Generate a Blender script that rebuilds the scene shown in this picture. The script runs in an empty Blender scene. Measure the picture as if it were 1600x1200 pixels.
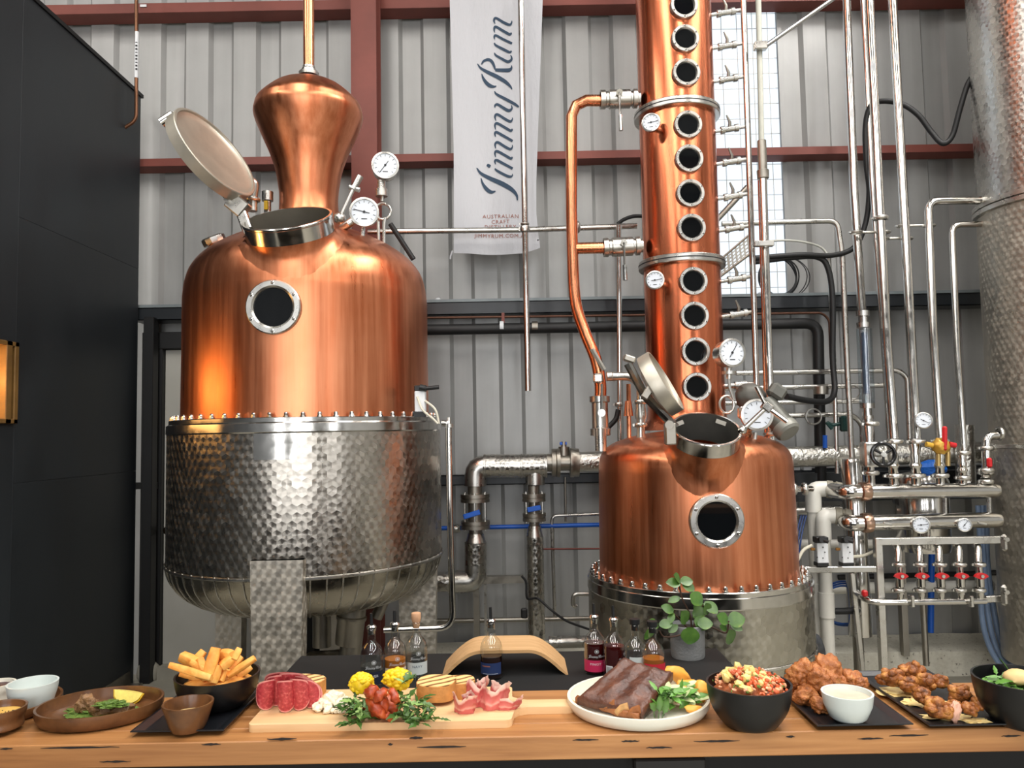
import bpy, math, random
from math import pi, sin, cos, tan, atan, sqrt
from mathutils import Vector, Matrix, noise
random.seed(7)
SC = bpy.context.scene
COL = SC.collection

# ------------------------------------------------------------------ camera
FPX = 1200.0                       # focal length in pixels of the 1600x1200 frame
PITCH, ROLL = math.radians(3.65), math.radians(1.05)
CAM = Vector((0, 0, 1.6))
_f = Vector((0, cos(PITCH), sin(PITCH)))
_u = Vector((0, -sin(PITCH), cos(PITCH)))
_r = Vector((1, 0, 0))
CR = _r * cos(ROLL) - _u * sin(ROLL)
CU = _u * cos(ROLL) + _r * sin(ROLL)
cam_d = bpy.data.cameras.new('camera')
cam_d.sensor_width = 36
cam_d.lens = FPX * 36 / 1600
cam_d.clip_start = .05
cam = bpy.data.objects.new('camera', cam_d)
COL.objects.link(cam)
_m = Matrix((CR, CU, -_f)).transposed().to_4x4()
_m.translation = CAM
cam.matrix_world = _m
SC.camera = cam

# ------------------------------------------------------------------ world, lights, exposure
wd = bpy.data.worlds.new('sky')
SC.world = wd
wd.use_nodes = True
bg = wd.node_tree.nodes['Background']
bg.inputs[0].default_value = (.90, .95, 1, 1)
bg.inputs[1].default_value = 1.05
def area(name, loc, rot, sx, sy, power, col):
    d = bpy.data.lights.new(name, 'AREA')
    d.shape = 'RECTANGLE'; d.size = sx; d.size_y = sy; d.energy = power; d.color = col
    o = bpy.data.objects.new(name, d); COL.objects.link(o)
    o.location = loc; o.rotation_euler = rot
    return o
for i, x in enumerate((-4.4, -1.4, 1.4, 4.7)):                 # daylight through the roof sheets
    area('roof_area_light', (x, -1.2, 6.3), (0, 0, 0), .75, 8.5, 235, (1, .96, .91))
area('roof_area_light', (3.1, 3.3, 6.3), (0, 0, 0), .75, 2.6, 185, (1, .97, .94))  # added fill lamp at roof height, brightens the right of the back wall
for x in (-5.6, -2.6, -.2, 1.5, 6.2):                          # daylight through the clear sheets of the wall behind the camera
    area('front_clear_sheet', (x, -6.9, 2.5), (pi / 2, 0, 0), .68, 4.8, 100, (.97, .98, 1))
SC.view_settings.view_transform = 'Standard'
SC.view_settings.look = 'None'
SC.view_settings.gamma = 1
SC.view_settings.use_curve_mapping = False
SC.view_settings.exposure = 0.25
SC.cycles.use_denoising = True
SC.cycles.max_bounces = 8
SC.cycles.use_adaptive_sampling = True
SC.cycles.adaptive_threshold = .02
SC.cycles.transparent_max_bounces = 12
SC.cycles.caustics_reflective = False
SC.cycles.caustics_refractive = False

# ------------------------------------------------------------------ pixel helpers
def ray(px, py):
    return (_f + CR * ((px - 800) / FPX) + CU * ((600 - py) / FPX))
def at(px, py, Y):                 # the point seen at a pixel, Y metres in front of the camera
    d = ray(px, py); return CAM + d * (Y / d.y)
def atz(px, py, z):                # the point seen at a pixel on the level z
    d = ray(px, py); return CAM + d * ((z - CAM.z) / d.z)
def pm(n, Y): return n * Y / FPX   # pixels to metres at a distance
def rs(hw, Y, px): return hw * Y / FPX * cos(atan((px - 800) / FPX))

# ------------------------------------------------------------------ mesh helpers
class G:
    def __init__(s): s.V = []; s.F = []; s.U = []
    def add(s, V, F, U=None):
        n = len(s.V)
        s.V += [Vector(v) for v in V]
        s.F += [tuple(i + n for i in f) for f in F]
        s.U += U if U else [None] * len(F)
        return s
def frame(A):
    A = Vector(A).normalized()
    ref = Vector((0, 0, 1)) if abs(A.z) < .95 else Vector((0, -1, 0))
    X = ref.cross(A).normalized(); Yv = A.cross(X)
    return X, Yv, A
def box(g, c, s, R=None):
    c = Vector(c); hx, hy, hz = s[0] / 2, s[1] / 2, s[2] / 2
    V = [Vector((x, y, z)) for x in (-hx, hx) for y in (-hy, hy) for z in (-hz, hz)]
    if R is not None: V = [R @ v for v in V]
    V = [c + v for v in V]
    F = [(0, 1, 3, 2), (4, 6, 7, 5), (0, 4, 5, 1), (2, 3, 7, 6), (0, 2, 6, 4), (1, 5, 7, 3)]
    U = [tuple((( 0, 0), (0, 1), (1, 1), (1, 0)))] * 6
    dims = [(s[1], s[2]), (s[1], s[2]), (s[0], s[2]), (s[0], s[2]), (s[0], s[1]), (s[0], s[1])]
    U = []
    for f in F:
        o, a, b = V[f[0]], (V[f[1]] - V[f[0]]), (V[f[3]] - V[f[0]])
        la, lb = a.length, b.length
        if abs(a.z) > abs(b.z): U.append(((0, 0), (0, la), (lb, la), (lb, 0)))
        else: U.append(((0, 0), (la, 0), (la, lb), (0, lb)))
    return g.add(V, F, U)
def rbox(g, c, s, b=.004, R=None):      # a box with chamfered edges
    c = Vector(c); h = [x / 2 for x in s]; b = min(b, min(h) * .9)
    V = []; idx = {}
    for sx in (-1, 1):
        for sy in (-1, 1):
            for sz in (-1, 1):
                for ax in range(3):
                    p = [sx * (h[0] - b), sy * (h[1] - b), sz * (h[2] - b)]
                    p[ax] = (sx, sy, sz)[ax] * h[ax]
                    idx[(sx, sy, sz, ax)] = len(V); V.append(Vector(p))
    F = []
    for ax in range(3):
        o = [a for a in range(3) if a != ax]
        for sg in (-1, 1):
            q = []
            for (a, bb) in ((-1, -1), (1, -1), (1, 1), (-1, 1)):
                k = [0, 0, 0]; k[ax] = sg; k[o[0]] = a; k[o[1]] = bb
                q.append(idx[(k[0], k[1], k[2], ax)])
            F.append(tuple(q) if (sg > 0) == (ax != 1) else tuple(q[::-1]))
    for ax in range(3):
        o = [a for a in range(3) if a != ax]
        for a in (-1, 1):
            for bb in (-1, 1):
                k0 = [0, 0, 0]; k0[ax] = -1; k0[o[0]] = a; k0[o[1]] = bb
                k1 = list(k0); k1[ax] = 1
                q = [idx[(*k0, o[0])], idx[(*k1, o[0])], idx[(*k1, o[1])], idx[(*k0, o[1])]]
                F.append(tuple(q))
    for sx in (-1, 1):
        for sy in (-1, 1):
            for sz in (-1, 1):
                F.append(tuple(idx[(sx, sy, sz, a)] for a in range(3)))
    # consistent outward winding
    FF = []
    for f in F:
        n = (V[f[1]] - V[f[0]]).cross(V[f[2]] - V[f[0]]); m = sum((V[i] for i in f), Vector()) / len(f)
        FF.append(f if n.dot(m) > 0 else f[::-1])
    if R is not None: V = [R @ v for v in V]
    return g.add([c + v for v in V], FF)
def lathe(g, prof, n=40, O=(0, 0, 0), A=(0, 0, 1), a0=0.0, a1=2 * pi, fx=None):
    O = Vector(O); X, Y, Z = frame(A)
    if Vector(A).normalized().z > .9999: X, Y, Z = Vector((1, 0, 0)), Vector((0, 1, 0)), Vector((0, 0, 1))
    full = abs(a1 - a0 - 2 * pi) < 1e-6
    rm = max(p[0] for p in prof); V = []; rows = []; L = 0; arc = []
    for k, (r, z) in enumerate(prof):
        if k: L += sqrt((r - prof[k - 1][0]) ** 2 + (z - prof[k - 1][1]) ** 2)
        arc.append(L)
        if r < 1e-6:
            rows.append([len(V)] * (n + 1)); V.append(O + Z * z); continue
        row = []
        for i in range(n if full else n + 1):
            t = a0 + (a1 - a0) * i / n
            q = r if fx is None else r * fx(t, z)
            row.append(len(V)); V.append(O + X * (q * cos(t)) + Y * (q * sin(t)) + Z * z)
        if full: row.append(row[0])
        rows.append(row)
    F = []; U = []
    for k in range(len(prof) - 1):
        a, b = rows[k], rows[k + 1]
        for i in range(n):
            u0, u1 = rm * (a1 - a0) * i / n, rm * (a1 - a0) * (i + 1) / n
            q = [(a[i], (u0, arc[k])), (a[i + 1], (u1, arc[k])), (b[i + 1], (u1, arc[k + 1])), (b[i], (u0, arc[k + 1]))]
            o = []
            for v in q:
                if v[0] not in [w[0] for w in o]: o.append(v)
            if len(o) > 2: F.append(tuple(v[0] for v in o)); U.append(tuple(v[1] for v in o))
    return g.add(V, F, U)
def cyl(g, p0, p1, r, n=16, r2=None):
    p0, p1 = Vector(p0), Vector(p1); L = (p1 - p0).length
    r2 = r if r2 is None else r2
    return lathe(g, [(0, 0), (r, 0), (r2, L), (0, L)], n, p0, p1 - p0)
def fillet(P, b, seg=6):
    P = [Vector(p) for p in P]
    out = [P[0]]
    for i in range(1, len(P) - 1):
        a, p, c = P[i - 1], P[i], P[i + 1]
        t = min(b, (p - a).length * .48, (c - p).length * .48)
        q0 = p + (a - p).normalized() * t; q1 = p + (c - p).normalized() * t
        for k in range(seg + 1):
            s = k / seg
            out.append(q0 * (1 - s) ** 2 + p * 2 * s * (1 - s) + q1 * s * s)
    out.append(P[-1]); return out
def spline(P, n=6):
    P = [Vector(p) for p in P]; Q = [P[0] * 2 - P[1]] + P + [P[-1] * 2 - P[-2]]; out = []
    for i in range(1, len(Q) - 2):
        for k in range(n):
            t = k / n
            out.append(.5 * ((2 * Q[i]) + (Q[i + 1] - Q[i - 1]) * t + (2 * Q[i - 1] - 5 * Q[i] + 4 * Q[i + 1] - Q[i + 2]) * t * t + (3 * Q[i] - Q[i - 1] - 3 * Q[i + 1] + Q[i + 2]) * t ** 3))
    out.append(P[-1]); return out
def tube(g, P, r, n=12, cap=True):
    P = [Vector(p) for p in P]
    P = [p for i, p in enumerate(P) if i == 0 or (p - P[i - 1]).length > 1e-5]
    rr = r if isinstance(r, (list, tuple)) else [r] * len(P)
    T = [(P[min(i + 1, len(P) - 1)] - P[max(i - 1, 0)]).normalized() for i in range(len(P))]
    X, Y, Z = frame(T[0]); V = []; L = 0; arc = []
    for i, p in enumerate(P):
        if i:
            L += (p - P[i - 1]).length
            X = (X - T[i] * X.dot(T[i])).normalized()
        Y = T[i].cross(X); arc.append(L)
        for k in range(n):
            a = 2 * pi * k / n; V.append(p + (X * cos(a) + Y * sin(a)) * rr[i])
    F = []; U = []; c = 2 * pi * max(rr) / n
    for i in range(len(P) - 1):
        for k in range(n):
            k2 = (k + 1) % n
            F.append((i * n + k, i * n + k2, (i + 1) * n + k2, (i + 1) * n + k))
            U.append(((c * k, arc[i]), (c * (k + 1), arc[i]), (c * (k + 1), arc[i + 1]), (c * k, arc[i + 1])))
    if cap:
        F.append(tuple(range(n - 1, -1, -1))); U.append(None)
        F.append(tuple((len(P) - 1) * n + k for k in range(n))); U.append(None)
    return g.add(V, F, U)
def prism(g, poly, d, O=(0, 0, 0), X=(1, 0, 0), Y=(0, 0, 1)):   # a flat outline given a thickness d along X x Y
    O, X, Y = Vector(O), Vector(X), Vector(Y); Z = X.cross(Y).normalized()
    n = len(poly); V = [O + X * p[0] + Y * p[1] for p in poly]; V += [v + Z * d for v in V]
    F = [tuple(range(n - 1, -1, -1)), tuple(range(n, 2 * n))]
    F += [(i, (i + 1) % n, n + (i + 1) % n, n + i) for i in range(n)]
    return g.add(V, F)
def ico(sub=2):
    import bmesh
    bm = bmesh.new(); bmesh.ops.create_icosphere(bm, subdivisions=sub, radius=1)
    bm.verts.index_update()
    V = [v.co.copy() for v in bm.verts]; F = [tuple(v.index for v in f.verts) for f in bm.faces]; bm.free()
    return V, F
ICO = {s: ico(s) for s in (1, 2, 3, 4)}
def blob(g, c, s, amp=.2, fq=2.0, seed=0, sub=3, R=None, oct=2, sharp=False):
    V, F = ICO[sub]; c = Vector(c); o = Vector((seed * 7.31, seed * 3.17, seed * 1.73)); W = []
    for v in V:
        d = 0
        for k in range(oct):
            q = noise.noise(v * fq * (2 ** k) + o) / (1.6 ** k)
            d += -abs(q) * 1.4 + .25 if sharp else q
        p = v * (1 + amp * d)
        p = Vector((p.x * s[0], p.y * s[1], p.z * s[2]))
        if R is not None: p = R @ p
        W.append(c + p)
    return g.add(W, F)
def rot(x=0, y=0, z=0):
    return (Matrix.Rotation(math.radians(z), 3, 'Z') @ Matrix.Rotation(math.radians(y), 3, 'Y') @ Matrix.Rotation(math.radians(x), 3, 'X'))

WL = {}
def _link(o, parent, loc):
    COL.objects.link(o); WL[o.name] = Vector(loc)
    if parent is not None:
        o.parent = parent; o.location = Vector(loc) - WL[parent.name]
    else: o.location = loc
def props(o, label=None, cat=None, group=None, kind=None):
    for k, v in (('label', label), ('category', cat), ('group', group), ('kind', kind)):
        if v: o[k] = v
    return o
def mk(name, g, mat, parent=None, label=None, cat=None, group=None, kind=None, sm=35, origin=None):
    if origin is None:
        xs = [v.x for v in g.V]; ys = [v.y for v in g.V]; zs = [v.z for v in g.V]
        origin = Vector(((min(xs) + max(xs)) / 2, (min(ys) + max(ys)) / 2, min(zs)))
    origin = Vector(origin)
    me = bpy.data.meshes.new(name)
    me.from_pydata([tuple(v - origin) for v in g.V], [], g.F)
    if any(g.U):
        uv = me.uv_layers.new(name='UVMap'); k = 0
        for f, u in zip(g.F, g.U):
            for j in range(len(f)):
                uv.data[k].uv = u[j] if u else (0, 0); k += 1
    me.update()
    if sm:
        me.polygons.foreach_set('use_smooth', [True] * len(me.polygons))
        if sm < 180: me.set_sharp_from_angle(angle=math.radians(sm))
    if mat is not None:
        for m in (mat if isinstance(mat, (list, tuple)) else [mat]): me.materials.append(m)
    o = bpy.data.objects.new(name, me)
    _link(o, parent, origin)
    return props(o, label, cat, group, kind)
def inst(name, src, loc, parent=None, R=None, sc=None):          # another object sharing the mesh of src
    o = bpy.data.objects.new(name, src.data); _link(o, parent, loc)
    if R is not None: o.rotation_euler = R.to_euler()
    if sc: o.scale = sc
    return o
def thing(name, loc, label, cat, group=None, kind=None):
    o = bpy.data.objects.new(name, None); o.empty_display_size = .05
    _link(o, None, Vector(loc))
    return props(o, label, cat, group, kind)
def RA(A):                         # rotation taking +Z to A
    X, Y, Z = frame(A); return Matrix((X, Y, Z)).transposed()

# ------------------------------------------------------------------ materials
def lin(c): return tuple(((v / 255) / 12.92 if v / 255 <= .04045 else ((v / 255 + .055) / 1.055) ** 2.4) for v in c)
class N:
    def __init__(s, name):
        s.m = bpy.data.materials.new(name); s.m.use_nodes = True; s.t = s.m.node_tree
        s.b = s.t.nodes['Principled BSDF']
    def n(s, typ, **kw):
        x = s.t.nodes.new(typ)
        for k, v in kw.items(): setattr(x, k, v)
        return x
    def l(s, a, b): s.t.links.new(a, b)
    def coord(s, kind='Object', scale=(1, 1, 1), rotz=0):
        c = s.n('ShaderNodeTexCoord'); m = s.n('ShaderNodeMapping')
        m.inputs['Scale'].default_value = scale; m.inputs['Rotation'].default_value = (0, 0, rotz)
        s.l(c.outputs[kind], m.inputs['Vector']); return m.outputs[0]
    def noise(s, vec, scale=5, detail=4, rough=.55, dist=0):
        x = s.n('ShaderNodeTexNoise'); s.l(vec, x.inputs['Vector'])
        x.inputs['Scale'].default_value = scale; x.inputs['Detail'].default_value = detail
        x.inputs['Roughness'].default_value = rough; x.inputs['Distortion'].default_value = dist
        return x.outputs['Fac']
    def ramp(s, fac, stops, interp='LINEAR'):
        x = s.n('ShaderNodeValToRGB'); x.color_ramp.interpolation = interp; e = x.color_ramp.elements
        while len(e) < len(stops): e.new(.5)
        for k, (p, c) in enumerate(stops):
            e[k].position = p; e[k].color = (*c, 1) if len(c) == 3 else c
        s.l(fac, x.inputs[0]); return x.outputs[0]
    def math(s, op, a, b=None):
        x = s.n('ShaderNodeMath', operation=op)
        for i, v in enumerate((a, b)):
            if v is None: continue
            if isinstance(v, (int, float)): x.inputs[i].default_value = v
            else: s.l(v, x.inputs[i])
        return x.outputs[0]
    def bump(s, h, strength=.3, dist=.01):
        x = s.n('ShaderNodeBump'); x.inputs['Strength'].default_value = strength; x.inputs['Distance'].default_value = dist
        s.l(h, x.inputs['Height']); s.l(x.outputs[0], s.b.inputs['Normal'])
    def set(s, **kw):
        for k, v in kw.items():
            i = s.b.inputs[k.replace('_', ' ')]
            if hasattr(v, 'is_output'): s.l(v, i)
            else: i.default_value = (*v, 1) if isinstance(v, tuple) and len(v) == 3 and i.type == 'RGBA' else v
        return s
def plain(name, c, rough=.5, metal=0.0, var=.12, scale=8, bump=0, bscale=40, **kw):
    s = N(name); c = lin(c); v = s.coord()
    lo = tuple(max(0, x * (1 - var)) for x in c); hi = tuple(min(1, x * (1 + var)) for x in c)
    s.set(Base_Color=s.ramp(s.noise(v, scale), [(.3, lo), (.7, hi)]), Roughness=rough, Metallic=metal, **kw)
    if bump: s.bump(s.noise(v, bscale), bump)
    return s.m
def copper_mat(name, c0, c1, r0, r1, streak=(26, 26, .9)):
    s = N(name); v = s.coord('Object', streak); w = s.coord('Object', (1, 1, 1))
    a = s.noise(v, 1, 5, .6); b = s.noise(w, 3, 3)
    mixf = s.math('ADD', s.math('MULTIPLY', a, .65), s.math('MULTIPLY', b, .35))
    s.set(Base_Color=s.ramp(mixf, [(.3, lin(c0)), (.72, lin(c1))]), Metallic=1.0, Roughness=s.ramp(a, [(.3, (r0,) * 3), (.75, (r1,) * 3)]))
    s.bump(a, .03, .003)
    return s.m
COPPER = copper_mat('polished_copper', (190, 106, 68), (230, 156, 116), .27, .43)
COPPER_COL = copper_mat('bright_copper', (194, 102, 66), (228, 140, 102), .18, .32)
COPPER_PIPE = copper_mat('copper_pipe', (205, 122, 82), (240, 165, 125), .2, .32, (60, 60, 3))
def steel(name, c=(205, 203, 198), r0=.10, r1=.2, streak=(20, 20, 20)):
    s = N(name); v = s.coord('Object', streak); a = s.noise(v, 1, 3)
    c = lin(c)
    s.set(Base_Color=s.ramp(a, [(.3, tuple(x * .88 for x in c)), (.7, c)]), Metallic=1.0, Roughness=s.ramp(a, [(.3, (r0,) * 3), (.7, (r1,) * 3)]))
    return s.m
STEEL = steel('polished_steel')
STEEL_B = steel('brushed_steel', (198, 196, 190), .24, .36)
STEEL_D = steel('dull_steel', (160, 155, 145), .32, .48)
def perlage(name, size, col=(196, 193, 186), rough=.27, aniso=.72):
    s = N(name)
    uv = s.n('ShaderNodeTexCoord').outputs['UV']
    mp = s.n('ShaderNodeMapping'); mp.inputs['Scale'].default_value = (1 / size, 1 / (1.732 * size), 1); s.l(uv, mp.inputs[0])
    def vm(op, a, b=None, sc=None):
        x = s.n('ShaderNodeVectorMath', operation=op)
        for i, q in enumerate((a, b)):
            if q is None: continue
            if isinstance(q, tuple): x.inputs[i].default_value = q
            else: s.l(q, x.inputs[i])
        if sc is not None:
            if isinstance(sc, (int, float)): x.inputs['Scale'].default_value = sc
            else: s.l(sc, x.inputs['Scale'])
        return x
    def cell(p):
        d = vm('SUBTRACT', vm('FRACTION', p).outputs[0], (.5, .5, 0)).outputs[0]
        return vm('MULTIPLY', d, (1, 1.732, 0)).outputs[0]
    p2 = vm('ADD', mp.outputs[0], (.5, .5, 0)).outputs[0]
    a, b = cell(mp.outputs[0]), cell(p2)
    la, lb = vm('LENGTH', a).outputs['Value'], vm('LENGTH', b).outputs['Value']
    sel = s.math('LESS_THAN', lb, la)
    mx = s.n('ShaderNodeMix', data_type='VECTOR'); s.l(sel, mx.inputs[0]); s.l(a, mx.inputs[4]); s.l(b, mx.inputs[5])
    d = mx.outputs[1]
    mid = s.n('ShaderNodeMix', data_type='VECTOR'); s.l(sel, mid.inputs[0])
    s.l(vm('FLOOR', mp.outputs[0]).outputs[0], mid.inputs[4]); s.l(vm('ADD', vm('FLOOR', p2).outputs[0], (37.2, 11.7, 0)).outputs[0], mid.inputs[5])
    wn = s.n('ShaderNodeTexWhiteNoise', noise_dimensions='2D'); s.l(mid.outputs[1], wn.inputs['Vector'])
    tg = s.n('ShaderNodeTangent', direction_type='UV_MAP', uv_map='UVMap')
    ge = s.n('ShaderNodeNewGeometry')
    tv = vm('CROSS_PRODUCT', ge.outputs['Normal'], tg.outputs[0]).outputs[0]
    sp = s.n('ShaderNodeSeparateXYZ'); s.l(d, sp.inputs[0])
    t = vm('SUBTRACT', vm('SCALE', tv, sc=sp.outputs[0]).outputs[0], vm('SCALE', tg.outputs[0], sc=sp.outputs[1]).outputs[0]).outputs[0]
    t = vm('NORMALIZE', t).outputs[0]
    c = lin(col)
    s.set(Base_Color=s.ramp(wn.outputs[0], [(0, tuple(x * .8 for x in c)), (1, c)]), Metallic=1.0, Anisotropic=aniso,
          Roughness=s.ramp(wn.outputs[0], [(0, (rough * .85,) * 3), (1, (rough * 1.15,) * 3)]), Tangent=t)
    # each ground spot is a shallow dish
    ln = vm('LENGTH', d).outputs['Value']
    s.bump(s.math('MULTIPLY', ln, ln), .35, .004)
    return s.m
PERL = perlage('circle_ground_steel', .046, (184, 178, 168))
PERL_S = perlage('fine_circle_ground_steel', .036)
def thin_glass(name, tint=(.95, .97, .97), refl=.06):
    s = N(name); tr = s.n('ShaderNodeBsdfTransparent'); gl = s.n('ShaderNodeBsdfGlossy'); mx = s.n('ShaderNodeMixShader')
    tr.inputs[0].default_value = (*tint, 1); gl.inputs['Roughness'].default_value = .03
    lw = s.n('ShaderNodeLayerWeight'); lw.inputs['Blend'].default_value = .35
    f = s.math('ADD', s.math('MULTIPLY', s.math('POWER', lw.outputs['Facing'], 2.2), .55), refl)
    s.l(f, mx.inputs[0]); s.l(tr.outputs[0], mx.inputs[1]); s.l(gl.outputs[0], mx.inputs[2])
    s.l(mx.outputs[0], s.t.nodes['Material Output'].inputs[0]); return s.m
BLACKM = plain('black_paint', (16, 17, 18), .5)
BLACKR = plain('black_rubber', (20, 21, 22), .55)
DARK = plain('black_cloth', (9, 9, 10), .85, scale=30)
WHITEP = plain('white_pvc', (225, 222, 212), .35, var=.04)
BLUEP = plain('blue_plastic', (20, 90, 190), .4)
REDP = plain('red_plastic', (190, 25, 30), .4)
WHITE = plain('white_enamel', (228, 230, 232), .4, var=.03)
BROWNST = plain('red_oxide_steel', (128, 68, 58), .6, var=.15, scale=3)
PRINT = plain('black_print', (25, 25, 28), .6)
GLASSD = N('dark_sight_glass').set(Base_Color=lin((14, 16, 18)), Roughness=.03, Specular_IOR_Level=.4).m
FOIL = N('crinkled_foil'); FOIL.set(Base_Color=lin((205, 203, 196)), Metallic=1.0, Roughness=.28); FOIL.bump(FOIL.noise(FOIL.coord(), 45, 3), .8, .012); FOIL = FOIL.m

# ================================================================== THE SETTING
YW = 5.40
WALLM = N('grey_wall_sheet')
_v = WALLM.coord('Object', (7, 7, .5)); _a = WALLM.noise(_v, 1, 5); _b = WALLM.noise(WALLM.coord(), 2.5, 5)
WALLM.set(Base_Color=WALLM.ramp(WALLM.math('ADD', WALLM.math('MULTIPLY', _a, .6), WALLM.math('MULTIPLY', _b, .4)), [(.3, lin((150, 150, 148))), (.7, lin((176, 176, 174)))]), Roughness=.42, Metallic=.15)
WALLM.bump(_b, .12, .01); WALLM = WALLM.m
CONC = N('concrete')
_v = CONC.coord(); _a = CONC.noise(_v, 2, 8, .65); _b = CONC.noise(_v, 40, 3)
CONC.set(Base_Color=CONC.ramp(_a, [(.3, lin((146, 142, 130))), (.7, lin((184, 180, 166)))]), Roughness=.7); CONC.bump(_b, .2, .006); CONC = CONC.m
CONCP = N('painted_concrete')
_v = CONCP.coord(); _a = CONCP.noise(_v, 3, 8, .65); _b = CONCP.noise(_v, 55, 2)
CONCP.set(Base_Color=CONCP.ramp(_b, [(.27, lin((90, 84, 70))), (.34, lin((216, 210, 192))), (.8, lin((232, 228, 212)))]), Roughness=.75); CONCP.bump(_a, .3, .012); CONCP = CONCP.m

g = G(); box(g, (0, -.8, -.05), (16, 12.6, .1)); mk('floor', g, CONC, kind='structure', sm=0)
g = G(); box(g, (0, -.8, 6.45), (16, 12.6, .1)); ceil = mk('ceiling', g, plain('roof_lining', (150, 150, 148), .7), kind='structure', sm=0)
for k in range(5):
    g = G(); box(g, (0, -5 + 2.4 * k, 6.3), (15.8, .1, .2)); mk('roof_beam', g, BROWNST, ceil, sm=0)
for i, x in enumerate((-3.6, -1.2, 1.2, 3.6)):
    pass
g = G(); box(g, (8, -.8, 3.2), (.1, 12.6, 6.4)); mk('wall_right', g, WALLM, kind='structure', sm=0)
g = G(); box(g, (-8, -.8, 3.2), (.1, 12.6, 6.4)); mk('wall_far_left', g, WALLM, kind='structure', sm=0)
g = G(); box(g, (0, -7.0, 3.2), (16, .1, 6.4)); mk('wall_front', g, plain('front_wall_sheet', (104, 104, 102), .7), kind='structure', sm=0)

# back wall: trapezoidal sheets side by side, with a run of clear sheets for the window
wr = at(1226, 240, YW).x; wl = wr - .684
ztop, zb3 = 6.4, at(750, 470, YW).z
wall = thing('wall_back', (0, YW, 0), None, None, kind='structure')
PRO = [(0, 0), (.13, 0), (.156, -.034), (.316, -.034), (.342, 0), (.472, 0), (.498, -.034), (.658, -.034), (.684, 0)]
def sheet(x0, z0, z1, off=0):
    g = G(); V = []; F = []
    for j, z in enumerate((z0, z1)):
        for (x, y) in PRO: V.append((x0 + x, YW + y + off, z))
    for j, z in enumerate((z0, z1)):
        for (x, y) in PRO: V.append((x0 + x, YW + y + off + .0015, z))
    n = len(PRO)
    for i in range(n - 1):
        F.append((i, i + 1, n + i + 1, n + i)); F.append((2 * n + i + 1, 2 * n + i, 3 * n + i, 3 * n + i + 1))
    for i in range(n - 1):
        F.append((n + i, n + i + 1, 3 * n + i + 1, 3 * n + i))
    F.append((0, n, 3 * n, 2 * n)); F.append((n - 1, 3 * n - 1, 4 * n - 1, 2 * n - 1))
    return g.add(V, F)
k = 0
x = wl
while x > -7.9:
    x -= .684
xs = []
while x < 8: xs.append(x); x += .684
for x in xs:
    if abs(x - wl) < .01: mk('wall_panel', sheet(x, 0, zb3 - .02), WALLM, wall, sm=20)
    else: mk('wall_panel', sheet(x, 0, ztop), WALLM, wall, sm=20)
# the clear sheets
win = thing('window_1', (wl + .342, YW, zb3), None, None, kind='structure')
PANE = N('clear_sheet')
PANE.set(Base_Color=(.9, .95, 1), Roughness=.35, Transmission_Weight=1.0, IOR=1.05); PANE = PANE.m
g = G(); box(g, (wl + .342, YW + .03, (zb3 + ztop) / 2), (.684, .004, ztop - zb3)); mk('pane', g, PANE, win, sm=0)
g = G()
sp = .112
n = int(.684 / sp)
for i in range(n + 1): cyl(g, (wl + .04 + i * sp, YW + .012, zb3), (wl + .04 + i * sp, YW + .012, ztop), .0022, 5)
z = zb3 + .06
while z < ztop:
    cyl(g, (wl, YW + .015, z), (wl + .684, YW + .015, z), .0022, 5); z += .112
mk('safety_wire_mesh', g, STEEL_D, win, kind='stuff')
for sx in (wl + .01, wl + .674):
    g = G(); box(g, (sx, YW - .004, (zb3 + ztop) / 2), (.03, .03, ztop - zb3)); mk('window_frame', g, WALLM, win, sm=0)

# girts and beams
def girt(name, px, y0, y1, Yf, Yb, mat, x0=-7.9, x1=7.9, lip=None):
    z0, z1 = at(px, y1, Yf).z, at(px, y0, Yf).z
    g = G()
    t = .006
    box(g, ((x0 + x1) / 2, Yf + t / 2, (z0 + z1) / 2), (x1 - x0, t, z1 - z0))
    box(g, ((x0 + x1) / 2, (Yf + Yb) / 2, z1 - t / 2), (x1 - x0, Yb - Yf, t))
    box(g, ((x0 + x1) / 2, (Yf + Yb) / 2, z0 + t / 2), (x1 - x0, Yb - Yf, t))
    return mk(name, g, mat, kind='structure', sm=0)
dx1_t = at(500, 750, 5.25).x
girt('trim_1', 400, 2, 17, 5.22, 5.362, BROWNST)
girt('trim_2', 230, 248, 260, 5.22, 5.362, BROWNST)
BEAMK = plain('black_beam_paint', (34, 38, 42), .38)
o = girt('trim_3', 750, 471, 491, 5.20, 5.362, BEAMK, at(206, 490, 5.2).x)
z1 = at(750, 467, 5.2).z; z0 = at(750, 471.5, 5.2).z
g = G(); box(g, (2.0 + at(206, 490, 5.2).x / 2 + 1.9, 5.24, (z0 + z1) / 2), (7.9 - at(206, 490, 5.2).x, .1, z1 - z0)); mk('beam_lip', g, plain('lit_grey_lip', (128, 136, 138), .4), o, sm=0)  # top-lit lip of the black beam, its light put into the grey
for px in (684, 1190):
    p = at(px, 466, 5.22); g = G(); lathe(g, [(.02, 0), (.02, .01), (.012, .018), (0, .02)], 12, (p.x, 5.235, z1)); mk('bolt_head', g, WHITE, o)
girt('trim_4', 800, 741, 757, 5.25, 5.362, BEAMK, dx1_t)
# red oxide steel column: an I section
c0, c1 = at(549, 200, 5.02).x, at(589, 200, 5.02).x
g = G(); xm = (c0 + c1) / 2
box(g, (xm, 5.02, 3.2), (c1 - c0, .012, 6.4)); box(g, (xm, 5.19, 3.2), (c1 - c0, .012, 6.4)); box(g, (xm, 5.105, 3.2), (.01, .16, 6.38))
mk('trim_5', g, BROWNST, kind='structure', sm=0)
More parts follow.
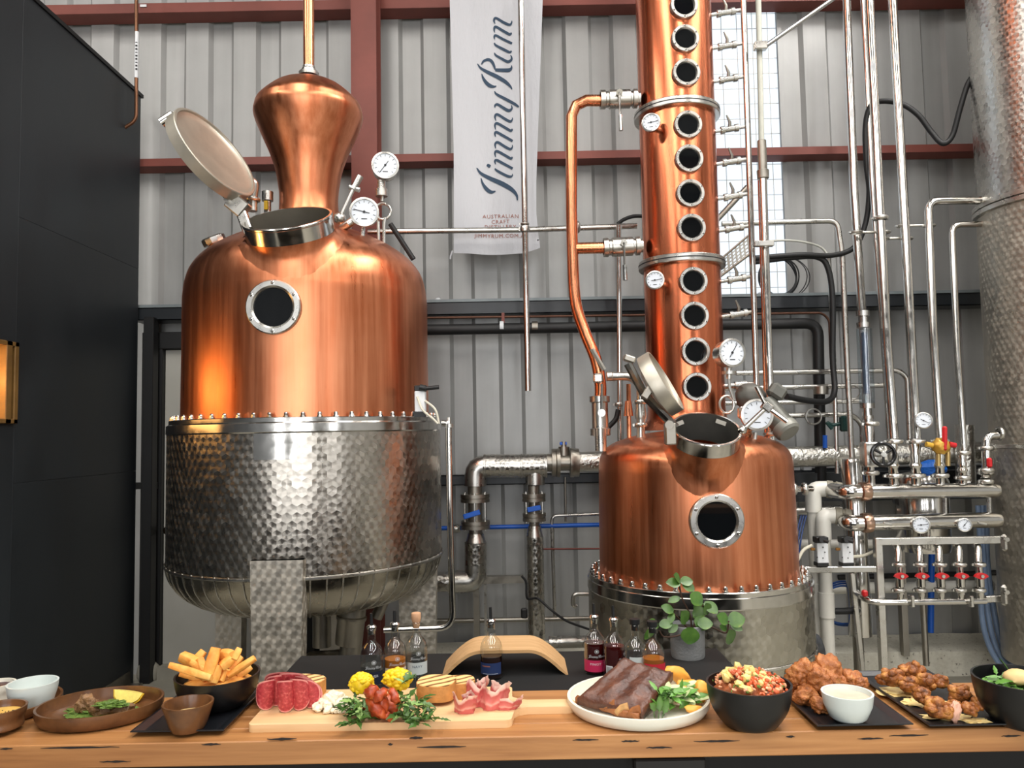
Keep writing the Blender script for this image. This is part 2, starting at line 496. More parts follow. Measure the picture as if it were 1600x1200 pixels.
# concrete footing along the back wall
zl = .165
g = G(); V = []; nx = 60; x0, x1 = at(660, 990, 5.2).x, 7.9
rows = []
for j, (y, z) in enumerate(((5.36, zl + .012), (5.2, zl), (5.03, zl - .004), (5.015, zl - .012), (5.01, .09), (5.012, 0))):
    r = []
    for i in range(nx + 1):
        x = x0 + (x1 - x0) * i / nx; q = noise.noise(Vector((x * 4, j * 1.7, 0))) * .008
        r.append(len(V)); V.append((x, y + q * .7, max(0, z + (q if z > .05 else 0))))
    rows.append(r)
F = [(rows[j][i], rows[j + 1][i], rows[j + 1][i + 1], rows[j][i + 1]) for j in range(5) for i in range(nx)]
F += [tuple(r[0] for r in rows)[::-1], tuple(r[-1] for r in rows)]
g.add(V, F); mk('baseboard_back', g, CONCP, kind='structure', sm=50)

# black partition on the left: big sheets with fine joints
XL = at(220, 160, 5.16).x; ZP = at(220, 152, 5.16).z
BLKWALL = N('black_wall_board')
_v = BLKWALL.coord(); _a = BLKWALL.noise(BLKWALL.coord('Object', (1, 1, .3)), 3, 5)
BLKWALL.set(Base_Color=BLKWALL.ramp(_a, [(.3, lin((30, 34, 38))), (.7, lin((42, 47, 51)))]), Roughness=BLKWALL.ramp(_a, [(.3, (.4,) * 3), (.7, (.52,) * 3)])); BLKWALL.bump(_a, .1, .01); BLKWALL = BLKWALL.m
wlft = thing('wall_left', (XL - .05, 2, 0), None, None, kind='structure')
WY0, WY1 = 2.75, at(16, 600, 1).y     # placeholder, the serving hatch follows
hz0, hz1 = None, None
def ywall(px, py):                     # Y on the partition plane for a pixel
    d = ray(px, py); return XL / d.x
HY1 = ywall(21, 600); HY0 = HY1 - .95
HZ0 = (CAM + ray(10, 662) * (XL / ray(10, 662).x)).z; HZ1 = (CAM + ray(10, 533) * (XL / ray(10, 533).x)).z
zs = [0, HZ0, HZ1, ZP]; zj = [0, 1.22, 2.44, ZP]
ycuts = [-3.0, -1.8, -.6, .6, 1.8, HY0, HY1, 5.16]
for a, b in zip(ycuts[:-1], ycuts[1:]):
    hatch = abs(a - HY0) < 1e-6
    zz = [0, HZ0, HZ1, ZP] if hatch else [0, HZ0 - .3, ZP - 1.2, ZP]
    for j, (p, q) in enumerate(zip(zz[:-1], zz[1:])):
        if hatch and j == 1: continue
        g = G(); rbox(g, (XL - .03, (a + b) / 2, (p + q) / 2), (.06, b - a - .0012, q - p - .0012), .0006); mk('wall_panel', g, BLKWALL, wlft, sm=0)
g = G(); box(g, (XL - .04, 1.08, ZP + .012), (.1, 8.2, .024)); mk('wall_capping', g, BLACKM, wlft, sm=0)
g = G(); box(g, (XL - .12, 1.08, ZP / 2 - .6), (.02, 8.1, ZP - 1.2)); 
# lit serving hatch with a timber frame in the partition
OAK = plain('golden_timber', (120, 88, 44), .45, var=.2, scale=14)
hw = thing('window_2', (XL - .03, (HY0 + HY1) / 2, HZ0), None, None, kind='structure')
for (y, z, sy, sz) in (((HY0 + HY1) / 2, HZ0 + .012, HY1 - HY0, .024), ((HY0 + HY1) / 2, HZ1 - .012, HY1 - HY0, .024), (HY0 + .012, (HZ0 + HZ1) / 2, .024, HZ1 - HZ0), (HY1 - .016, (HZ0 + HZ1) / 2, .032, HZ1 - HZ0), (ywall(6, 600), (HZ0 + HZ1) / 2, .045, HZ1 - HZ0)):
    g = G(); rbox(g, (XL - .03, y, z), (.1, sy, sz), .003); mk('window_frame', g, OAK, hw, sm=0)
WARM = N('warm_lit_pane'); WARM.set(Base_Color=(1, .6, .25), Emission_Color=(1, .50, .14, 1), Emission_Strength=2.6); WARM = WARM.m
g = G(); box(g, (XL - .05, (HY0 + ywall(4, 600)) / 2, (HZ0 + HZ1) / 2), (.006, ywall(4, 600) - HY0 - .04, HZ1 - HZ0 - .04)); mk('pane', g, WARM, hw, sm=0)
LAMPM = N('warm_bulb'); LAMPM.set(Emission_Color=(1, .62, .25, 1), Emission_Strength=25.0); LAMPM = LAMPM.m
for k in range(3):
    g = G(); y = HY0 + .2 + .27 * k; lathe(g, [(0, 0), (.018, .008), (.026, .03), (.018, .05), (.01, .062), (0, .064)], 14, (XL - .025, y, (HZ0 + HZ1) / 2 - .02)); mk('bulb', g, LAMPM, hw)
# metal angle along the foot of the partition
g = G(); box(g, (XL + .045, 3.6, .012), (.09, 3.0, .024)); box(g, (XL + .005, 3.6, .05), (.01, 3.0, .1))
mk('baseboard_left', g, STEEL_D, kind='structure', sm=0)
g = G(); blob(g, (XL + .06, 5.24, .05), (.075, .06, .085), .12, 1.5, 3, 3); mk('trim_6', g, CONC, kind='structure', sm=60)

# white door in a black frame
YD = 5.30
dx0 = at(256, 800, YD).x; dx1 = dx0 + .93; dz0 = at(256, 1038, YD).z; dz1 = at(270, 547, YD).z
dr = thing('door_1', (dx0 + .45, YD, 0), None, None, kind='structure')
DOORM = N('grey_white_door'); _v = DOORM.coord(); _a = DOORM.noise(_v, 60, 2); _b = DOORM.noise(_v, 1.5, 4)
DOORM.set(Base_Color=DOORM.ramp(_b, [(.3, lin((176, 174, 164))), (.7, lin((196, 194, 186)))]), Roughness=.5); DOORM = DOORM.m
g = G(); rbox(g, ((dx0 + dx1) / 2, YD + .02, (dz0 + dz1) / 2), (dx1 - dx0, .04, dz1 - dz0), .003); mk('door_leaf', g, DOORM, dr, sm=0)
fx = at(224, 760, YD).x
g = G(); rbox(g, ((fx + dx0) / 2 - .002, YD + .02, dz1 / 2 + .03), (dx0 - fx, .12, dz1 + .06), .004); mk('frame_post', g, BLACKM, dr, sm=0)
g = G(); rbox(g, (dx1 + .06, YD + .02, dz1 / 2 + .03), (.11, .12, dz1 + .06), .004); mk('frame_post', g, BLACKM, dr, sm=0)
hz = at(270, 521, YD).z
g = G(); rbox(g, ((fx + dx1) / 2, YD + .02, (dz1 + hz) / 2 + .004), (dx1 - fx, .13, hz - dz1), .004); mk('frame_header', g, BLACKM, dr, sm=0)
g = G(); box(g, ((dx0 + dx1) / 2, YD - .02, dz0 / 2), (dx1 - dx0, .12, dz0)); mk('door_sill', g, CONC, dr, sm=0)
p = at(265, 828, YD - .03)
g = G(); lathe(g, [(.028, 0), (.028, .006), (.012, .012), (.011, .035), (.026, .045), (.031, .06), (.026, .075), (0, .08)], 20, (p.x, YD, p.z), (0, -1, 0)); mk('door_knob', g, plain('dark_brass', (60, 52, 40), .3, .9), dr)
# black post beside the door and the short rail between post and partition
bx0, bx1 = at(222, 760, 5.16).x, at(238, 760, 5.16).x
z480 = at(230, 497, 5.2).z
g = G(); rbox(g, ((bx0 + bx1) / 2, 5.19, z480 / 2), (bx1 - bx0, .08, z480), .004); mk('trim_7', g, BLACKM, kind='structure', sm=0)
a = at(204, 760, 5.2); b = at(236, 760, 5.2)
g = G(); rbox(g, ((a.x + b.x) / 2, 5.26, a.z), (b.x - a.x + .05, .05, .045), .003); mk('trim_8', g, BLACKM, kind='structure', sm=0)

# ================================================================== SHARED FITTINGS
DIAL = plain('white_dial', (226, 232, 240), .35, var=.02)
def ring_bolts(parent, c, R, n, r=.009, h=.018, A=(0, 0, 1), a0=0, a1=2 * pi, mat=None, name='bolt', skip=None):
    X, Y, Z = frame(A)
    if Vector(A).normalized().z > .9999: X, Y, Z = Vector((1, 0, 0)), Vector((0, 1, 0)), Vector((0, 0, 1))
    g = G(); lathe(g, [(r * 1.35, 0), (r * 1.35, h * .25), (r, h * .3), (r, h * .75), (r * .6, h), (0, h)], 8, (0, 0, 0))
    first = None
    for i in range(n):
        a = a0 + (a1 - a0) * (i + .5) / n
        p = Vector(c) + X * (R * cos(a)) + Y * (R * sin(a))
        if skip and skip(p): continue
        if first is None:
            first = mk(name, g, mat or STEEL, parent, origin=(0, 0, 0))
            WL[first.name] = p; first.location = p - WL[parent.name]
            first.rotation_euler = RA(A).to_euler() if Vector(A).normalized().z < .9999 else (0, 0, 0)
        else:
            o = inst(name, first, p, parent); o.rotation_euler = first.rotation_euler
def sight(parent, c, A, R, rg, nb=6, dep=.02):          # round sight glass: bolted ring, glass, bolts
    g = G(); A = Vector(A).normalized(); c = Vector(c)
    lathe(g, [(R * 1.0, -dep), (R, dep * .55), (R * .96, dep * .8), (rg * 1.13, dep * .8), (rg * 1.03, dep * .45), (rg, -.002)], 40, c, A)
    o = mk('sight_glass', g, STEEL_B, parent, origin=c)
    g = G(); lathe(g, [(0, dep * .12), (rg * 1.04, dep * .12)], 32, c, A); mk('glass', g, GLASSD, o)
    ring_bolts(o, c + A * dep * .75, (R + rg * 1.1) / 2, nb, R * .055, R * .09, A)
    return o
def gauge(parent, c, A, r, dep=.045, ang=-2.4, name='pressure_gauge'):
    A = Vector(A).normalized(); c = Vector(c); X, Y, Z = frame(A)
    g = G(); lathe(g, [(0, -dep), (r * .9, -dep), (r * .95, -dep * .9), (r * .95, -.012), (r * 1.04, -.01), (r * 1.04, .004), (r * .9, .006), (r * .88, 0)], 36, c, A)
    o = mk(name, g, STEEL_B, parent, origin=c)
    g = G(); lathe(g, [(0, 0.0005), (r * .9, .0005)], 36, c, A); mk('dial_face', g, DIAL, o)
    g = G()
    for k in range(11):
        a = math.radians(225 - 27 * k); d = X * cos(a) + Y * sin(a)
        box(g, c + d * (r * .74) + A * .0012, (r * .035, r * .16, .0008), Matrix((A.cross(d), d, A)).transposed())
    box(g, c - Y * (r * .5) + A * .0012, (r * .4, r * .06, .0008), Matrix((X, Y, A)).transposed())
    mk('dial_marks', g, PRINT, o, kind='stuff')
    d = X * cos(ang) + Y * sin(ang); g = G(); box(g, c + d * (r * .18) + A * .003, (r * .05, r * 1.15, .0012), Matrix((A.cross(d), d, A)).transposed())
    lathe(g, [(0, .002), (r * .09, .002), (r * .09, .005), (0, .005)], 12, c, A)
    mk('needle', g, PRINT, o)
    return o
def clampring(g, c, A, r, w=.02, k=1.45):               # a pipe clamp: a collar with a wing nut lug
    c = Vector(c); A = Vector(A).normalized(); X, Y, Z = frame(A)
    lathe(g, [(r, -w), (r * k * .9, -w * .8), (r * k, -w * .3), (r * k, w * .3), (r * k * .9, w * .8), (r, w)], 20, c, A)
    box(g, c + X * (r * k * 1.05), (r * .5, r * .5, w * 1.1), Matrix((X, Y, Z)).transposed())
def part(name, fn, mat, parent, **kw):
    g = G(); fn(g); return mk(name, g, mat, parent, **kw)

def cut_hole(g, c, A, R):                  # open the vessel wall under a manway
    F, U = [], []
    for f, u in zip(g.F, g.U):
        ins = False
        for i in f:
            d = g.V[i] - c; h = d.dot(A)
            if (d - A * h).length < R and -.24 < h < .3: ins = True
        if not ins: F.append(f); U.append(u)
    g.F, g.U = F, U
def collar(g, c, A, R, O, prof, h0, k=1.28, n=64):   # a drawn copper collar blending from manway ring to dome
    X, Y, Z = frame(A); V = []
    def rz(z):
        for (ra, za), (rb, zb) in zip(prof[:-1], prof[1:]):
            if min(za, zb) <= z <= max(za, zb) and abs(za - zb) > 1e-9: return ra + (rb - ra) * (z - za) / (zb - za)
        return 0 if z > max(p[1] for p in prof) else prof[0][0]
    rows = []
    for i in range(n):
        a = 2 * pi * i / n; d = X * cos(a) + Y * sin(a); drops = []
        for q in (1.0, 1.03, 1.09, 1.18, k):
            p = c + d * (R * q); t = 0
            while t < .6:
                w = p - A * t
                if sqrt((w.x - O[0]) ** 2 + (w.y - O[1]) ** 2) < rz(w.z): break
                t += .003
            drops.append(min(t, .3))
        col = [c + d * R - A * h0]
        for q, t, f in zip((1.0, 1.03, 1.09, 1.18, k), drops, (.035, .02, .009, .002, -.004)):
            col.append(c + d * (R * q) - A * max(t - f, h0 + .002))
        rows.append(col)
    m = len(rows[0]); V = [v for r in rows for v in r]
    F = [(i * m + j, ((i + 1) % n) * m + j, ((i + 1) % n) * m + j + 1, i * m + j + 1) for i in range(n) for j in range(m - 1)]
    return g.add(V, F)
def dense(prof, n=5):
    P = []
    for a, b in zip(prof[:-1], prof[1:]):
        for k in range(n): P.append((a[0] + (b[0] - a[0]) * k / n, a[1] + (b[1] - a[1]) * k / n))
    return P + [prof[-1]]
# ================================================================== LEFT STILL
Y1 = 4.35; A1 = at(483.5, 760, Y1); X1 = A1.x
def z1(py, px=484): return at(px, py, Y1).z
def r1(hw): return rs(hw, Y1, 484)
S1 = thing('pot_still', (X1, Y1, 0), 'large copper pot still with onion shaped head and wide steel jacket', 'still')
O1 = (X1, Y1, 0)
MA = Vector((-.06, -.5, .86)).normalized(); mc = at(449, 340, 3.8); MR = pm(70, 3.8)
prof = dense([(192, 657), (191, 560), (191, 475)], 10)[:-1] + [(p.x, p.y) for p in spline([Vector((a, b, 0)) for a, b in ((191, 475), (188, 451), (180, 429), (163, 409), (133, 389), (97, 373), (70, 364), (56, 356))], 7)]
PP1 = [(r1(a), z1(b)) for a, b in prof]
g = G(); lathe(g, PP1, 120, O1); cut_hole(g, mc, MA, MR * .97); mk('pot', g, COPPER, S1, sm=60)
prof = [(70, 366), (57, 356), (50, 342), (47, 322), (47.5, 302), (53, 270), (63, 241), (70, 226), (83, 198), (88, 183), (87, 173), (82, 162), (58, 141), (35, 131), (17, 126), (14, 122)]
P = spline([(r1(a), z1(b, 487), 0) for a, b in prof], 4)
g = G(); lathe(g, [(p.x, p.y) for p in P], 80, O1); mk('onion_head', g, COPPER, S1, sm=60)
g = G(); lathe(g, [(r1(10), z1(124, 488)), (r1(11), z1(120, 488)), (r1(16), z1(119, 488)), (r1(16.5), z1(114, 488)), (r1(12), z1(112, 488)), (r1(12), z1(109, 488)), (r1(10), z1(107, 488)), (r1(10), z1(104, 488))], 28, O1); mk('union_ring', g, STEEL_B, S1)
g = G(); lathe(g, [(r1(9), z1(110, 488)), (r1(9), 6.3)], 28, O1); mk('vapour_pipe', g, COPPER_PIPE, S1)
# flange, bolts, jacket
g = G(); lathe(g, [(r1(189), z1(656)), (r1(207), z1(656)), (r1(208), z1(657)), (r1(208), z1(662)), (r1(211), z1(664))], 96, O1); mk('flange', g, STEEL, S1, sm=30)
ring_bolts(S1, (X1, Y1, z1(656)), r1(203), 58, .011, .024, skip=lambda p: p.y > Y1 + .25)
g = G(); lathe(g, [(r1(207), z1(663)), (r1(211.5), z1(664)), (r1(212), z1(675)), (r1(210.5), z1(677))], 96, O1); mk('polished_band', g, STEEL, S1, sm=30)
g = G(); lathe(g, [(r1(210.5), z1(866)), (r1(210.5), z1(676))], 120, O1); mk('steel_jacket', g, PERL, S1)
bow = spline([(r1(a), z1(b), 0) for a, b in ((211.5, 864), (210, 872), (204, 890), (186, 912), (152, 930), (100, 941), (40, 945), (0, 945.5))], 4)
BOWL = [(max(p.x, 0), p.y) for p in bow]; BOWL[-1] = (0, BOWL[-1][1])
g = G(); lathe(g, BOWL[::-1], 96, O1); bowl = mk('jacket_bowl', g, steel('smeared_steel', (178, 172, 158), .16, .34, (9, 9, 9)), S1, sm=60)
g = G(); lathe(g, [(r1(211), z1(870)), (r1(213), z1(868.5)), (r1(213), z1(866)), (r1(211), z1(864.5))], 96, O1); mk('jacket_seam', g, STEEL_B, S1)
for k in range(30):
    a = -pi + pi * (k + .5) / 30
    pts = [Vector((X1 + r * 1.002 * cos(a), Y1 + r * 1.002 * sin(a), z)) for r, z in BOWL[:-6:2]]
    g = G(); tube(g, pts, .004, 5); mk('bowl_rib', g, STEEL_B, bowl)
# name plate
pl = G(); zc = z1(698); R = r1(211.6)
V = []; F = []
a0 = math.atan2(-1, 0)
import itertools
pc = at(431, 698, Y1 - r1(205))
aw = math.atan2(pc.y - Y1, pc.x - X1)
for j in range(2):
    for i in range(9):
        a = aw - .135 + .27 * i / 8; V.append((X1 + R * cos(a), Y1 + R * sin(a), at(431, 718 - 41 * j, Y1 - r1(205)).z))
F = [(i, i + 1, 9 + i + 1, 9 + i) for i in range(8)]
pl.add(V, F); mk('name_plate', pl, STEEL, S1)
# sight glass
c = at(431, 482, Y1 - r1(183)); d = Vector((c.x - X1, c.y - Y1, 0)).normalized()
c = Vector((X1, Y1, c.z)) + d * (r1(193))
sight(S1, c, d, pm(43, 3.7), pm(30, 3.7), 6, .022)
# manway with open lid
g = G(); lathe(g, [(MR * .95, .0), (MR, .0), (MR * 1.015, -.004), (MR * 1.015, -.012), (MR, -.016), (MR, -.095), (MR * .99, -.095)], 56, mc, MA); mw = mk('manway', g, STEEL, S1, origin=mc)
g = G(); lathe(g, [(MR * .95, 0), (MR * .95, -.17)], 48, mc, MA); mk('manway_throat', g, plain('dark_throat', (120, 114, 102), .4, .6), mw, origin=mc)
mk('manway_collar', collar(G(), mc, MA, MR * 1.003, O1, PP1, .085), COPPER, mw, origin=mc, sm=180)
LIDST = plain('satin_lid_steel', (188, 182, 168), .42, .75)
def lid(parent, px, py, Yl, R, major, minor_ratio, side, arm=True):
    c = at(px, py, Yl); v = (c - CAM).normalized(); rr = Vector((1, 0, 0)) - v * v.x; rr.normalize(); uu = rr.cross(v)
    n2 = rr * side[0] + uu * side[1]; n2.normalize()
    n = (-v * minor_ratio + n2 * sqrt(1 - minor_ratio ** 2)).normalized()
    g = G(); lathe(g, [(0, -.075), (R * .5, -.07), (R * .9, -.052), (R, -.045), (R, .012), (R * .985, .016), (R * .94, .016), (R * .93, .006), (R * .88, -.002), (R * .8, -.006), (R * .5, -.02), (0, -.025)], 56, c, n)
    return mk('manway_lid', g, LIDST, parent, origin=c), c, n
ld, lc, ln = lid(mw, 335, 240, 3.8, pm(82, 3.8), 169, .36, (.80, .60))
# lid strap, clamp screw and hinge
t = (lc - mc).normalized(); t = (t - ln * t.dot(ln)).normalized()
a = lc + t * pm(92, 3.8) - ln * .06; b = lc - t * pm(95, 3.8) - ln * .06
mk('lid_strap', tube(G(), [b, b * .6 + a * .4 - ln * .04, b * .4 + a * .6 - ln * .04, a], .014, 8), STEEL, ld)
e = at(262, 186, 3.8); mk('strap_eye', cyl(G(), e - Vector((.03, 0, .02)), e + Vector((.03, 0, .02)), .026, 18), STEEL, ld)
h = at(372, 322, 3.82)
g = G(); rbox(g, h, (.10, .06, .085), .006, rot(0, 40, 0)); rbox(g, h + Vector((.035, 0, -.08)), (.05, .05, .1), .006, rot(0, -20, 0)); cyl(g, h + Vector((-.04, -.05, .02)), h + Vector((-.04, .05, .02)), .016, 14); mk('hinge', g, STEEL_B, mw)
pe = fillet([at(383, 282, 4.15), at(398, 285, 4.16), at(394, 312, 4.18), at(394, 330, 4.18)], .05)
g = G(); tube(g, pe, pm(8, 4.15), 16); clampring(g, at(394, 312, 4.18), (0, 0, 1), pm(9, 4.18), .012); mk('vent_elbow', g, STEEL_B, S1)
g = G(); cyl(g, at(418, 345, 4.3), at(418, 315, 4.3), .02, 14); cyl(g, at(418, 314, 4.3), at(418, 300, 4.3), .032, 20); mk('vent_cap', g, STEEL_B, S1)
mk('cap_lever', part_g := box(G(), at(416, 321, 4.25), (.02, .02, .05)), plain('yellow_grip', (190, 150, 30), .4), S1)
g = G(); p0 = at(531, 341, 3.78); p1 = at(552, 296, 3.78); cyl(g, p0, p1, .009, 10); cyl(g, p1, at(563, 275, 3.78), .017, 12); cyl(g, at(546, 292, 3.78), at(562, 297, 3.78), .013, 10); blob(g, p0, (.03, .03, .03), .1, 2, 1, 2); mk('clamp_screw', g, STEEL_B, mw)
# filler port on the left shoulder
c = at(338, 384, 4.2); A = Vector((-.35, -.25, .9)).normalized()
g = G(); lathe(g, [(.035, -.06), (.035, .01)], 20, c, A); mk('filler_neck', g, COPPER, S1)
g = G(); lathe(g, [(.04, .01), (.063, .012), (.066, .02), (.066, .045), (.06, .052), (0, .054)], 12, c, A); mk('filler_cap', g, STEEL_B, S1, sm=20)
# gauges
cG = at(602, 258, 4.15)
gauge(S1, cG, (.18, -1, .0), pm(21, 4.15), .09, -2.2)
g = G(); tube(g, [cG + Vector((-.03, .05, -.07)), cG + Vector((-.03, .05, -.14))], .024, 14); tube(g, [cG + Vector((-.03, .05, -.12)), cG + Vector((-.03, .05, -.16))], .034, 16); mk('gauge_stem', g, STEEL_B, S1)
g = G(); x = at(598, 330, 4.2); Q = []
for k in range(22):
    a = 2 * pi * k / 18 + 1.2; Q.append(x + Vector((.045 * cos(a), .012 * k / 22, .045 * sin(a))))
tube(g, Q, .007, 8); tube(g, [cG + Vector((-.025, .05, -.15)), at(597, 315, 4.2)], .009, 8); tube(g, [at(602, 340, 4.2), at(600, 352, 4.2), at(600, 380, 4.2)], .009, 8); tube(g, [at(591, 338, 4.22), at(592, 384, 4.22)], .009, 8); mk('siphon_coil', g, STEEL_B, S1)
cG = at(569, 331, 3.98)
gauge(S1, cG, (.12, -1, -.02), pm(22.5, 3.98), .06, 2.9, 'temperature_gauge')
g = G(); tube(g, [cG + Vector((-.02, .05, 0)), at(545, 350, 4.02), at(535, 356, 4.05)], .022, 12); tube(g, [at(568, 352, 4.05), at(566, 376, 4.05)], .011, 8); mk('gauge_stem', g, STEEL_B, S1)
g = G(); tube(g, [at(610, 350, 4.5), at(646, 405, 4.5)], .016, 10); mk('shoulder_pipe', g, BLACKR, S1)
# legs
PERL_LEG = perlage('soft_ground_leg_steel', .046, (206, 200, 188), .55, .4)
def leg1(pxa, pxb, ya, yb, pxc, pxd, Y):
    g = G(); zt = at(pxa, ya, Y).z; w0 = pm(pxb - pxa, Y) / 2; w1 = pm(pxd - pxc, Y) / 2
    xa = at((pxa + pxb) / 2, ya, Y).x; xb = xa + (w0 - w1) * 0
    d = .045; V = []
    for (z, w) in ((0, w1), (zt, w0)):
        for (sx, sy) in ((-1, -1), (1, -1), (1, 1), (-1, 1)): V.append((xa + sx * w, Y + sy * d, z))
    F = [(0, 1, 5, 4), (1, 2, 6, 5), (2, 3, 7, 6), (3, 0, 4, 7), (4, 5, 6, 7), (3, 2, 1, 0)]
    U = [((-w1, 0), (w1, 0), (w0, zt), (-w0, zt)), ((0, 0), (2 * d, 0), (2 * d, zt), (0, zt))] * 2 + [None, None]
    g.add(V, F, U); o = mk('leg', g, PERL_LEG, S1, sm=0)
    g = G(); box(g, (xa, Y, .006), (w1 * 2 + .06, d * 2 + .06, .012)); mk('foot_plate', g, STEEL_D, o, sm=0)
leg1(396, 477, 874, 0, 402, 470, Y1 - r1(207))
leg1(341, 382, 925, 0, 344, 380, Y1 + .05)
leg1(624, 682, 880, 0, 630, 680, Y1 + .1)
leg1(500, 552, 930, 0, 505, 548, Y1 + .55)
# front leg stiffener bar on the bowl
# outlet under the bowl
c = at(552, 940, 4.1)
g = G(); lathe(g, [(pm(20, 4.1), -.22), (pm(21, 4.1), -.2), (pm(21, 4.1), -.1), (pm(23, 4.1), -.09), (pm(23, 4.1), -.075), (pm(21, 4.1), -.07), (pm(21, 4.1), .06)], 28, c, Vector((.12, 0, 1))); mk('outlet', g, STEEL_D, S1)
g = G(); tube(g, fillet([c + Vector((-.01, 0, -.2)), c + Vector((-.02, 0, -.3)), c + Vector((-.25, .1, -.34))], .08), pm(17, 4.1), 18); mk('outlet_elbow', g, STEEL_D, S1)
g = G(); cyl(g, at(503, 1010, 4.2), at(503, 945, 4.2), pm(14, 4.2), 20); mk('drain_pipe', g, STEEL_D, S1)
g = G(); tube(g, [at(600, 938, 4.25), at(588, 965, 4.25)], pm(9, 4.25), 12); mk('brace', g, STEEL_D, S1)
# valve block on the flange, right
p = at(657, 628, 3.95)
g = G(); rbox(g, p, (.055, .05, .11), .004); vb = mk('valve_block', g, WHITE, S1)
g = G(); rbox(g, at(657, 607, 3.95), (.06, .05, .03), .004); cyl(g, at(663, 607, 3.92), at(686, 605, 3.92), .011, 10); cyl(g, at(656, 605, 3.92), at(665, 607, 3.92), .016, 12); mk('valve_handle', g, BLACKM, vb)
mk('valve_base', box(G(), at(656, 647, 3.95), (.06, .05, .03)), BLACKM, vb)
g = G(); tube(g, spline([at(652, 620, 3.92), at(660, 640, 3.9), at(676, 654, 3.9), at(684, 662, 3.9)], 5), .006, 7); tube(g, spline([at(664, 626, 3.92), at(680, 640, 3.92), at(686, 662, 3.92)], 5), .006, 7); mk('air_hose', g, plain('cream_hose', (214, 208, 190), .5), vb)

# ================================================================== RIGHT STILL WITH COLUMN
Y2 = 4.1; X2 = at(1086, 800, Y2).x
def z2(py, px=1086): return at(px, py, Y2).z
def r2(hw): return rs(hw, Y2, 1086)
S2 = thing('column_still', (X2, Y2, 0), 'copper column still with a row of round sight glasses above a squat pot', 'still')
O2 = (X2, Y2, 0)
yf = 893
prof = [(153, 900), (153, 885), (152, 800), (150.5, 725), (148, 712), (142, 702), (131, 693), (112, 685), (85, 678), (40, 672), (0, 670)]
MA2 = Vector((.02, -.49, .87)).normalized(); mc2 = at(1104, 669, 3.64); MR2 = pm(53, 3.64)
prof = dense(prof[:4], 8)[:-1] + [(p.x, p.y) for p in spline([Vector((a, b, 0)) for a, b in prof[3:]], 6)]
PP2 = [(max(0, r2(a)), z2(b)) for a, b in prof]; PP2[-1] = (0, PP2[-1][1])
g = G(); lathe(g, PP2, 120, O2); cut_hole(g, mc2, MA2, MR2 * .96); mk('pot', g, COPPER, S2, sm=60)
g = G(); lathe(g, [(r2(150), z2(892)), (r2(170), z2(892)), (r2(171), z2(893)), (r2(171), z2(899)), (r2(170), z2(900))], 96, O2); mk('flange', g, STEEL, S2, sm=30)
ring_bolts(S2, (X2, Y2, z2(892)), r2(164), 46, .011, .026, skip=lambda p: p.y > Y2 + .3)
g = G(); lathe(g, [(r2(170), z2(899)), (r2(173), z2(900)), (r2(173.5), z2(914)), (r2(172), z2(916))], 96, O2); mk('polished_band', g, STEEL, S2, sm=30)
g = G(); lathe(g, [(r2(172), z2(998)), (r2(172), z2(915))], 120, O2); mk('steel_jacket', g, perlage('worn_circle_ground_steel', .05, (188, 184, 172), .3, .6), S2)
bw = spline([(r2(a), z2(b), 0) for a, b in ((172.5, 997), (172, 1003), (167, 1020), (150, 1038), (110, 1052), (50, 1057), (0, 1058))], 4)
BW2 = [(max(p.x, 0), p.y) for p in bw]; BW2[-1] = (0, BW2[-1][1])
g = G(); lathe(g, BW2[::-1], 96, O2); b2 = mk('jacket_bowl', g, steel('smeared_steel_light', (196, 190, 174), .18, .36, (9, 9, 9)), S2, sm=60)
for k in range(22):
    a = -pi + pi * (k + .5) / 22
    g = G(); tube(g, [Vector((X2 + r * 1.002 * cos(a), Y2 + r * 1.002 * sin(a), z)) for r, z in BW2[:-6:2]], .0035, 5); mk('bowl_rib', g, STEEL_B, b2)
g = G(); lathe(g, [(r2(172.5), z2(1001)), (r2(174), z2(1000)), (r2(174), z2(997)), (r2(172.5), z2(996))], 96, O2); mk('jacket_seam', g, STEEL_B, S2)
for k in range(3):
    a = -pi / 2 + .6 + k * 2 * pi / 3; p = Vector((X2 + r2(120) * cos(a), Y2 + r2(120) * sin(a), 0)); h = z2(1040)
    g = G(); cyl(g, p, p + Vector((0, 0, h)), .05, 18); mk('leg', g, STEEL_D, S2)
c = at(1118, 813, Y2 - r2(147)); d = Vector((c.x - X2, c.y - Y2, 0)).normalized(); c = Vector((X2, Y2, c.z)) + d * r2(153.5)
sight(S2, c, d, pm(42, 3.6), pm(29, 3.6), 6, .022)
# manway
g = G(); lathe(g, [(MR2 * .94, 0), (MR2, 0), (MR2 * 1.015, -.004), (MR2, -.012), (MR2, -.085)], 56, mc2, MA2); mw2 = mk('manway', g, STEEL, S2, origin=mc2)
g = G(); lathe(g, [(MR2 * .94, 0), (MR2 * .94, -.15)], 48, mc2, MA2); mk('manway_throat', g, plain('black_throat', (110, 108, 102), .4, .6), mw2, origin=mc2)
mk('manway_collar', collar(G(), mc2, MA2, MR2 * 1.003, O2, PP2, .07, 1.22), COPPER, mw2, origin=mc2, sm=180)
for (px, py) in ((1060, 662), (1126, 660)):
    g = G(); box(g, at(px, py, 3.70), (.05, .012, .02), rot(0, -20 if px < 1100 else 20, 0)); mk('latch_tab', g, STEEL_D, mw2)
ld2, lc2, ln2 = lid(mw2, 1036, 597, 3.64, pm(53, 3.64), 100, .10, (.86, .5))
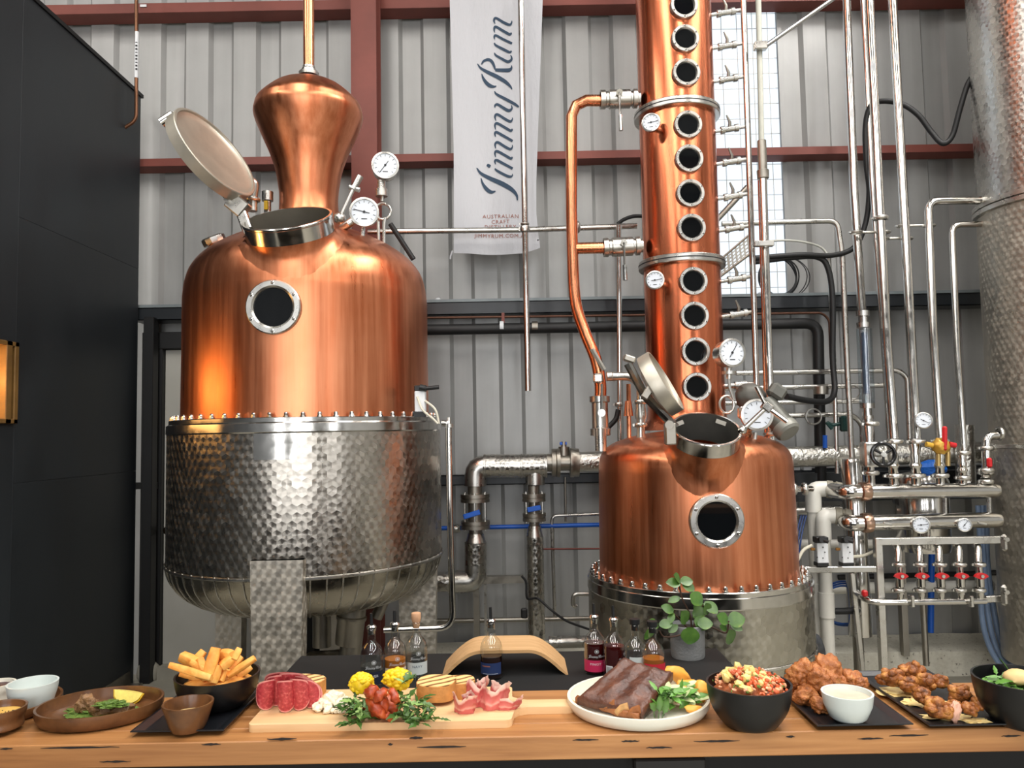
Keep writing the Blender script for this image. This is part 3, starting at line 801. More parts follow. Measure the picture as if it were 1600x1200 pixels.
# the outside of that lid shows: a ring, a strap and a clamp eye
a = at(981, 568, 3.56); b = at(1056, 668, 3.56)
g = G(); tube(g, [a, a * .5 + b * .5 + Vector((-.03, 0, -.005)), b], .02, 8); mk('lid_strap', g, STEEL, ld2)
g = G(); rbox(g, at(983, 561, 3.56), (.055, .045, .03), .006, rot(0, 20, 0)); mk('strap_eye', g, STEEL_D, ld2)
g = G(); rbox(g, at(1012, 613, 3.55), (.035, .035, .07), .006, rot(0, 35, 0)); mk('strap_pivot', g, STEEL_D, ld2)
h = at(1047, 678, 3.56); g = G(); rbox(g, h, (.05, .05, .1), .005); cyl(g, at(1046, 664, 3.53), at(1048, 664, 3.6), .02, 14); mk('hinge', g, STEEL_D, mw2)
g = G(); p0 = at(1160, 672, 3.56); p1 = at(1198, 636, 3.58); cyl(g, p0, p1, .011, 12); cyl(g, at(1182, 604, 3.58), p1, .010, 12); cyl(g, p1, at(1230, 659, 3.56), .0105, 12); rbox(g, p1, (.045, .04, .04), .005, rot(0, 40, 0)); blob(g, p0, (.022, .022, .022), .1, 2, 5, 2); mk('clamp_screw', g, STEEL, mw2)
# gauges on the pot
cg = at(1183, 648, 3.72); gauge(S2, cg, (-.06, -1, .02), pm(24, 3.72), .06, .6, 'temperature_gauge')
g = G(); tube(g, [cg + Vector((-.02, .06, -.06)), at(1168, 688, 3.85)], .016, 12); tube(g, [at(1180, 676, 3.8), at(1178, 692, 3.8)], .012, 10); rbox(g, at(1160, 645, 3.8), (.04, .05, .06), .01); mk('gauge_stem', g, STEEL_B, S2)
cg = at(1144, 551, 3.92); gauge(S2, cg, (.22, -1, .03), pm(22, 3.92), .09, 1.0)
g = G(); tube(g, [at(1139, 572, 3.98), at(1139, 592, 3.98)], .014, 12); tube(g, [at(1139, 580, 3.98), at(1139, 585, 3.98)], .036, 18); x = at(1136, 632, 3.98); Q = []
for k in range(22):
    aa = 2 * pi * k / 18 + 1.2; Q.append(x + Vector((.038 * cos(aa), .012 * k / 22, .045 * sin(aa))))
tube(g, Q, .007, 8); tube(g, [at(1139, 590, 3.98), at(1140, 605, 3.98), at(1147, 625, 3.98)], .008, 8); tube(g, [at(1130, 645, 3.98), at(1128, 664, 4.0)], .008, 8); mk('siphon_coil', g, STEEL_B, S2)
# column
YC = 4.28; XC = at(1071, 600, YC).x
def zc2(py, px=1064): return at(px, py, YC).z
def rc(hw): return rs(hw, YC, 1064)
RC = rc(61)
g = G(); lathe(g, [(rc(80), zc2(672)), (rc(70), zc2(664)), (rc(63), zc2(655)), (RC, zc2(640)), (RC, 5.6), (0, 5.6)], 72, (XC, YC, 0)); colo = mk('column', g, COPPER_COL, S2, sm=50)
for yy in (157, 402):
    zz = at(1060, yy, YC - RC).z
    g = G(); lathe(g, [(RC * .99, -.022), (rc(68), -.022), (rc(69), -.018), (rc(69), .018), (rc(68), .022), (RC * .99, .022)], 64, (XC, YC, zz)); fr = mk('column_flange', g, STEEL_B, S2)
    g = G(); lathe(g, [(rc(69.3), -.003), (rc(69.3), .003)], 64, (XC, YC, zz)); mk('gasket', g, PRINT, fr)
PN = Vector((.04, -1, 0)).normalized()
for (px, py) in ((1064, -44), (1066.5, 10), (1068, 62), (1070, 115), (1073, 196), (1074, 249), (1076, 303), (1078, 357), (1079, 440), (1080, 494), (1081.6, 549.6), (1083.4, 604.7)):
    q = at(px, py, YC - RC); c = Vector((XC, YC, q.z)) + PN * (RC + .008)
    sight(S2, c, PN, pm(22.5, 4.08), pm(15.5, 4.08), 6, .02)
for (px, py) in ((1017, 198), (1023, 441)):
    q = at(px, py, YC - RC * .8); gauge(S2, q + Vector((-.01, -.06, 0)), (-.32, -1, -.02), pm(14.5, 4.0), .03, .1, 'temperature_gauge')
    g = G(); tube(g, [q + Vector((0, -.05, 0)), q + Vector((.04, .06, -.005))], .016, 10); mk('gauge_stem', g, STEEL_B, S2)
# sampling valves between column and riser
def smp(py, px):
    a = at(px, py + 4, YC - .03); b = at(px + 54, py - 5, YC - .03)
    g = G(); tube(g, [a, b], .011, 10); d = (b - a).normalized()
    for f in (.28, .68): cyl(g, a + (b - a) * (f - .05), a + (b - a) * (f + .05), .022, 14)
    cyl(g, a + (b - a) * .3, a + (b - a) * .66, .017, 12)
    o = mk('sample_valve', g, STEEL_B, S2)
    m = a + (b - a) * .48; g = G(); tube(g, [m, m + Vector((0, -.01, .035)), m + Vector((-.018, -.015, .075))], [.011, .009, .005], 8); mk('lever', g, STEEL_D, o)
for py, px in ((-34, 1105), (20, 1108), (72, 1110), (124, 1112), (202, 1114), (253, 1117), (307, 1119), (357, 1121), (436, 1125), (491, 1128)): smp(py, px)
g = G(); tube(g, [at(1128, 604, YC - .03), at(1182, 600, YC - .03)], .016, 12); cyl(g, at(1148, 603, YC - .03), at(1166, 602, YC - .03), .026, 16); mk('sample_valve', g, STEEL_B, S2)
# short fittings on the pot's left shoulder
g = G(); c = at(939, 705, 4.05); lathe(g, [(pm(9, 4.05), 0), (pm(9, 4.05), .12)], 20, c); mk('nozzle', g, STEEL_B, S2)
g = G(); tube(g, fillet([at(1001, 690, 3.98), at(1001, 600, 3.98), at(985, 588, 3.98), at(957, 588, 3.98)], .09), pm(6.5, 4), 16)
for yy in (628, 664): clampring(g, at(1001, yy, 3.98), (0, 0, 1), pm(7, 4), .012)
lathe(g, [(pm(8, 4), 0), (pm(9, 4), .02), (pm(7, 4), .09)], 18, at(1001, 655, 3.98)); mk('vent_elbow', g, STEEL_B, S2)
g = G(); tube(g, [at(983, 690, 4.1), at(982, 600, 4.1)], pm(3.5, 4.1), 10); lathe(g, [(pm(8, 4), 0), (pm(5, 4), .08)], 14, at(982, 650, 4.1)); mk('thin_riser', g, COPPER_PIPE, S2)

# ================================================================== PIPEWORK
def pipe(name, pts, rpx, mat, label, cat='pipe', bend=.05, n=14, parent=None, group=None, smooth=False, clamps=()):
    P = [at(*p) for p in pts]; Ym = sum(p[2] for p in pts) / len(pts)
    Q = spline(P, 8) if smooth else (fillet(P, bend) if len(P) > 2 else P)
    g = G(); tube(g, Q, pm(rpx, Ym), n)
    o = mk(name, g, mat, parent, label, cat, group)
    for c in clamps:                       # (px, py, Y, axis, r px)
        g = G(); clampring(g, at(c[0], c[1], c[2]), c[3], pm(c[4], c[2]), .014 if len(c) < 6 else c[5]); mk('clamp', g, STEEL_B, o)
    return o
UPV = (0, 0, 1); HX = (1, 0, 0)
# --- behind and between the stills
o = pipe('copper_drain_pipe', [(213, -40, 4.96), (213, 188, 4.96), (194, 200, 4.96)], 2.8, plain('dull_copper', (120, 84, 62), .4, .8), 'thin dull copper pipe with white label strip, dropping beside the black wall', bend=.06)
g = G(); cyl(g, at(213, 122, 4.96), at(213, 50, 4.96), pm(3.3, 4.96), 12); lb = mk('label_strip', g, WHITE, o)
g = G()
for k in range(9): box(g, at(213, 66 + 5.2 * k, 4.945), (.012, .003, .010 if k % 3 else .004))
mk('label_marks', g, PRINT, lb, kind='stuff')
g = G(); box(g, at(224, 9, 5.215), (.045, .004, .018)); tg = mk('wall_tag', g, WHITE, None, 'small white tag stuck to the top red girt beside the copper pipe', 'tag', sm=0)
rail = pipe('steel_rail_pipe', [(575, 362, 4.92), (820, 359, 4.92), (995, 353, 4.92)], 4.5, STEEL_B, 'long level steel pipe crossing in front of the banner hem', clamps=[(899, 355, 4.92, HX, 7, .03)])
pipe('drop_pipe', [(813, -40, 4.86), (825, 611, 4.86)], 5, STEEL, 'straight upright steel pipe hanging in front of the banner', clamps=[(820, 358, 4.86, UPV, 5.5, .022), (820, 350, 4.86, UPV, 5, .008)])
pipe('riser_pipe', [(967, 352, 4.82), (968, 600, 4.82), (972, 1074, 4.82)], 4.4, STEEL, 'upright steel pipe just left of the copper column', clamps=[(967, 632, 4.82, UPV, 5)])
pipe('black_cable', [(965, 350, 4.95), (975, 343, 4.95), (990, 338, 4.95), (1010, 338, 4.95)], 3, BLACKR, 'short black cable looping behind the copper column at the rail', 'cable', smooth=True)
pipe('black_hose', [(966, 640, 4.6), (962, 655, 4.6), (950, 668, 4.6)], 4, BLACKR, 'short black hose bending left under the upright pipe by the column', 'hose', smooth=True)
ins = pipe('insulated_pipe', [(640, 516, 5.12), (1278, 505, 5.12), (1283, 775, 5.12)], 8.5, BLACKR, 'thick black insulated pipe under the black beam, turning down on the right', bend=.09)
for px, m in ((784, WHITE), (834, STEEL_D)):
    g = G(); cyl(g, at(px - 3, 511, 5.12), at(px + (3 if m == WHITE else 6), 511, 5.12), pm(9.3, 5.12), 16); mk('pipe_band', g, m, ins)
pipe('thin_copper_pipe', [(640, 497, 5.15), (1285, 489, 5.15), (1296, 500, 5.15), (1298, 560, 5.15)], 2, plain('brown_copper', (96, 66, 52), .5, .6), 'thin brown copper pipe running just under the black beam')
g = G(); box(g, at(786, 497, 5.14), (.02, .02, .07)); mk('pipe_hanger', g, BROWNST, rail if False else None, 'small rusty hanger bracket on the thin copper pipe', 'bracket', sm=0)

# --- reflux pipe in copper with two lever valves
rf = thing('reflux_pipe', at(937, 700, 4.1), 'thick copper bypass pipe with two lever valves left of the column', 'pipe')
P = [at(*p) for p in ((945, 157, 4.22), (915, 158, 4.22), (893, 182, 4.22), (893, 330, 4.22), (896, 430, 4.21), (901, 480, 4.2), (915, 522, 4.18), (931, 562, 4.16), (938, 600, 4.15), (938, 625, 4.15))]
Q = [P[0]] + [P[1], P[1] * .5 + P[2] * .5, P[2]] + spline(P[3:], 6)
Q = [at(945, 157, 4.22), at(916, 157, 4.22), at(900, 165, 4.22), at(893, 182, 4.22)] + spline(P[3:], 6)
mk('copper_run', tube(G(), Q, pm(9.2, 4.2), 20), COPPER_PIPE, rf)
mk('copper_branch', tube(G(), [at(897, 388, 4.22), at(948, 387, 4.22)], pm(9, 4.22), 20), COPPER_PIPE, rf)
def levervalve(parent, pa, pb, Y, hr, hx, hy0, hy1):
    a, b = at(*pa, Y), at(*pb, Y); A = (b - a).normalized(); L = (b - a).length; r = pm(hr, Y)
    g = G(); lathe(g, [(r * .8, 0), (r, .0), (r, L * .12), (r * .86, L * .14), (r * .86, L * .2), (r, L * .22), (r, L * .74), (r * .8, L * .76), (r * .8, L * .8), (r, L * .82), (r, L * .92), (r * .7, L * .94), (r * .7, L)], 24, a, A)
    o = mk('ball_valve', g, STEEL_B, parent)
    top = at(hx, hy0, Y - r - .03)
    g = G(); cyl(g, at(hx, hy0, Y - r * .5), top, .018, 16); tube(g, [top, at(hx + 1, hy0 + (hy1 - hy0) * .6, Y - r - .03)], .006, 8); tube(g, [at(hx + 1, hy0 + (hy1 - hy0) * .6, Y - r - .03), at(hx + 2, hy1, Y - r - .03)], .0125, 10); mk('lever', g, STEEL, o)
levervalve(rf, (938, 156), (1000, 154), 4.22, 15, 968, 144, 204)
levervalve(rf, (943, 387), (1004, 384), 4.22, 15, 975, 379, 438)
g = G(); A = at(939, 705, 4.15); lathe(g, [(pm(9, 4.15), 0), (pm(9, 4.15), .08), (pm(16, 4.15), .085), (pm(16, 4.15), .12), (pm(13, 4.15), .125), (pm(13, 4.15), .26), (pm(16, 4.15), .265), (pm(16, 4.15), .295), (pm(9, 4.15), .3)], 24, A); u = mk('union', g, STEEL_B, rf)
g = G(); tube(g, [at(940, 600, 4.05), at(940, 645, 4.05)], .006, 8); cyl(g, at(940, 645, 4.08), at(940, 645, 4.03), .02, 14); mk('lever', g, STEEL, u)
mk('label_strip', tube(G(), [at(925, 545, 4.1), at(944, 578, 4.1)], .012, 4), plain('grey_label', (150, 148, 140), .5), rf)
g = G(); rbox(g, at(934, 591, 4.07), (.05, .05, .05), .008); cyl(g, at(948, 588, 4.07), at(962, 588, 4.07), .026, 16); mk('side_valve', g, STEEL_B, rf)

# --- steam line between the stills
sl = thing('steam_line', at(745, 990, 4.95), 'circle-ground steel steam line with elbows and two blue-handled valves', 'pipe')
YS = 4.95
def seg(name, pts, rp, mat, bend=.1, n=24, par=None): return mk(name, tube(G(), fillet([at(*p) for p in pts], bend, 4) if len(pts) > 2 else [at(*p) for p in pts], pm(rp, YS), n), mat, par or sl)
seg('insulated_elbow', [(743, 759, YS), (743, 729, YS), (786, 728, YS)], 17, STEEL_B, .13)
seg('insulated_run', [(755, 728, YS), (815, 728, YS)], 18, PERL_S)
seg('insulated_run', [(816, 728, YS), (853, 727, YS)], 18.4, PERL_S)
seg('insulated_run', [(743, 847, YS), (743, 882, YS)], 17, PERL_S)
seg('insulated_elbow', [(743, 878, YS), (743, 908, YS), (700, 909, YS)], 17, STEEL_B, .13)
seg('insulated_run', [(716, 909, YS), (676, 909, YS)], 15, PERL_S)
seg('insulated_run', [(836, 838, YS), (839, 1000, YS)], 13, PERL_S)
seg('tee_branch', [(836, 735, YS), (836, 757, YS)], 15, STEEL_B)
for px in (758, 815, 853):
    mk('seam_band', lathe(G(), [(pm(18, YS), -.006), (pm(19, YS), -.004), (pm(19, YS), .004), (pm(18, YS), .006)], 24, at(px, 728, YS), (1, 0, 0)), STEEL_B, sl)
def fvalve(px, y0, y1, w, hx0, hy0, hx1, hy1):       # flanged valve on an upright pipe
    H = at(px, y0, YS).z - at(px, y1, YS).z; r = pm(w, YS); c = at(px, y1, YS)
    g = G(); lathe(g, [(r * .45, -.03), (r * .45, 0), (r, 0), (r, .022), (r * .95, .024), (r * .95, .028), (r, .03), (r, .05), (r * .5, .052), (r * .5, H - .052), (r, H - .05), (r, H - .03), (r * .95, H - .028), (r * .95, H - .024), (r, H - .022), (r, H), (r * .5, H), (r * .5, H + .05)], 28, c)
    o = mk('flanged_valve', g, STEEL_D, sl)
    for k in range(6):
        a = pi * (k + .5) / 3; p = c + Vector((r * .8 * cos(a), r * .8 * sin(a), 0)); mk('tie_bolt', cyl(G(), p + Vector((0, 0, -.01)), p + Vector((0, 0, H + .01)), .006, 6), STEEL_B, o)
    g = G(); a, b = at(hx0, hy0, YS - .12), at(hx1, hy1, YS - .12); d = (b - a).normalized(); Rm = Matrix((d, Vector((0, 1, 0)), d.cross(Vector((0, 1, 0))))).transposed()
    rbox(g, (a + b) / 2, ((b - a).length, .012, .032), .004, Rm); mk('blue_handle', g, BLUEP, o, label='blue valve handle')
    mk('reducer', lathe(G(), [(pm(17 if w > 21 else 13.3, YS), -.10), (r * .52, -.03)], 24, c), STEEL_B, sl)
fvalve(743, 772, 826, 22.5, 724, 808, 750, 800)
fvalve(835, 771, 814, 18, 824, 797, 845, 793)
# flange valve on the level run
c = at(862, 723, YS); g = G()
r = pm(23, YS); L = pm(42, YS)
lathe(g, [(r * .6, -.04), (r * .6, 0), (r * .95, 0), (r * .95, L * .14), (r * .9, L * .16), (r * .95, L * .18), (r, L * .3), (r * .55, L * .32), (r * .55, L * .66), (r, L * .68), (r, L * .8), (r * .95, L * .84), (r * .95, L), (r * .6, L)], 28, c, (1, 0, -.01)); fv = mk('flanged_valve', g, STEEL_D, sl)
g = G(); cyl(g, at(881, 712, YS), at(881, 698, YS), .035, 14); cyl(g, at(881, 698, YS), at(881, 690, YS), .018, 12); mk('valve_stem', g, STEEL_D, fv)
mk('valve_cap', rbox(G(), at(880, 693, YS), (.045, .03, .018), .003), BLUEP, fv)
seg('foil_run', [(902, 722, YS), (950, 721, YS), (1235, 714, YS), (1400, 710, YS), (1570, 706, YS)], 16, FOIL, .05)
pipe('blue_pipe', [(660, 826, 5.15), (940, 820, 5.15)], 3.4, BLUEP, 'straight blue plastic pipe running low along the back wall', clamps=[(712, 826, 5.15, HX, 4.5, .03)])
pipe('thin_red_pipe', [(830, 858, 4.98), (1000, 857, 4.98)], 1.3, plain('dull_red_pipe', (110, 50, 40), .5, .3), 'very thin red pipe left of the column still pot')
pipe('bent_steel_pipe', [(940, 803, 5.15), (862, 806, 5.15), (864, 880, 5.15), (867, 965, 5.15)], 2.6, STEEL_B, 'thin steel pipe with a square bend right of the steam line', bend=.04)
pipe('wall_pipe', [(883, 745, 5.2), (884, 815, 5.2)], 1.8, STEEL_D, 'short thin grey pipe dropping from the lower beam to the bent pipe')
pipe('floor_pipe', [(640, 971, 5.1), (930, 966, 5.1)], 3.6, STEEL_D, 'level steel pipe low down behind the wooden arch stand')
pipe('foil_floor_pipe', [(858, 1004, 4.85), (930, 1002, 4.85)], 9, PERL_S, 'fat ground-steel pipe lying low beside the column still jacket')
pipe('hook_pipe', [(930, 928, 4.9), (896, 928, 4.9), (895, 945, 4.9), (901, 948, 4.9)], 3.5, STEEL_B, 'small hooked steel pipe end left of the column still jacket', bend=.03)
pipe('black_power_cable', [(815, 900, 4.8), (822, 910, 4.8), (824, 935, 4.8), (840, 935, 4.85), (860, 952, 4.8), (885, 970, 4.8), (925, 985, 4.8)], 1.8, BLACKR, 'black cable drooping behind the steel pipe to the floor', 'cable', smooth=True)
g = G(); rbox(g, at(819, 958, 4.8), (.04, .04, .06), .008); mk('cable_plug', g, BLACKR, None, 'black plug hanging on a cable beside the steam line', 'plug')
a, b = at(754, 905, 5.05), at(818, 905, 5.05)
g = G(); box(g, (a + b) / 2, (b.x - a.x, .05, pm(11, 5))); st = thing('pipe_support', (at(744, 990, 5.0).x, 5.0, 0), 'grey channel support post holding up the steam line elbow', 'support'); mk('cross_arm', g, STEEL_D, st, sm=0)
p = at(744, 912, 5.02); g = G(); box(g, (p.x, 5.02, p.z / 2), (pm(9, 5), .04, p.z)); mk('post', g, STEEL_D, st, sm=0)
p = at(758, 912, 5.06); g = G(); box(g, (p.x, 5.06, p.z / 2), (pm(4, 5), .03, p.z)); mk('slotted_strip', g, STEEL_B, st, sm=0)
g = G(); lathe(g, [(.115, 0), (.11, .025), (.07, .05), (.02, .06), (0, .06)], 28, (at(797, 990, 4.9).x, 4.9, .17)); mk('pale_dome_cover', g, plain('pale_blue_grey', (170, 182, 186), .4), None, 'pale grey domed cover on the footing behind the arch stand', 'cover')
# sampling loop pipe at the right of the left still
pipe('sight_pipe', [(690, 661, 3.95), (701, 661, 3.95), (703, 800, 3.95), (708, 981, 3.95), (600, 984, 3.95)], 5, STEEL, 'polished upright pipe hugging the right side of the big still jacket', bend=.08)
g = G(); cyl(g, at(702, 662, 3.95), at(702, 652, 3.95), .01, 10); cyl(g, at(702, 668, 3.95), at(702, 662, 3.95), .022, 14); mk('pipe_top_fitting', g, STEEL_B, None, 'small threaded fitting atop the polished pipe beside the still jacket', 'fitting')

# --- risers right of the column
YR = 4.24
pipe('sample_riser', [(1160, -40, YR), (1178, 480, YR), (1183, 640, YR)], 4.8, STEEL, 'polished riser pipe joining the sample valves of the column')
r2_ = thing('vent_riser', at(1205, 700, 4.12), 'riser pipe with pale upper length and grey coupling right of the column', 'pipe')
mk('upper_length', tube(G(), [at(1184, -40, 4.2), at(1190, 225, 4.2)], pm(4.5, 4.2), 14), plain('pale_pvc', (190, 190, 178), .4), r2_)
g = G(); lathe(g, [(pm(5, 4.2), -.22), (pm(9, 4.2), -.215), (pm(9.5, 4.2), -.17), (pm(7, 4.2), -.165), (pm(7, 4.2), 0), (pm(5, 4.2), .004)], 20, at(1190, 220, 4.2)); mk('coupling', g, STEEL_D, r2_)
mk('lower_length', tube(G(), [at(1192, 275, 4.2), at(1199, 500, 4.16), at(1206, 700, 4.1)], pm(6.2, 4.15), 14), STEEL, r2_)
g = G(); clampring(g, at(1207, 678, 4.1), UPV, pm(8, 4.1), .012); mk('clamp', g, STEEL_B, r2_)
g = G(); rbox(g, at(1188, 72, 4.17), (.07, .04, .045), .004); mk('rod_clamp', g, STEEL_B, r2_)
g = G(); rbox(g, at(1193, 381, 4.15), (.11, .035, .03), .004); mk('pipe_clip', g, STEEL_B, r2_)
pipe('copper_back_riser', [(1187, 275, 4.3), (1193, 480, 4.28), (1198, 690, 4.2)], 3.5, COPPER_PIPE, 'copper pipe tucked behind the vent riser right of the column')
pipe('diagonal_rod', [(1190, 76, 4.2), (1305, -4, 4.35)], 3.6, STEEL, 'steel rod slanting up right from the pale riser', 'rod')
# --- upright pipes at the right
pr = [('A', [(1321, -40, 4.7), (1334, 290, 4.6), (1347, 492, 4.55)], 6.5, 'first tall steel pipe from the window, ending above the flow meter'),
      ('B', [(1346, -40, 4.95), (1362, 280, 4.85), (1381, 540, 4.75), (1391, 700, 4.7)], 4.4, 'thin tall steel pipe half hidden behind its thicker neighbour'),
      ('C', [(1356, -40, 4.6), (1373, 300, 4.5), (1386, 540, 4.42), (1397, 692, 4.36)], 7.3, 'thickest tall steel pipe of the row, above the handwheel'),
      ('D', [(1392, -40, 4.6), (1411, 300, 4.5), (1425, 560, 4.42), (1432, 692, 4.36)], 7, 'tall steel pipe with a small gauge near its foot')]
for q in pr: pipe('steel_riser', q[1], q[2], STEEL, q[3], group='tall steel risers')
pipe('tank_pipe', [(1545, 313, 4.5), (1450, 314, 4.5), (1458, 520, 4.42), (1469, 692, 4.36)], 6.4, STEEL, 'steel pipe with elbow from the big tank above its ring', bend=.07, clamps=[(1537, 313, 4.5, HX, 8, .014)])
pipe('tank_pipe', [(1552, 350, 4.5), (1487, 351, 4.5), (1496, 560, 4.42), (1506, 704, 4.36)], 5, STEEL, 'steel pipe with elbow from the big tank below its ring', bend=.06, clamps=[(1544, 350, 4.5, HX, 6.5, .014)])
for (x0, x1, y, ya) in ((1338, 1382, 363, 363), (1380, 1417, 373, 372), (1411, 1452, 353, 352)):
    g = G(); tube(g, [at(x0, y, 4.5), at(x1, ya, 4.5)], .008, 8)
    for xx in (x0, x1): clampring(g, at(xx, y, 4.5), UPV, pm(8, 4.5), .008, 1.2)
    mk('pipe_spacer', g, STEEL_B, None, {1338: 'spacer bar tying the first tall pipe to the thickest one', 1380: 'spacer bar tying the thickest tall pipe to the gauge pipe', 1411: 'spacer bar tying the gauge pipe to the elbowed tank pipe'}[x0], 'bracket', 'pipe spacers')
g = G(); clampring(g, at(1376, 341, 4.48), UPV, pm(8, 4.48), .012, 1.5); mk('pipe_collar', g, STEEL_B, None, 'clamp collar round the thickest tall pipe', 'clamp')
pipe('bent_riser', [(1128, 350, 4.92), (1210, 347, 4.92), (1308, 345, 4.92), (1316, 400, 4.9), (1324, 580, 4.85), (1331, 715, 4.8)], 4.4, STEEL_B, 'level steel pipe right of the window that bends down to the floor fittings', bend=.06)
pipe('short_riser', [(1295, 400, 4.95), (1303, 560, 4.92), (1308, 740, 4.9)], 3.4, STEEL_B, 'thin upright steel pipe beside the black hose')
for (y0, pts, r, lab) in ((582, [(1150, 583, 5.0), (1405, 579, 5.0), (1417, 590, 5.0), (1421, 690, 5.0)], 4, 'topmost of four level steel pipes behind the tall risers'),
                  (604, [(1130, 607, 5.0), (1385, 602, 5.0)], 4, 'second of four level steel pipes behind the tall risers'),
                  (627, [(1130, 630, 5.0), (1345, 627, 5.0)], 3.6, 'third of four level steel pipes behind the tall risers'),
                  (649, [(1215, 650, 5.0), (1330, 647, 5.0), (1347, 662, 5.0), (1348, 700, 5.0)], 4, 'lowest of four level steel pipes behind the tall risers')):
    pipe('level_pipe', pts, r, STEEL_B, lab, group='level pipes behind the risers', bend=.06)
# hoses
pipe('black_hose', [(1530, 108, 4.6), (1513, 130, 4.6), (1500, 170, 4.62), (1488, 212, 4.65), (1473, 224, 4.66), (1455, 206, 4.7), (1435, 180, 4.72), (1410, 163, 4.75), (1380, 158, 4.8), (1360, 166, 4.85), (1352, 200, 4.88), (1354, 260, 4.88), (1358, 300, 4.88), (1352, 350, 4.88), (1335, 386, 4.88), (1300, 399, 4.88), (1250, 398, 4.88), (1180, 403, 4.88)], 4.2, BLACKR, 'long black hose looping from the big tank behind the tall pipes', 'hose', smooth=True)
pipe('black_hose', [(1180, 409, 4.9), (1240, 402, 4.9), (1278, 402, 4.9), (1294, 420, 4.9), (1301, 470, 4.9), (1301, 560, 4.9), (1304, 610, 4.85), (1292, 627, 4.75), (1262, 626, 4.6), (1228, 619, 4.4)], 4.6, BLACKR, 'black hose dropping from the cable coil to the motor', 'hose', smooth=True)
pipe('white_tube', [(1190, 377, 4.95), (1240, 376, 4.95), (1280, 385, 4.95), (1296, 402, 4.95)], 1.8, plain('milky_tube', (196, 196, 186), .4), 'thin white tube arching above the black hoses', 'tube', smooth=True)
cc = thing('cable_coil', at(1215, 466, 5.24), 'coil of black cable hanging in the window above the beam', 'cable')
for k, (dx, rx, m) in enumerate(((0, 28, BLACKR), (1, 29, BLACKR), (0, 30, BLACKR), (2, 31, BLACKR), (8, 37, BLACKR), (13, 36, BLACKR))):
    cpt = at(1215 + dx, 433, 5.25 - .004 * k); R = pm(rx + .8, 5.25)
    mk('cable_loop', tube(G(), [cpt + Vector((R * cos(a), .01 * sin(3 * a + k), R * sin(a) * (1 if k < 4 else .9))) for a in [2 * pi * i / 36 for i in range(37)]], .005 if k < 4 else .0035, 6), m, cc)
# perforated tray bracket behind the column
tr = thing('perforated_tray', at(1150, 430, 4.9), 'slanting perforated steel tray in the window beside the column', 'tray')
a, b, c, d = at(1118, 412, 4.9), at(1174, 364, 4.9), at(1178, 392, 4.9), at(1120, 436, 4.9)
g = G(); nn, mm = 9, 5; V = []; F = []; base = 0
for i in range(nn):
    for j in range(mm):
        def Pq(u, v): return (a * (1 - u) + b * u) * (1 - v) + (d * (1 - u) + c * u) * v
        u0, u1, v0, v1 = i / nn, (i + 1) / nn, j / mm, (j + 1) / mm; e = .3
        o4 = [Pq(u0, v0), Pq(u1, v0), Pq(u1, v1), Pq(u0, v1)]
        um, vm_ = (u0 + u1) / 2, (v0 + v1) / 2; du, dv = (u1 - u0) * e, (v1 - v0) * e
        i4 = [Pq(um - du, vm_ - dv), Pq(um + du, vm_ - dv), Pq(um + du, vm_ + dv), Pq(um - du, vm_ + dv)]
        k = len(V); V += o4 + i4
        F += [(k + q, k + (q + 1) % 4, k + 4 + (q + 1) % 4, k + 4 + q) for q in range(4)]
V2 = [v + Vector((0, .004, 0)) for v in V]; F2 = [tuple(i + len(V) for i in f[::-1]) for f in F]
g.add(V + V2, F + F2); mk('perforated_plate', g, STEEL_D, tr, sm=0)
mk('tray_edge', tube(G(), [d, c], .01, 6), STEEL_D, tr); mk('tray_edge', tube(G(), [a, b], .008, 6), STEEL_D, tr)
pipe('grey_strut', [(1118, 346, 4.95), (1168, 292, 4.95)], 4.5, STEEL_D, 'dark grey strut slanting up across the window beside the column', 'strut')
# motor by the pot
mt = thing('stirrer_motor', at(1212, 690, 3.95), 'grey cylindrical motor behind the blue lit dial of the column still', 'motor')
g = G(); a, b = at(1196, 632, 4.0), at(1226, 668, 3.9); cyl(g, a, b, pm(18, 3.95), 28); mk('motor_body', g, plain('grey_motor', (92, 92, 86), .45, .4), mt)
d = (b - a).normalized(); mk('motor_end', lathe(G(), [(pm(19, 3.95), -.01), (pm(20, 3.95), 0), (pm(19.5, 3.95), .03), (pm(16, 3.95), .042), (0, .045)], 28, b, d), plain('light_grey_cap', (138, 138, 130), .45, .3), mt)
mk('terminal_box', rbox(G(), at(1214, 612, 3.98), (.085, .07, .075), .015, rot(0, 35, 0)), plain('grey_box', (104, 104, 98), .5, .4), mt)
mk('gearbox', blob(G(), at(1172, 620, 4.02), (.075, .06, .075), .15, 1.8, 9, 3), plain('dark_grey_cast', (96, 94, 88), .55, .4), mt)
for px, py, r in ((1333, 612, 11), (1271, 651, 12)):
    cpt = at(px, py, 4.95); R = pm(r, 4.95); g = G(); tube(g, [cpt + Vector((R * cos(t), 0, R * sin(t))) for t in [2 * pi * i / 24 for i in range(25)]], .006, 6)
    mk('siphon_ring', g, STEEL_B, None, 'small ring of bent tube on the level pipes, ' + ('nearer the flow meter' if px > 1300 else 'nearer the motor'), 'pipe ring')
g = G(); cyl(g, at(1283, 616, 4.9), at(1283, 604, 4.9), .045, 18); mk('dark_valve', g, STEEL_D, None, 'small dark round valve on the second level pipe', 'valve')
g = G(); rbox(g, at(1319, 662, 4.9), (.05, .05, .1), .01); tube(g, spline([at(1300, 670, 4.9), at(1292, 660, 4.9), at(1300, 664, 4.9), at(1312, 662, 4.9)], 4), .012, 8); mk('transmitter', g, plain('dark_green_box', (30, 66, 62), .4), None, 'dark green instrument box between the thin uprights', 'instrument')
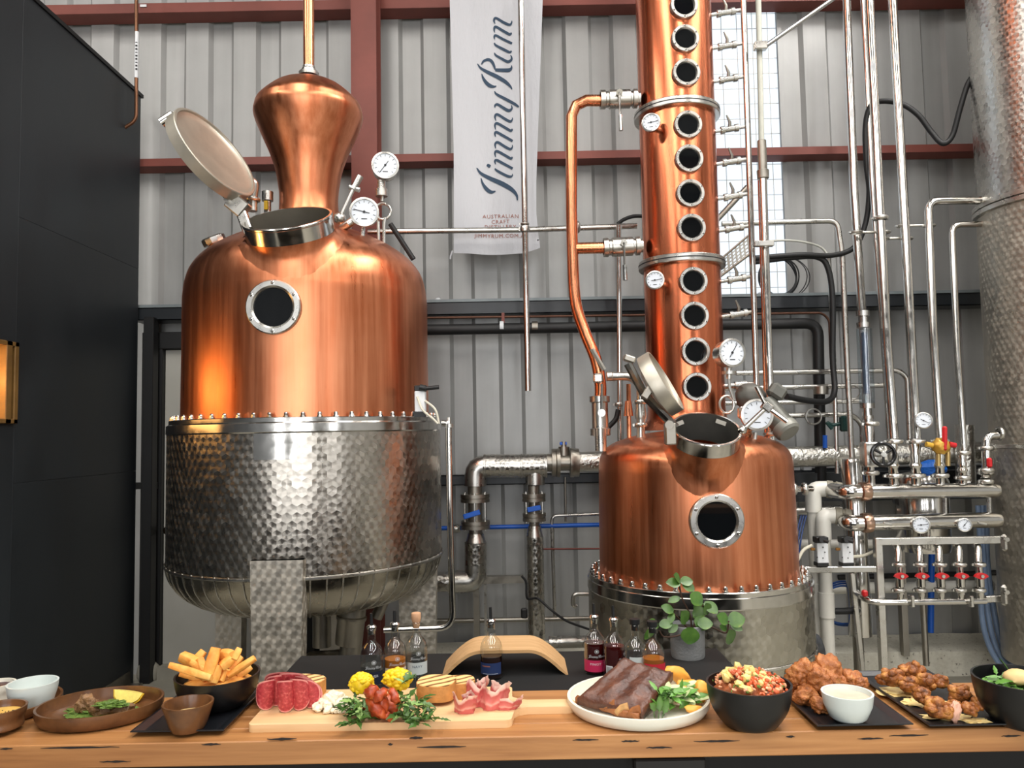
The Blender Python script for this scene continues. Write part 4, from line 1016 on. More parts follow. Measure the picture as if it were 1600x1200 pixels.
g = G(); cyl(g, at(1289, 700, 4.9), at(1289, 680, 4.9), pm(3.5, 4.9), 10); mk('blue_tap', g, BLUEP, None, 'tiny blue tap handle above the foil pipe', 'tap')
# --- flow meter
fm = thing('flow_meter', at(1355, 640, 4.45), 'clear tube flow meter under the first tall pipe', 'flow meter')
CLEAR = thin_glass('clear_tube', (.80, .85, .88), .12)
mk('meter_tube', tube(G(), [at(1350, 513, 4.5), at(1355, 630, 4.5)], pm(11.5, 4.5), 22, False), CLEAR, fm)
mk('inner_rod', tube(G(), [at(1350, 520, 4.5), at(1354, 615, 4.5)], pm(5, 4.5), 14), plain('blue_grey_rod', (92, 104, 124), .3, .4), fm)
for (x, y, ra, h) in ((1348, 490, 10, .03), (1349, 508, 10, .03), (1349, 499, 7, .07), (1355, 634, 11, .03), (1356, 652, 8.5, .02)):
    mk('meter_collar', lathe(G(), [(pm(ra * .75, 4.5), -h / 2), (pm(ra, 4.5), -h / 2), (pm(ra, 4.5), h / 2), (pm(ra * .75, 4.5), h / 2)], 22, at(x, y, 4.5)), STEEL_B, fm)
mk('meter_foot', lathe(G(), [(pm(9, 4.5), 0), (pm(10, 4.5), .05), (pm(7, 4.5), .13), (pm(7, 4.5), .2)], 20, at(1357, 690, 4.5)), STEEL, fm)

# ================================================================== BIG TANK AT THE RIGHT EDGE
TX, TY, TR = 3.25, 4.4, .455
tk = thing('storage_tank', (TX, TY, 0), 'tall circle-ground steel tank cut off by the right picture edge', 'tank')
zt0 = at(1545, 322, TY).z
mk('upper_shell', lathe(G(), [(TR * .985, zt0), (TR * .985, 6.2)], 96, (TX, TY, 0)), PERL_S, tk)
mk('lower_shell', lathe(G(), [(TR, .25), (TR, zt0 - .03)], 96, (TX, TY, 0)), perlage('soft_circle_ground_steel', .04, (190, 184, 172), .5, .5), tk)
mk('tank_ring', lathe(G(), [(TR, -.035), (TR * 1.05, -.03), (TR * 1.05, -.004), (TR * 1.02, 0), (TR * 1.05, .004), (TR * 1.05, .03), (TR * .985, .035)], 96, (TX, TY, zt0)), STEEL_B, tk)
zz = at(1565, 697, TY).z
mk('tank_band', lathe(G(), [(TR, -.012), (TR * 1.03, -.01), (TR * 1.03, .01), (TR, .012)], 96, (TX, TY, zz)), STEEL_B, tk)
mk('tank_bottom', lathe(G(), [(0, .15), (TR * .8, .2), (TR, .26)], 96, (TX, TY, 0)), STEEL_D, tk)
for k in range(3):
    a = pi / 2 + 2 * pi * k / 3; mk('leg', cyl(G(), (TX + TR * .8 * cos(a), TY + TR * .8 * sin(a), 0), (TX + TR * .8 * cos(a), TY + TR * .8 * sin(a), .25), .04, 14), STEEL_D, tk)
for py in (848, 930):
    p = at(1569, py, 4.18); g = G(); rbox(g, p, (.035, .03, .09 if py < 900 else .11), .012); cyl(g, p + Vector((0, -.012, .02)), p + Vector((0, -.03, .02)), .012, 10); mk('lug', g, STEEL_B, tk)
g = G(); rbox(g, at(1524, 66, 4.55), (.05, .04, .03), .004); mk('wall_bracket', g, STEEL_D, None, 'small steel bracket high on the wall beside the big tank', 'bracket')
g = G(); rbox(g, at(1526, 106, 4.55), (.035, .04, .07), .006); mk('hose_clip', g, STEEL_B, None, 'steel clip holding the black hose end at the big tank', 'clip')
g = G(); tube(g, fillet([at(1566, 680, 4.35), at(1541, 681, 4.35), at(1541, 745, 4.35)], .06), pm(6.5, 4.35), 16)
o = mk('tank_outlet', g, STEEL, None, 'short steel elbow leaving the big tank above the manifolds', 'pipe')
for (x, y, A) in ((1562, 677, HX), (1541, 700, UPV), (1541, 739, UPV)):
    g = G(); clampring(g, at(x, y, 4.35), A, pm(7.5, 4.35), .012); mk('clamp', g, STEEL_B, o)
mk('red_tap', rbox(G(), at(1546, 723, 4.27), (.03, .02, .055), .008), REDP, o, label='red tap handle')

# ================================================================== MANIFOLDS
YM = 4.28
def header(px0, py0, px1, py1, r, lab, elbow):
    a, b = at(px0, py0, YM), at(px1, py1, YM); d = (b - a).normalized(); R = pm(r, YM); L = (b - a).length
    t = thing('manifold_pipe', (a + b) / 2, lab, 'manifold')
    mk('header', lathe(G(), [(0, 0), (R, 0), (R, L - R), (R * .85, L - R * .35), (R * .5, L - .06 * R), (0, L)], 32, a, d), STEEL, t)
    mk('clamp', lathe(G(), [(R, -.03), (R * 1.25, -.022), (R * 1.3, -.006), (R * 1.3, .006), (R * 1.25, .022), (R, .03)], 28, a, d), plain('copper_tinted_clamp', (170, 140, 120), .25, .9), t)
    mk('elbow', tube(G(), fillet([a - d * .01, at(px0 - 28, py0 + 1, YM), at(*elbow)], .1, 8), R * 1.02, 24), STEEL, t)
    return t
m1 = header(1351, 768, 1563, 766, 11.5, 'upper polished steel manifold pipe of the right hand rack', (1300, 766, 4.42))
m2 = header(1354, 817, 1566, 812, 12, 'lower polished steel manifold pipe carrying two small gauges', (1312, 808, 4.42))
for px, r, ang in ((1439, 12.5, .1), (1507, 10, .9)):
    gauge(m2, at(px, 820, YM - .06), (-.3, -1, 0), pm(r, YM), .03, ang)
for px in (1387, 1535):
    g = G(); rbox(g, at(px, 818, YM - pm(12, YM)), (.05, .008, .012), .003, rot(0, 12, 0)); mk('pipe_tag', g, STEEL_B, m2)
for px in (1476, 1545):
    mk('link_tube', tube(G(), [at(px, 776, YM), at(px + .6, 803, YM)], .012, 10), STEEL_B, m1)
# PVC drops with grey unions
for (lab, px, py, ex, y2, rr) in (('rear white plastic drop pipe with rounded elbow beside the column still', 1276, 764, 1300, 1052, 10), ('front white plastic drop pipe under the lower manifold elbow', 1290, 806, 1312, 1056, 9.5)):
    Yp = 4.46 if px < 1280 else 4.38
    t = thing('plastic_drop_pipe', (at(px, y2, Yp).x, Yp, 0), lab, 'pipe')
    top = at(px, py, Yp); x = at(px + 2, 950, Yp).x
    mk('drop', tube(G(), [(x, Yp, 0.0), (x, Yp, top.z - .03)], pm(rr, Yp), 20), WHITEP, t)
    g = G(); tube(g, fillet([(x, Yp, top.z - .13), (x, Yp, top.z), at(px + 16, py, Yp)], .06, 6), pm(rr * 1.22, Yp), 20); mk('elbow', g, WHITEP, t)
    a, b = at(px + 14, py, Yp), at(px + 36, py + 2, Yp - .02)
    mk('grey_union', lathe(G(), [(pm(11, Yp), 0), (pm(13.5, Yp), .005), (pm(13.5, Yp), .035), (pm(11.5, Yp), .04), (pm(11.5, Yp), .05), (pm(13, Yp), .055), (pm(12, Yp), .085)], 24, a, b - a), plain('grey_union', (150, 144, 128), .5), t)
    z = at(px, 945 if px > 1280 else 930, Yp).z
    mk('socket', lathe(G(), [(pm(rr, Yp), -.07), (pm(rr * 1.22, Yp), -.068), (pm(rr * 1.22, Yp), .068), (pm(rr, Yp), .07)], 20, (x, Yp, z)), WHITEP, t)
p = at(1293, 955, 4.38); pipe('hose_tail', [(1296, 955, 4.38), (1312, 955, 4.36), (1344, 954, 4.34)], 5, BLACKR, 'short ribbed hose tail off the front white drop pipe', 'hose', clamps=[(1334, 954, 4.35, HX, 5.2, .006), (1341, 954, 4.35, HX, 5.2, .006)])
# frame of square tube
fr = thing('rack_frame', (at(1378, 1060, 4.2).x, 4.2, 0), 'square steel tube rack frame under the manifold pipes', 'rack')
def bar(a, b, w, par, mat=STEEL_B):
    a, b = Vector(a), Vector(b); d = (b - a).normalized(); up = Vector((0, 1, 0)); x = up.cross(d).normalized()
    g = G(); rbox(g, (a + b) / 2, (w, w, (b - a).length), .003, Matrix((x, d.cross(x), d)).transposed()); return mk('frame_bar', g, mat, par, sm=0)
bar(at(1366, 846, 4.2), at(1570, 843, 4.2), pm(11, 4.2), fr)
x = at(1376, 950, 4.2).x; bar((x, 4.2, 0), (x, 4.2, at(1372, 840, 4.2).z), pm(11, 4.2), fr)
bar(at(1240, 890, 4.25), at(1371, 889, 4.2), pm(9, 4.2), fr)
bar(at(1538, 936, 4.22), at(1572, 934, 4.22), pm(10, 4.2), fr)
a = at(1331, 896, 4.3); b = at(1353, 1062, 4.3); bar((b.x, 4.3, 0), a, pm(7, 4.3), fr)
# small manifold with five red butterfly valves
sm_ = thing('valve_manifold', at(1440, 940, 4.15), 'low steel manifold pipe feeding five red handled valves', 'manifold')
mk('header', tube(G(), fillet([at(1338, 926, 4.3), at(1348, 934, 4.2), at(1365, 941, 4.15), at(1540, 939, 4.15)], .04), pm(5, 4.15), 16), STEEL, sm_)
for px in (1424, 1516):
    mk('pipe_clip', rbox(G(), at(px, 939, 4.13), (.02, .04, .06), .004), STEEL_B, sm_)
names5 = ['leftmost', 'second', 'middle', 'fourth', 'rightmost']
for k, px in enumerate((1405, 1438, 1469, 1500, 1530)):
    t = thing('butterfly_valve', at(px, 938, 4.15), names5[k] + ' of five red handled steel valves, counted from the square frame post', 'valve', 'red handled valves on the low manifold')
    mk('swan_neck', tube(G(), fillet([at(px - 6, 852, 4.32), at(px - 2, 853, 4.18), at(px - 1, 885, 4.15)], .07, 6), pm(5.2, 4.15), 14), STEEL, t)
    for yy, rr in ((882, 9.5), (922, 9.5)): mk('clamp', (lambda g: (clampring(g, at(px, yy, 4.15), UPV, pm(rr / 1.4, 4.15), .011), g)[1])(G()), STEEL_B, t)
    mk('valve_body', lathe(G(), [(pm(3, 4.15), -.09), (pm(5.2, 4.15), -.06), (pm(5.2, 4.15), -.02), (pm(6.5, 4.15), -.015), (pm(6.5, 4.15), .03), (pm(5, 4.15), .035), (pm(5, 4.15), .12)], 18, at(px + 1, 912, 4.15)), STEEL, t)
    mk('spigot', tube(G(), [at(px, 918, 4.15), at(px, 938, 4.15)], pm(3.5, 4.15), 12), STEEL, t)
    c = at(px + 3, 900, 4.08); g = G(); prism(g, [(-.036, -.003), (-.028, .008), (-.01, .016), (.01, .016), (.028, .008), (.036, -.003), (.026, -.008), (.01, -.016), (-.01, -.016), (-.026, -.008)], .018, c + Vector((0, .01, 0)), (1, 0, 0), (0, 0, 1))
    h = mk('red_handle', g, REDP, t, label='red butterfly handle'); mk('handle_boss', cyl(G(), c + Vector((0, -.004, 0)), c + Vector((0, -.016, 0)), .009, 12), STEEL_B, h)
mk('red_cock', rbox(G(), at(1351, 927, 4.16), (.03, .03, .035), .008), REDP, sm_, label='red cock handle')
# fittings standing on the upper manifold
def stack(px, y0, y1, rr, lab, mat=STEEL):
    H = at(px, y0, YM).z - at(px, y1, YM).z; r = pm(rr, YM)
    t = thing('union_stack', at(px, y1, YM), lab, 'fitting', 'union stacks on the upper manifold')
    mk('stem', lathe(G(), [(r * .7, 0), (r * .7, H * .12), (r * .8, H * .2), (r * .7, H * .35), (r * .95, H * .42), (r * .7, H * .5), (r * .85, H * .62), (r * .65, H * .7), (r * .9, H * .85), (r * .7, H)], 20, at(px, y1, YM)), mat, t)
    for f in (.2, .93): mk('clamp', (lambda g: (clampring(g, at(px, y1 - (y1 - y0) * f, YM), UPV, r * .95, .013), g)[1])(G()), STEEL_B, t)
stack(1361, 655, 760, 9, 'steel union stack below the flow meter, behind the black handwheel')
stack(1397, 685, 758, 10, 'steel union stack under the thickest tall pipe')
stack(1432, 685, 758, 10, 'steel union stack under the tall gauge pipe')
stack(1505, 704, 757, 8, 'steel union stack under the thin elbowed tank pipe')
stack(1470, 684, 758, 9, 'steel union stack behind the red and yellow valve')
stack(1541, 733, 757, 8, 'shortest union stack, under the tank outlet elbow')
cg = at(1443, 657, 4.25); gg = thing('pipe_gauge', cg, 'small round gauge on the foot of the fourth tall pipe', 'gauge'); gauge(gg, cg, (-.3, -1, 0), pm(12.5, 4.25), .03, -.5, 'gauge_case')
mk('gauge_stem', cyl(G(), at(1430, 658, 4.34), cg + Vector((0, .03, 0)), .012, 10), STEEL_B, gg)
hwl = thing('handwheel_valve', at(1365, 728, 4.2), 'block valve with round black handwheel', 'valve')
mk('block', rbox(G(), at(1358, 710, 4.24), (pm(22, 4.24), .08, pm(38, 4.24)), .008), STEEL_B, hwl)
cw = at(1380, 710, 4.12); wA = Vector((-.12, -1, .05)).normalized(); wX, wY, wZ = frame(wA); RW = pm(17, 4.12)
mk('wheel_rim', tube(G(), [cw + (wX * cos(t) + wY * sin(t)) * RW for t in [2 * pi * i / 32 for i in range(33)]], .0105, 10, False), plain('gloss_black', (14, 14, 15), .2), hwl)
for k in range(3):
    t = 2 * pi * k / 3 + .5; mk('spoke', tube(G(), [cw, cw + (wX * cos(t) + wY * sin(t)) * RW], .007, 8), BLACKM, hwl)
mk('hub', cyl(G(), cw + wA * .012, cw - wA * .1, .014, 14), STEEL_B, hwl)
rv = thing('red_lever_valve', at(1473, 728, 4.2), 'red and yellow lever valve among the union stacks', 'valve')
mk('lever', rbox(G(), at(1476, 685, 4.16), (pm(8, 4.16), .02, pm(38, 4.16)), .008, rot(0, 3, 0)), REDP, rv, label='red upright lever')
mk('valve_body', blob(G(), at(1470, 697, 4.19), (.045, .04, .045), .2, 2, 4, 3), plain('yellow_brass', (196, 150, 60), .35, .4), rv, label='brass body')
for px in (1452, 1488): mk('side_cap', cyl(G(), at(px - 5, 694, 4.17), at(px + 5, 696, 4.17), .014, 12), REDP if px > 1470 else plain('yellow_cap', (206, 160, 50), .4), rv)
for px in (1466, 1481): mk('tail', cyl(G(), at(px, 728, 4.19), at(px, 703, 4.19), pm(3.5, 4.19), 12), plain('brass_tail', (176, 150, 96), .35, .7), rv)
# vessels behind
g = G(); lathe(g, [(0, 0), (pm(17, 4.55), 0), (pm(17, 4.55), 1.0), (pm(15, 4.55), 1.02), (0, 1.025)], 32, (at(1335, 800, 4.55).x, 4.55, at(1335, 717, 4.55).z - 1.02)); o = mk('condenser_column', g, STEEL, None, 'shiny upright cylinder reflecting copper behind the manifold elbows', 'vessel')
b = at(1336, 900, 4.55); mk('stand', cyl(G(), (b.x, 4.55, 0), (b.x, 4.55, at(1335, 717, 4.55).z - 1.0), .03, 12), STEEL_D, o)
g = G(); lathe(g, [(0, 0), (pm(38, 4.75), 0), (pm(40, 4.75), .03), (pm(40, 4.75), .42), (pm(36, 4.75), .46), (pm(10, 4.75), .48), (0, .48)], 40, (at(1440, 800, 4.75).x, 4.75, at(1440, 860, 4.75).z)); kg = mk('steel_drum', g, STEEL, None, 'polished steel drum standing behind the two manifold pipes', 'drum')
mk('drum_stand', cyl(G(), (at(1440, 900, 4.75).x, 4.75, 0.15), (at(1440, 900, 4.75).x, 4.75, at(1440, 858, 4.75).z), .018, 12), STEEL_D, kg)
pipe('foil_upright', [(1507, 664, 4.85), (1510, 775, 4.85)], 14, FOIL, 'stubby foil wrapped upright pipe behind the union stacks', n=22)
mk('blue_bundle', blob(G(), at(1455, 733, 4.7), (.09, .06, .055), .2, 3, 12, 3), plain('bright_blue_wrap', (16, 100, 196), .5, bump=.5, bscale=60), None, 'bright blue wrapped bundle behind the red lever valve', 'bundle')
g = G(); a, b = at(1236, 762, 5.1), at(1548, 757, 5.1); box(g, ((a.x + b.x) / 2, 5.15, a.z), (b.x - a.x, .1, pm(44, 5.1))); mk('black_cable_trough', g, BEAMK, None, 'long black trough on the wall below the foil pipe', 'trough', sm=0)
for px in (1242, 1260):
    g = G(); rbox(g, at(px, 732, 5.08), (.055, .05, .022), .004); mk('junction_clip', g, WHITE, None, 'small white clip on the black trough, ' + ('left one' if px < 1250 else 'right one') + ' of two by the pot', 'clip')
pipe('grey_low_pipe', [(1230, 800, 5.0), (1330, 797, 5.0)], 8, STEEL_B, 'fat grey pipe behind the white plastic elbows')
pipe('white_low_pipe', [(1235, 850, 5.0), (1365, 850, 5.0)], 7, WHITEP, 'short level white pipe behind the two pneumatic blocks')
pipe('white_waste_pipe', [(1260, 920, 5.0), (1550, 915, 5.0)], 8.5, WHITEP, 'long level white waste pipe behind the red handled valves')
pipe('dark_low_pipe', [(1310, 902, 5.35), (1560, 895, 5.35)], 4, BLACKM, 'thin dark pipe on the wall behind the valve manifold')
g = G(); p = at(1413, 1000, 5.0); box(g, (p.x, 5.0, .14 + (at(1413, 855, 5.0).z - .14) / 2), (pm(9, 5), .05, at(1413, 855, 5.0).z - .14)); mk('dark_wall_post', g, STEEL_D, None, 'dark steel post behind the leftmost red handled valve', 'post', sm=0)
pipe('blue_upright_pipe', [(1456, 852, 5.0), (1454, 988, 5.0)], 4.6, BLUEP, 'upright blue plastic pipe behind the red handled valves', n=14)
HOSE = plain('blue_grey_hose', (120, 140, 168), .4)
for k, (dx, lab) in enumerate(((0, 'left strand of three pale blue hoses drooping beside the big tank'), (10, 'middle strand of three pale blue hoses drooping beside the big tank'), (20, 'right strand of three pale blue hoses drooping beside the big tank'))):
    pipe('pale_blue_hose', [(1528 + dx * .7, 790, 4.8), (1533 + dx * .5, 880, 4.75), (1534 + dx, 960, 4.7), (1546 + dx, 1010, 4.65), (1566 + dx, 1045, 4.6)], 4, HOSE, lab, 'hose', smooth=True, group='pale blue hoses', n=10)
# pneumatic valve blocks
for px, lab in ((1282, 'white pneumatic valve block with black knob, left of the pair'), (1321, 'white pneumatic valve block with black knob, right of the pair')):
    t = thing('pneumatic_valve', at(px, 884, 4.3), lab, 'valve', 'pneumatic valve blocks')
    mk('body', rbox(G(), at(px + 1, 863, 4.24), (pm(17, 4.24), .05, pm(31, 4.24)), .003), WHITE, t)
    mk('top_cap', rbox(G(), at(px, 843, 4.24), (pm(19, 4.24), .055, pm(9, 4.24)), .003), BLACKM, t)
    mk('base_cap', rbox(G(), at(px + 1, 881, 4.24), (pm(18, 4.24), .055, pm(6, 4.24)), .003), BLACKM, t)
    g = G(); cyl(g, at(px + 1, 843, 4.22), at(px + 4, 843, 4.16), .018, 14); cyl(g, at(px + 3, 844, 4.17), at(px + 12, 847, 4.15), .009, 10); mk('knob', g, BLACKM, t)
    g = G()
    for (dx, dy) in ((-5, 8), (4, -8), (7, 0), (4, 9)): cyl(g, at(px + dx, 863 + dy, 4.22), at(px + dx, 863 + dy, 4.212), .0035, 8)
    mk('ports', g, PRINT, t, kind='stuff')
    mk('brass_nipples', cyl(G(), at(px - 9, 858, 4.24), at(px - 15, 858, 4.24), .008, 8), plain('brass', (180, 130, 70), .35, .8), t)
HW = plain('cream_tube', (216, 210, 190), .5)
pipe('cream_air_tube', [(1268, 852, 4.24), (1255, 860, 4.22), (1246, 876, 4.2)], 2.5, HW, 'cream air tube curving from the left pneumatic block to the still flange', 'tube', smooth=True)
pipe('cream_air_tube', [(1332, 870, 4.24), (1350, 868, 4.28), (1372, 858, 4.35)], 2.5, HW, 'cream air tube running right from the right pneumatic block', 'tube', smooth=True)
for k in range(3):
    pipe('thin_blue_tube', [(1262 - 4 * k, 797, 5.0), (1252 - 4 * k, 840, 4.9), (1248 - 3 * k, 890, 4.75), (1252 - 3 * k, 1000, 4.7), (1254 - 3 * k, 1032, 4.7)], 1.3, plain('deep_blue_tube', (30, 70, 140), .4), ('outer', 'middle', 'inner')[k] + ' of three thin blue tubes between pot and white pipes', 'tube', smooth=True, group='thin blue tubes', n=8)
ct = thing('blue_tube_coil', at(1335, 985, 4.6), 'loose coil of blue tube low behind the rack frame', 'tube coil')
for k in range(3):
    c = at(1318 + 3 * k, 945, 4.62); R = pm(34 + 3 * k, 4.6)
    mk('coil_loop', tube(G(), [c + Vector((R * cos(a), .02 * k, R * .85 * sin(a))) for a in [2 * pi * i / 30 for i in range(31)]], .006, 7), plain('blue_coil', (36, 84, 160), .4), ct)
# clamp pair between pot and rack
g = G()
pipe('short_link_pipe', [(1232, 764, 4.3), (1268, 764, 4.4)], 5, STEEL, 'short clamped pipe between copper pot and white elbow', clamps=[(1240, 764, 4.32, HX, 7), (1257, 764, 4.36, HX, 7)])
# dark bottle and blue cap beside the jacket foot
g = G(); blob(g, at(1270, 1018, 4.0), (.06, .05, .09), .25, 1.5, 21, 3); mk('bagged_bottle', g, plain('black_white_bag', (60, 62, 66), .4, var=.9, scale=14), None, 'black and white bagged container beside the white drop pipes', 'container')

# ================================================================== BANNER
YB = 5.06
def bwave(p):      # soft folds of the hanging cloth
    return .012 * sin(p.x * 22 + p.z * 1.5) * .5 + .010 * noise.noise(Vector((p.x * 5, 0, p.z * 1.6)))
bn = thing('banner', at(775, 395, YB), 'tall white cloth banner printed with dark blue script lettering', 'banner')
CLOTH = N('white_banner_cloth'); CLOTH.set(Base_Color=lin((204, 204, 208)), Roughness=.85); CLOTH.bump(CLOTH.noise(CLOTH.coord('Object', (6, 6, 2)), 3, 4), .35, .02); CLOTH = CLOTH.m
g = G(); V = []; F = []; nx, nz = 24, 70
for j in range(nz + 1):
    t = j / nz
    for i in range(nx + 1):
        s = i / nx
        lx = 702 + 7 * min(1, t * 1.6); rx = 849 - 11 * min(1, t * 1.35) + max(0, t - .85) * 40
        py = -30 + (395 + 30) * t
        if t > .97: py += 4 * sin(pi * s) - (6 * max(0, (s - .8) / .2)) - 2 * s
        p = at(lx + (rx - lx) * s, py, YB); p.y += bwave(p); V.append(p)
F = [(j * (nx + 1) + i, j * (nx + 1) + i + 1, (j + 1) * (nx + 1) + i + 1, (j + 1) * (nx + 1) + i) for j in range(nz) for i in range(nx)]
n0 = len(V); V += [v + Vector((0, .0015, 0)) for v in V]; F += [tuple(i + n0 for i in f[::-1]) for f in F]
g.add(V, F); mk('cloth', g, CLOTH, bn, sm=180)
g = G(); tube(g, [at(707, 392, YB), at(704, 400, YB), at(703.5, 405, YB)], .006, 8); mk('corner_tie', g, CLOTH, bn)
S8, S6 = [], []
LET = {}
A8 = [[(300,380,10),(300,345,28),(320,330,34),(400,370,36),(520,425,36)], [(303,295,10),(298,250,28),(320,222,36),(420,275,40),(490,310,38),(515,290,20)], [(308,185,12),(295,145,28),(320,112,34),(420,165,40),(490,190,36),(515,165,22),(518,140,12)],
 [(300,548,14),(320,580,30),(400,625,38),(465,655,40),(508,635,36),(515,600,24),(500,570,10)], [(298,425,16),(320,455,32),(420,505,40),(490,535,34),(515,518,22)],
 [(88,680,12),(130,735,32),(220,790,48),(340,850,56),(440,910,52),(500,965,32),(520,1000,14)], [(138,690,14),(165,650,32),(220,632,40),(265,655,44),(295,710,36),(310,760,20)], [(310,762,44),(400,764,50),(480,760,54),(512,735,32),(515,700,10)], [(142,805,10),(160,860,34),(200,920,50),(250,960,52),(300,970,28),(325,960,10)]]
A6 = [[(250,22,10),(275,55,28),(370,105,36),(460,150,34),(505,180,20)], [(255,190,12),(258,168,24),(285,160,30),(350,200,36),(400,222,36),(432,200,22),(428,165,10)],
 [(262,495,10),(255,460,24),(275,447,30),(350,490,32),(440,540,32)], [(262,420,10),(256,372,24),(280,355,30),(360,400,32),(420,432,30),(438,412,16)], [(265,328,10),(256,285,24),(280,262,30),(360,310,32),(415,335,30),(438,310,14),(435,293,8)],
 [(262,780,10),(255,748,24),(275,737,30),(350,780,32),(440,828,32)], [(262,705,10),(256,660,24),(280,645,30),(360,690,32),(420,722,30),(438,705,16)], [(262,615,10),(258,570,24),(285,552,30),(360,600,32),(415,625,30),(438,600,14),(435,580,8)],
 [(255,822,14),(275,845,28),(360,895,32),(410,912,30),(438,900,14),(435,882,8)], [(172,780,30),(190,790,40),(208,800,30)],
 [(65,815,12),(110,870,34),(200,920,46),(330,985,56),(430,1045,50),(480,1100,32),(490,1155,12)], [(110,920,10),(130,980,30),(170,1035,46),(215,1065,40),(262,1058,12)]]
STROKES = [[(735 + x / 8, 15 + y / 8, w / 8) for x, y, w in s] for s in A8] + [[(735 + x / 6.667, 140 + y / 6.667, w / 6.667) for x, y, w in s] for s in A6]
def ribbon(s, n=6):                # a brush stroke as a list of left and right edge points
    P = spline([Vector((a, b, c)) for a, b, c in s], n); L = []; R = []
    for i, p in enumerate(P):
        d = P[min(i + 1, len(P) - 1)] - P[max(i - 1, 0)]; d = Vector((d.x, d.y)).normalized(); w = max(p.z, .8) * .43
        L.append((p.x - d.y * w, p.y + d.x * w)); R.append((p.x + d.y * w, p.y - d.x * w))
    return L, R
NAVY = plain('navy_ink', (44, 66, 88), .7, var=.05)
for s in STROKES:
    L, R = ribbon(s); V = []
    for (a, b) in L + R:
        p = at(a, b, YB); p.y += bwave(p) - .004; V.append(p)
    n = len(L); g = G(); g.add(V, [(i, i + 1, n + i + 1, n + i) for i in range(n - 1)]); mk('script_stroke', g, NAVY, bn, sm=180)
def text_geo(s, size, align='CENTER', spacing=1.0):
    cu = bpy.data.curves.new('t', 'FONT'); cu.body = s; cu.size = size; cu.align_x = align; cu.space_character = spacing
    cu.resolution_u = 2
    o = bpy.data.objects.new('t', cu); COL.objects.link(o)
    me = o.to_mesh(); V = [v.co.copy() for v in me.vertices]; F = [tuple(p.vertices) for p in me.polygons]
    o.to_mesh_clear(); bpy.data.objects.remove(o); bpy.data.curves.remove(cu)
    return V, F
RUST = plain('rust_ink', (158, 98, 82), .7, var=.05)
for (s, px, py, w) in (('AUSTRALIAN', 782, 341, 56), ('CRAFT', 782, 349.5, 28), ('DISTILLERY', 782, 357.5, 49), ('JIMMYRUM.COM.AU', 783, 371.5, 84)):
    V, F = text_geo(s, 1, spacing=1.15); x0, x1 = min(v.x for v in V), max(v.x for v in V); k = w / (x1 - x0); ky = 6.0 / .72
    W = []
    for v in V:
        p = at(px + (v.x - (x0 + x1) / 2) * k, py - v.y * ky, YB); p.y += bwave(p) - .004; W.append(p)
    g = G(); g.add(W, F); mk('lettering', g, RUST, bn, sm=0, kind='stuff')

# ================================================================== BAR AND BLACK TABLE
ZB = 1.05
yn = atz(800, 1151, ZB).y; yfar = atz(820, 1079, ZB).y
zbot = at(800, 1189, yn).z
TIM = N('recycled_hardwood')
_c = TIM.coord('Object', (1.2, 22, 22)); _a = TIM.noise(_c, 1.2, 6, .6, .8); _b = TIM.noise(TIM.coord('Object', (5, 130, 130)), 1, 4); _o = TIM.n('ShaderNodeObjectInfo').outputs['Random']
_f2 = TIM.math('ADD', TIM.math('ADD', TIM.math('MULTIPLY', _a, .65), TIM.math('MULTIPLY', _b, .2)), TIM.math('MULTIPLY', _o, .15))
TIM.set(Base_Color=TIM.ramp(_f2, [(.30, lin((100, 62, 32))), (.45, lin((150, 100, 56))), (.6, lin((176, 124, 74))), (.75, lin((196, 148, 98)))]), Roughness=.42); TIM.bump(_b, .1, .003); TIM = TIM.m
BX0, BX1 = -1.95, 2.05
bar_ = thing('bar_counter', (0, (yn + yfar) / 2, 0), 'thick recycled timber bar top on a dark base along the front', 'counter')
nb = 4; w = (yfar - yn) / nb
for k in range(nb):
    y = yn + w * (k + .5); g = G(); rbox(g, (.05, y, (ZB + zbot) / 2), (BX1 - BX0, w - .0008, ZB - zbot), .0018); mk('plank', g, TIM, bar_, sm=0)
GUM = plain('dark_gum_vein', (24, 14, 8), .7)
random.seed(3)
for (px, py, L) in ((10, 1170, 20), (125, 1168, 120), (180, 1190, 48), (330, 1163, 30), (440, 1155, 45), (690, 1167, 75), (610, 1163, 8), (650, 1153, 20), (985, 1158, 28), (915, 1156, 40), (1120, 1158, 70), (1235, 1151, 14), (1360, 1154, 40), (1420, 1149, 60), (1580, 1150, 30), (1030, 1168, 40)):
    p = at(px, py, yn); Q = []
    for i in range(9):
        s = i / 8 - .5; Q.append((p.x + s * pm(L, yn), yn, p.z + .0012 * noise.noise(Vector((s * 9, px, 0)))))
    V = []
    for i, q in enumerate(Q):
        h = .0018 * sin(pi * (i + .2) / 8.4) * (.6 + .6 * random.random())
        V += [(q[0], q[1] - .0006, q[2] - h), (q[0], q[1] - .0006, q[2] + h)]
    n = len(V); V += [(a, b + .003, c) for a, b, c in V]
    F = [(2 * i, 2 * i + 2, 2 * i + 3, 2 * i + 1) for i in range(8)] + [(n + 2 * i, n + 2 * i + 1, n + 2 * i + 3, n + 2 * i + 2) for i in range(8)] + [(2 * i, n + 2 * i, n + 2 * i + 2, 2 * i + 2) for i in range(8)] + [(2 * i + 1, 2 * i + 3, n + 2 * i + 3, n + 2 * i + 1) for i in range(8)]
    g = G(); g.add(V, F); mk('gum_vein', g, GUM, bar_, sm=0)
g = G(); rbox(g, (.05, yn + .15, zbot / 2), (BX1 - BX0 - .04, .1, zbot), .004); mk('base_panel', g, plain('black_base', (7, 7, 7), .8), bar_, sm=0)
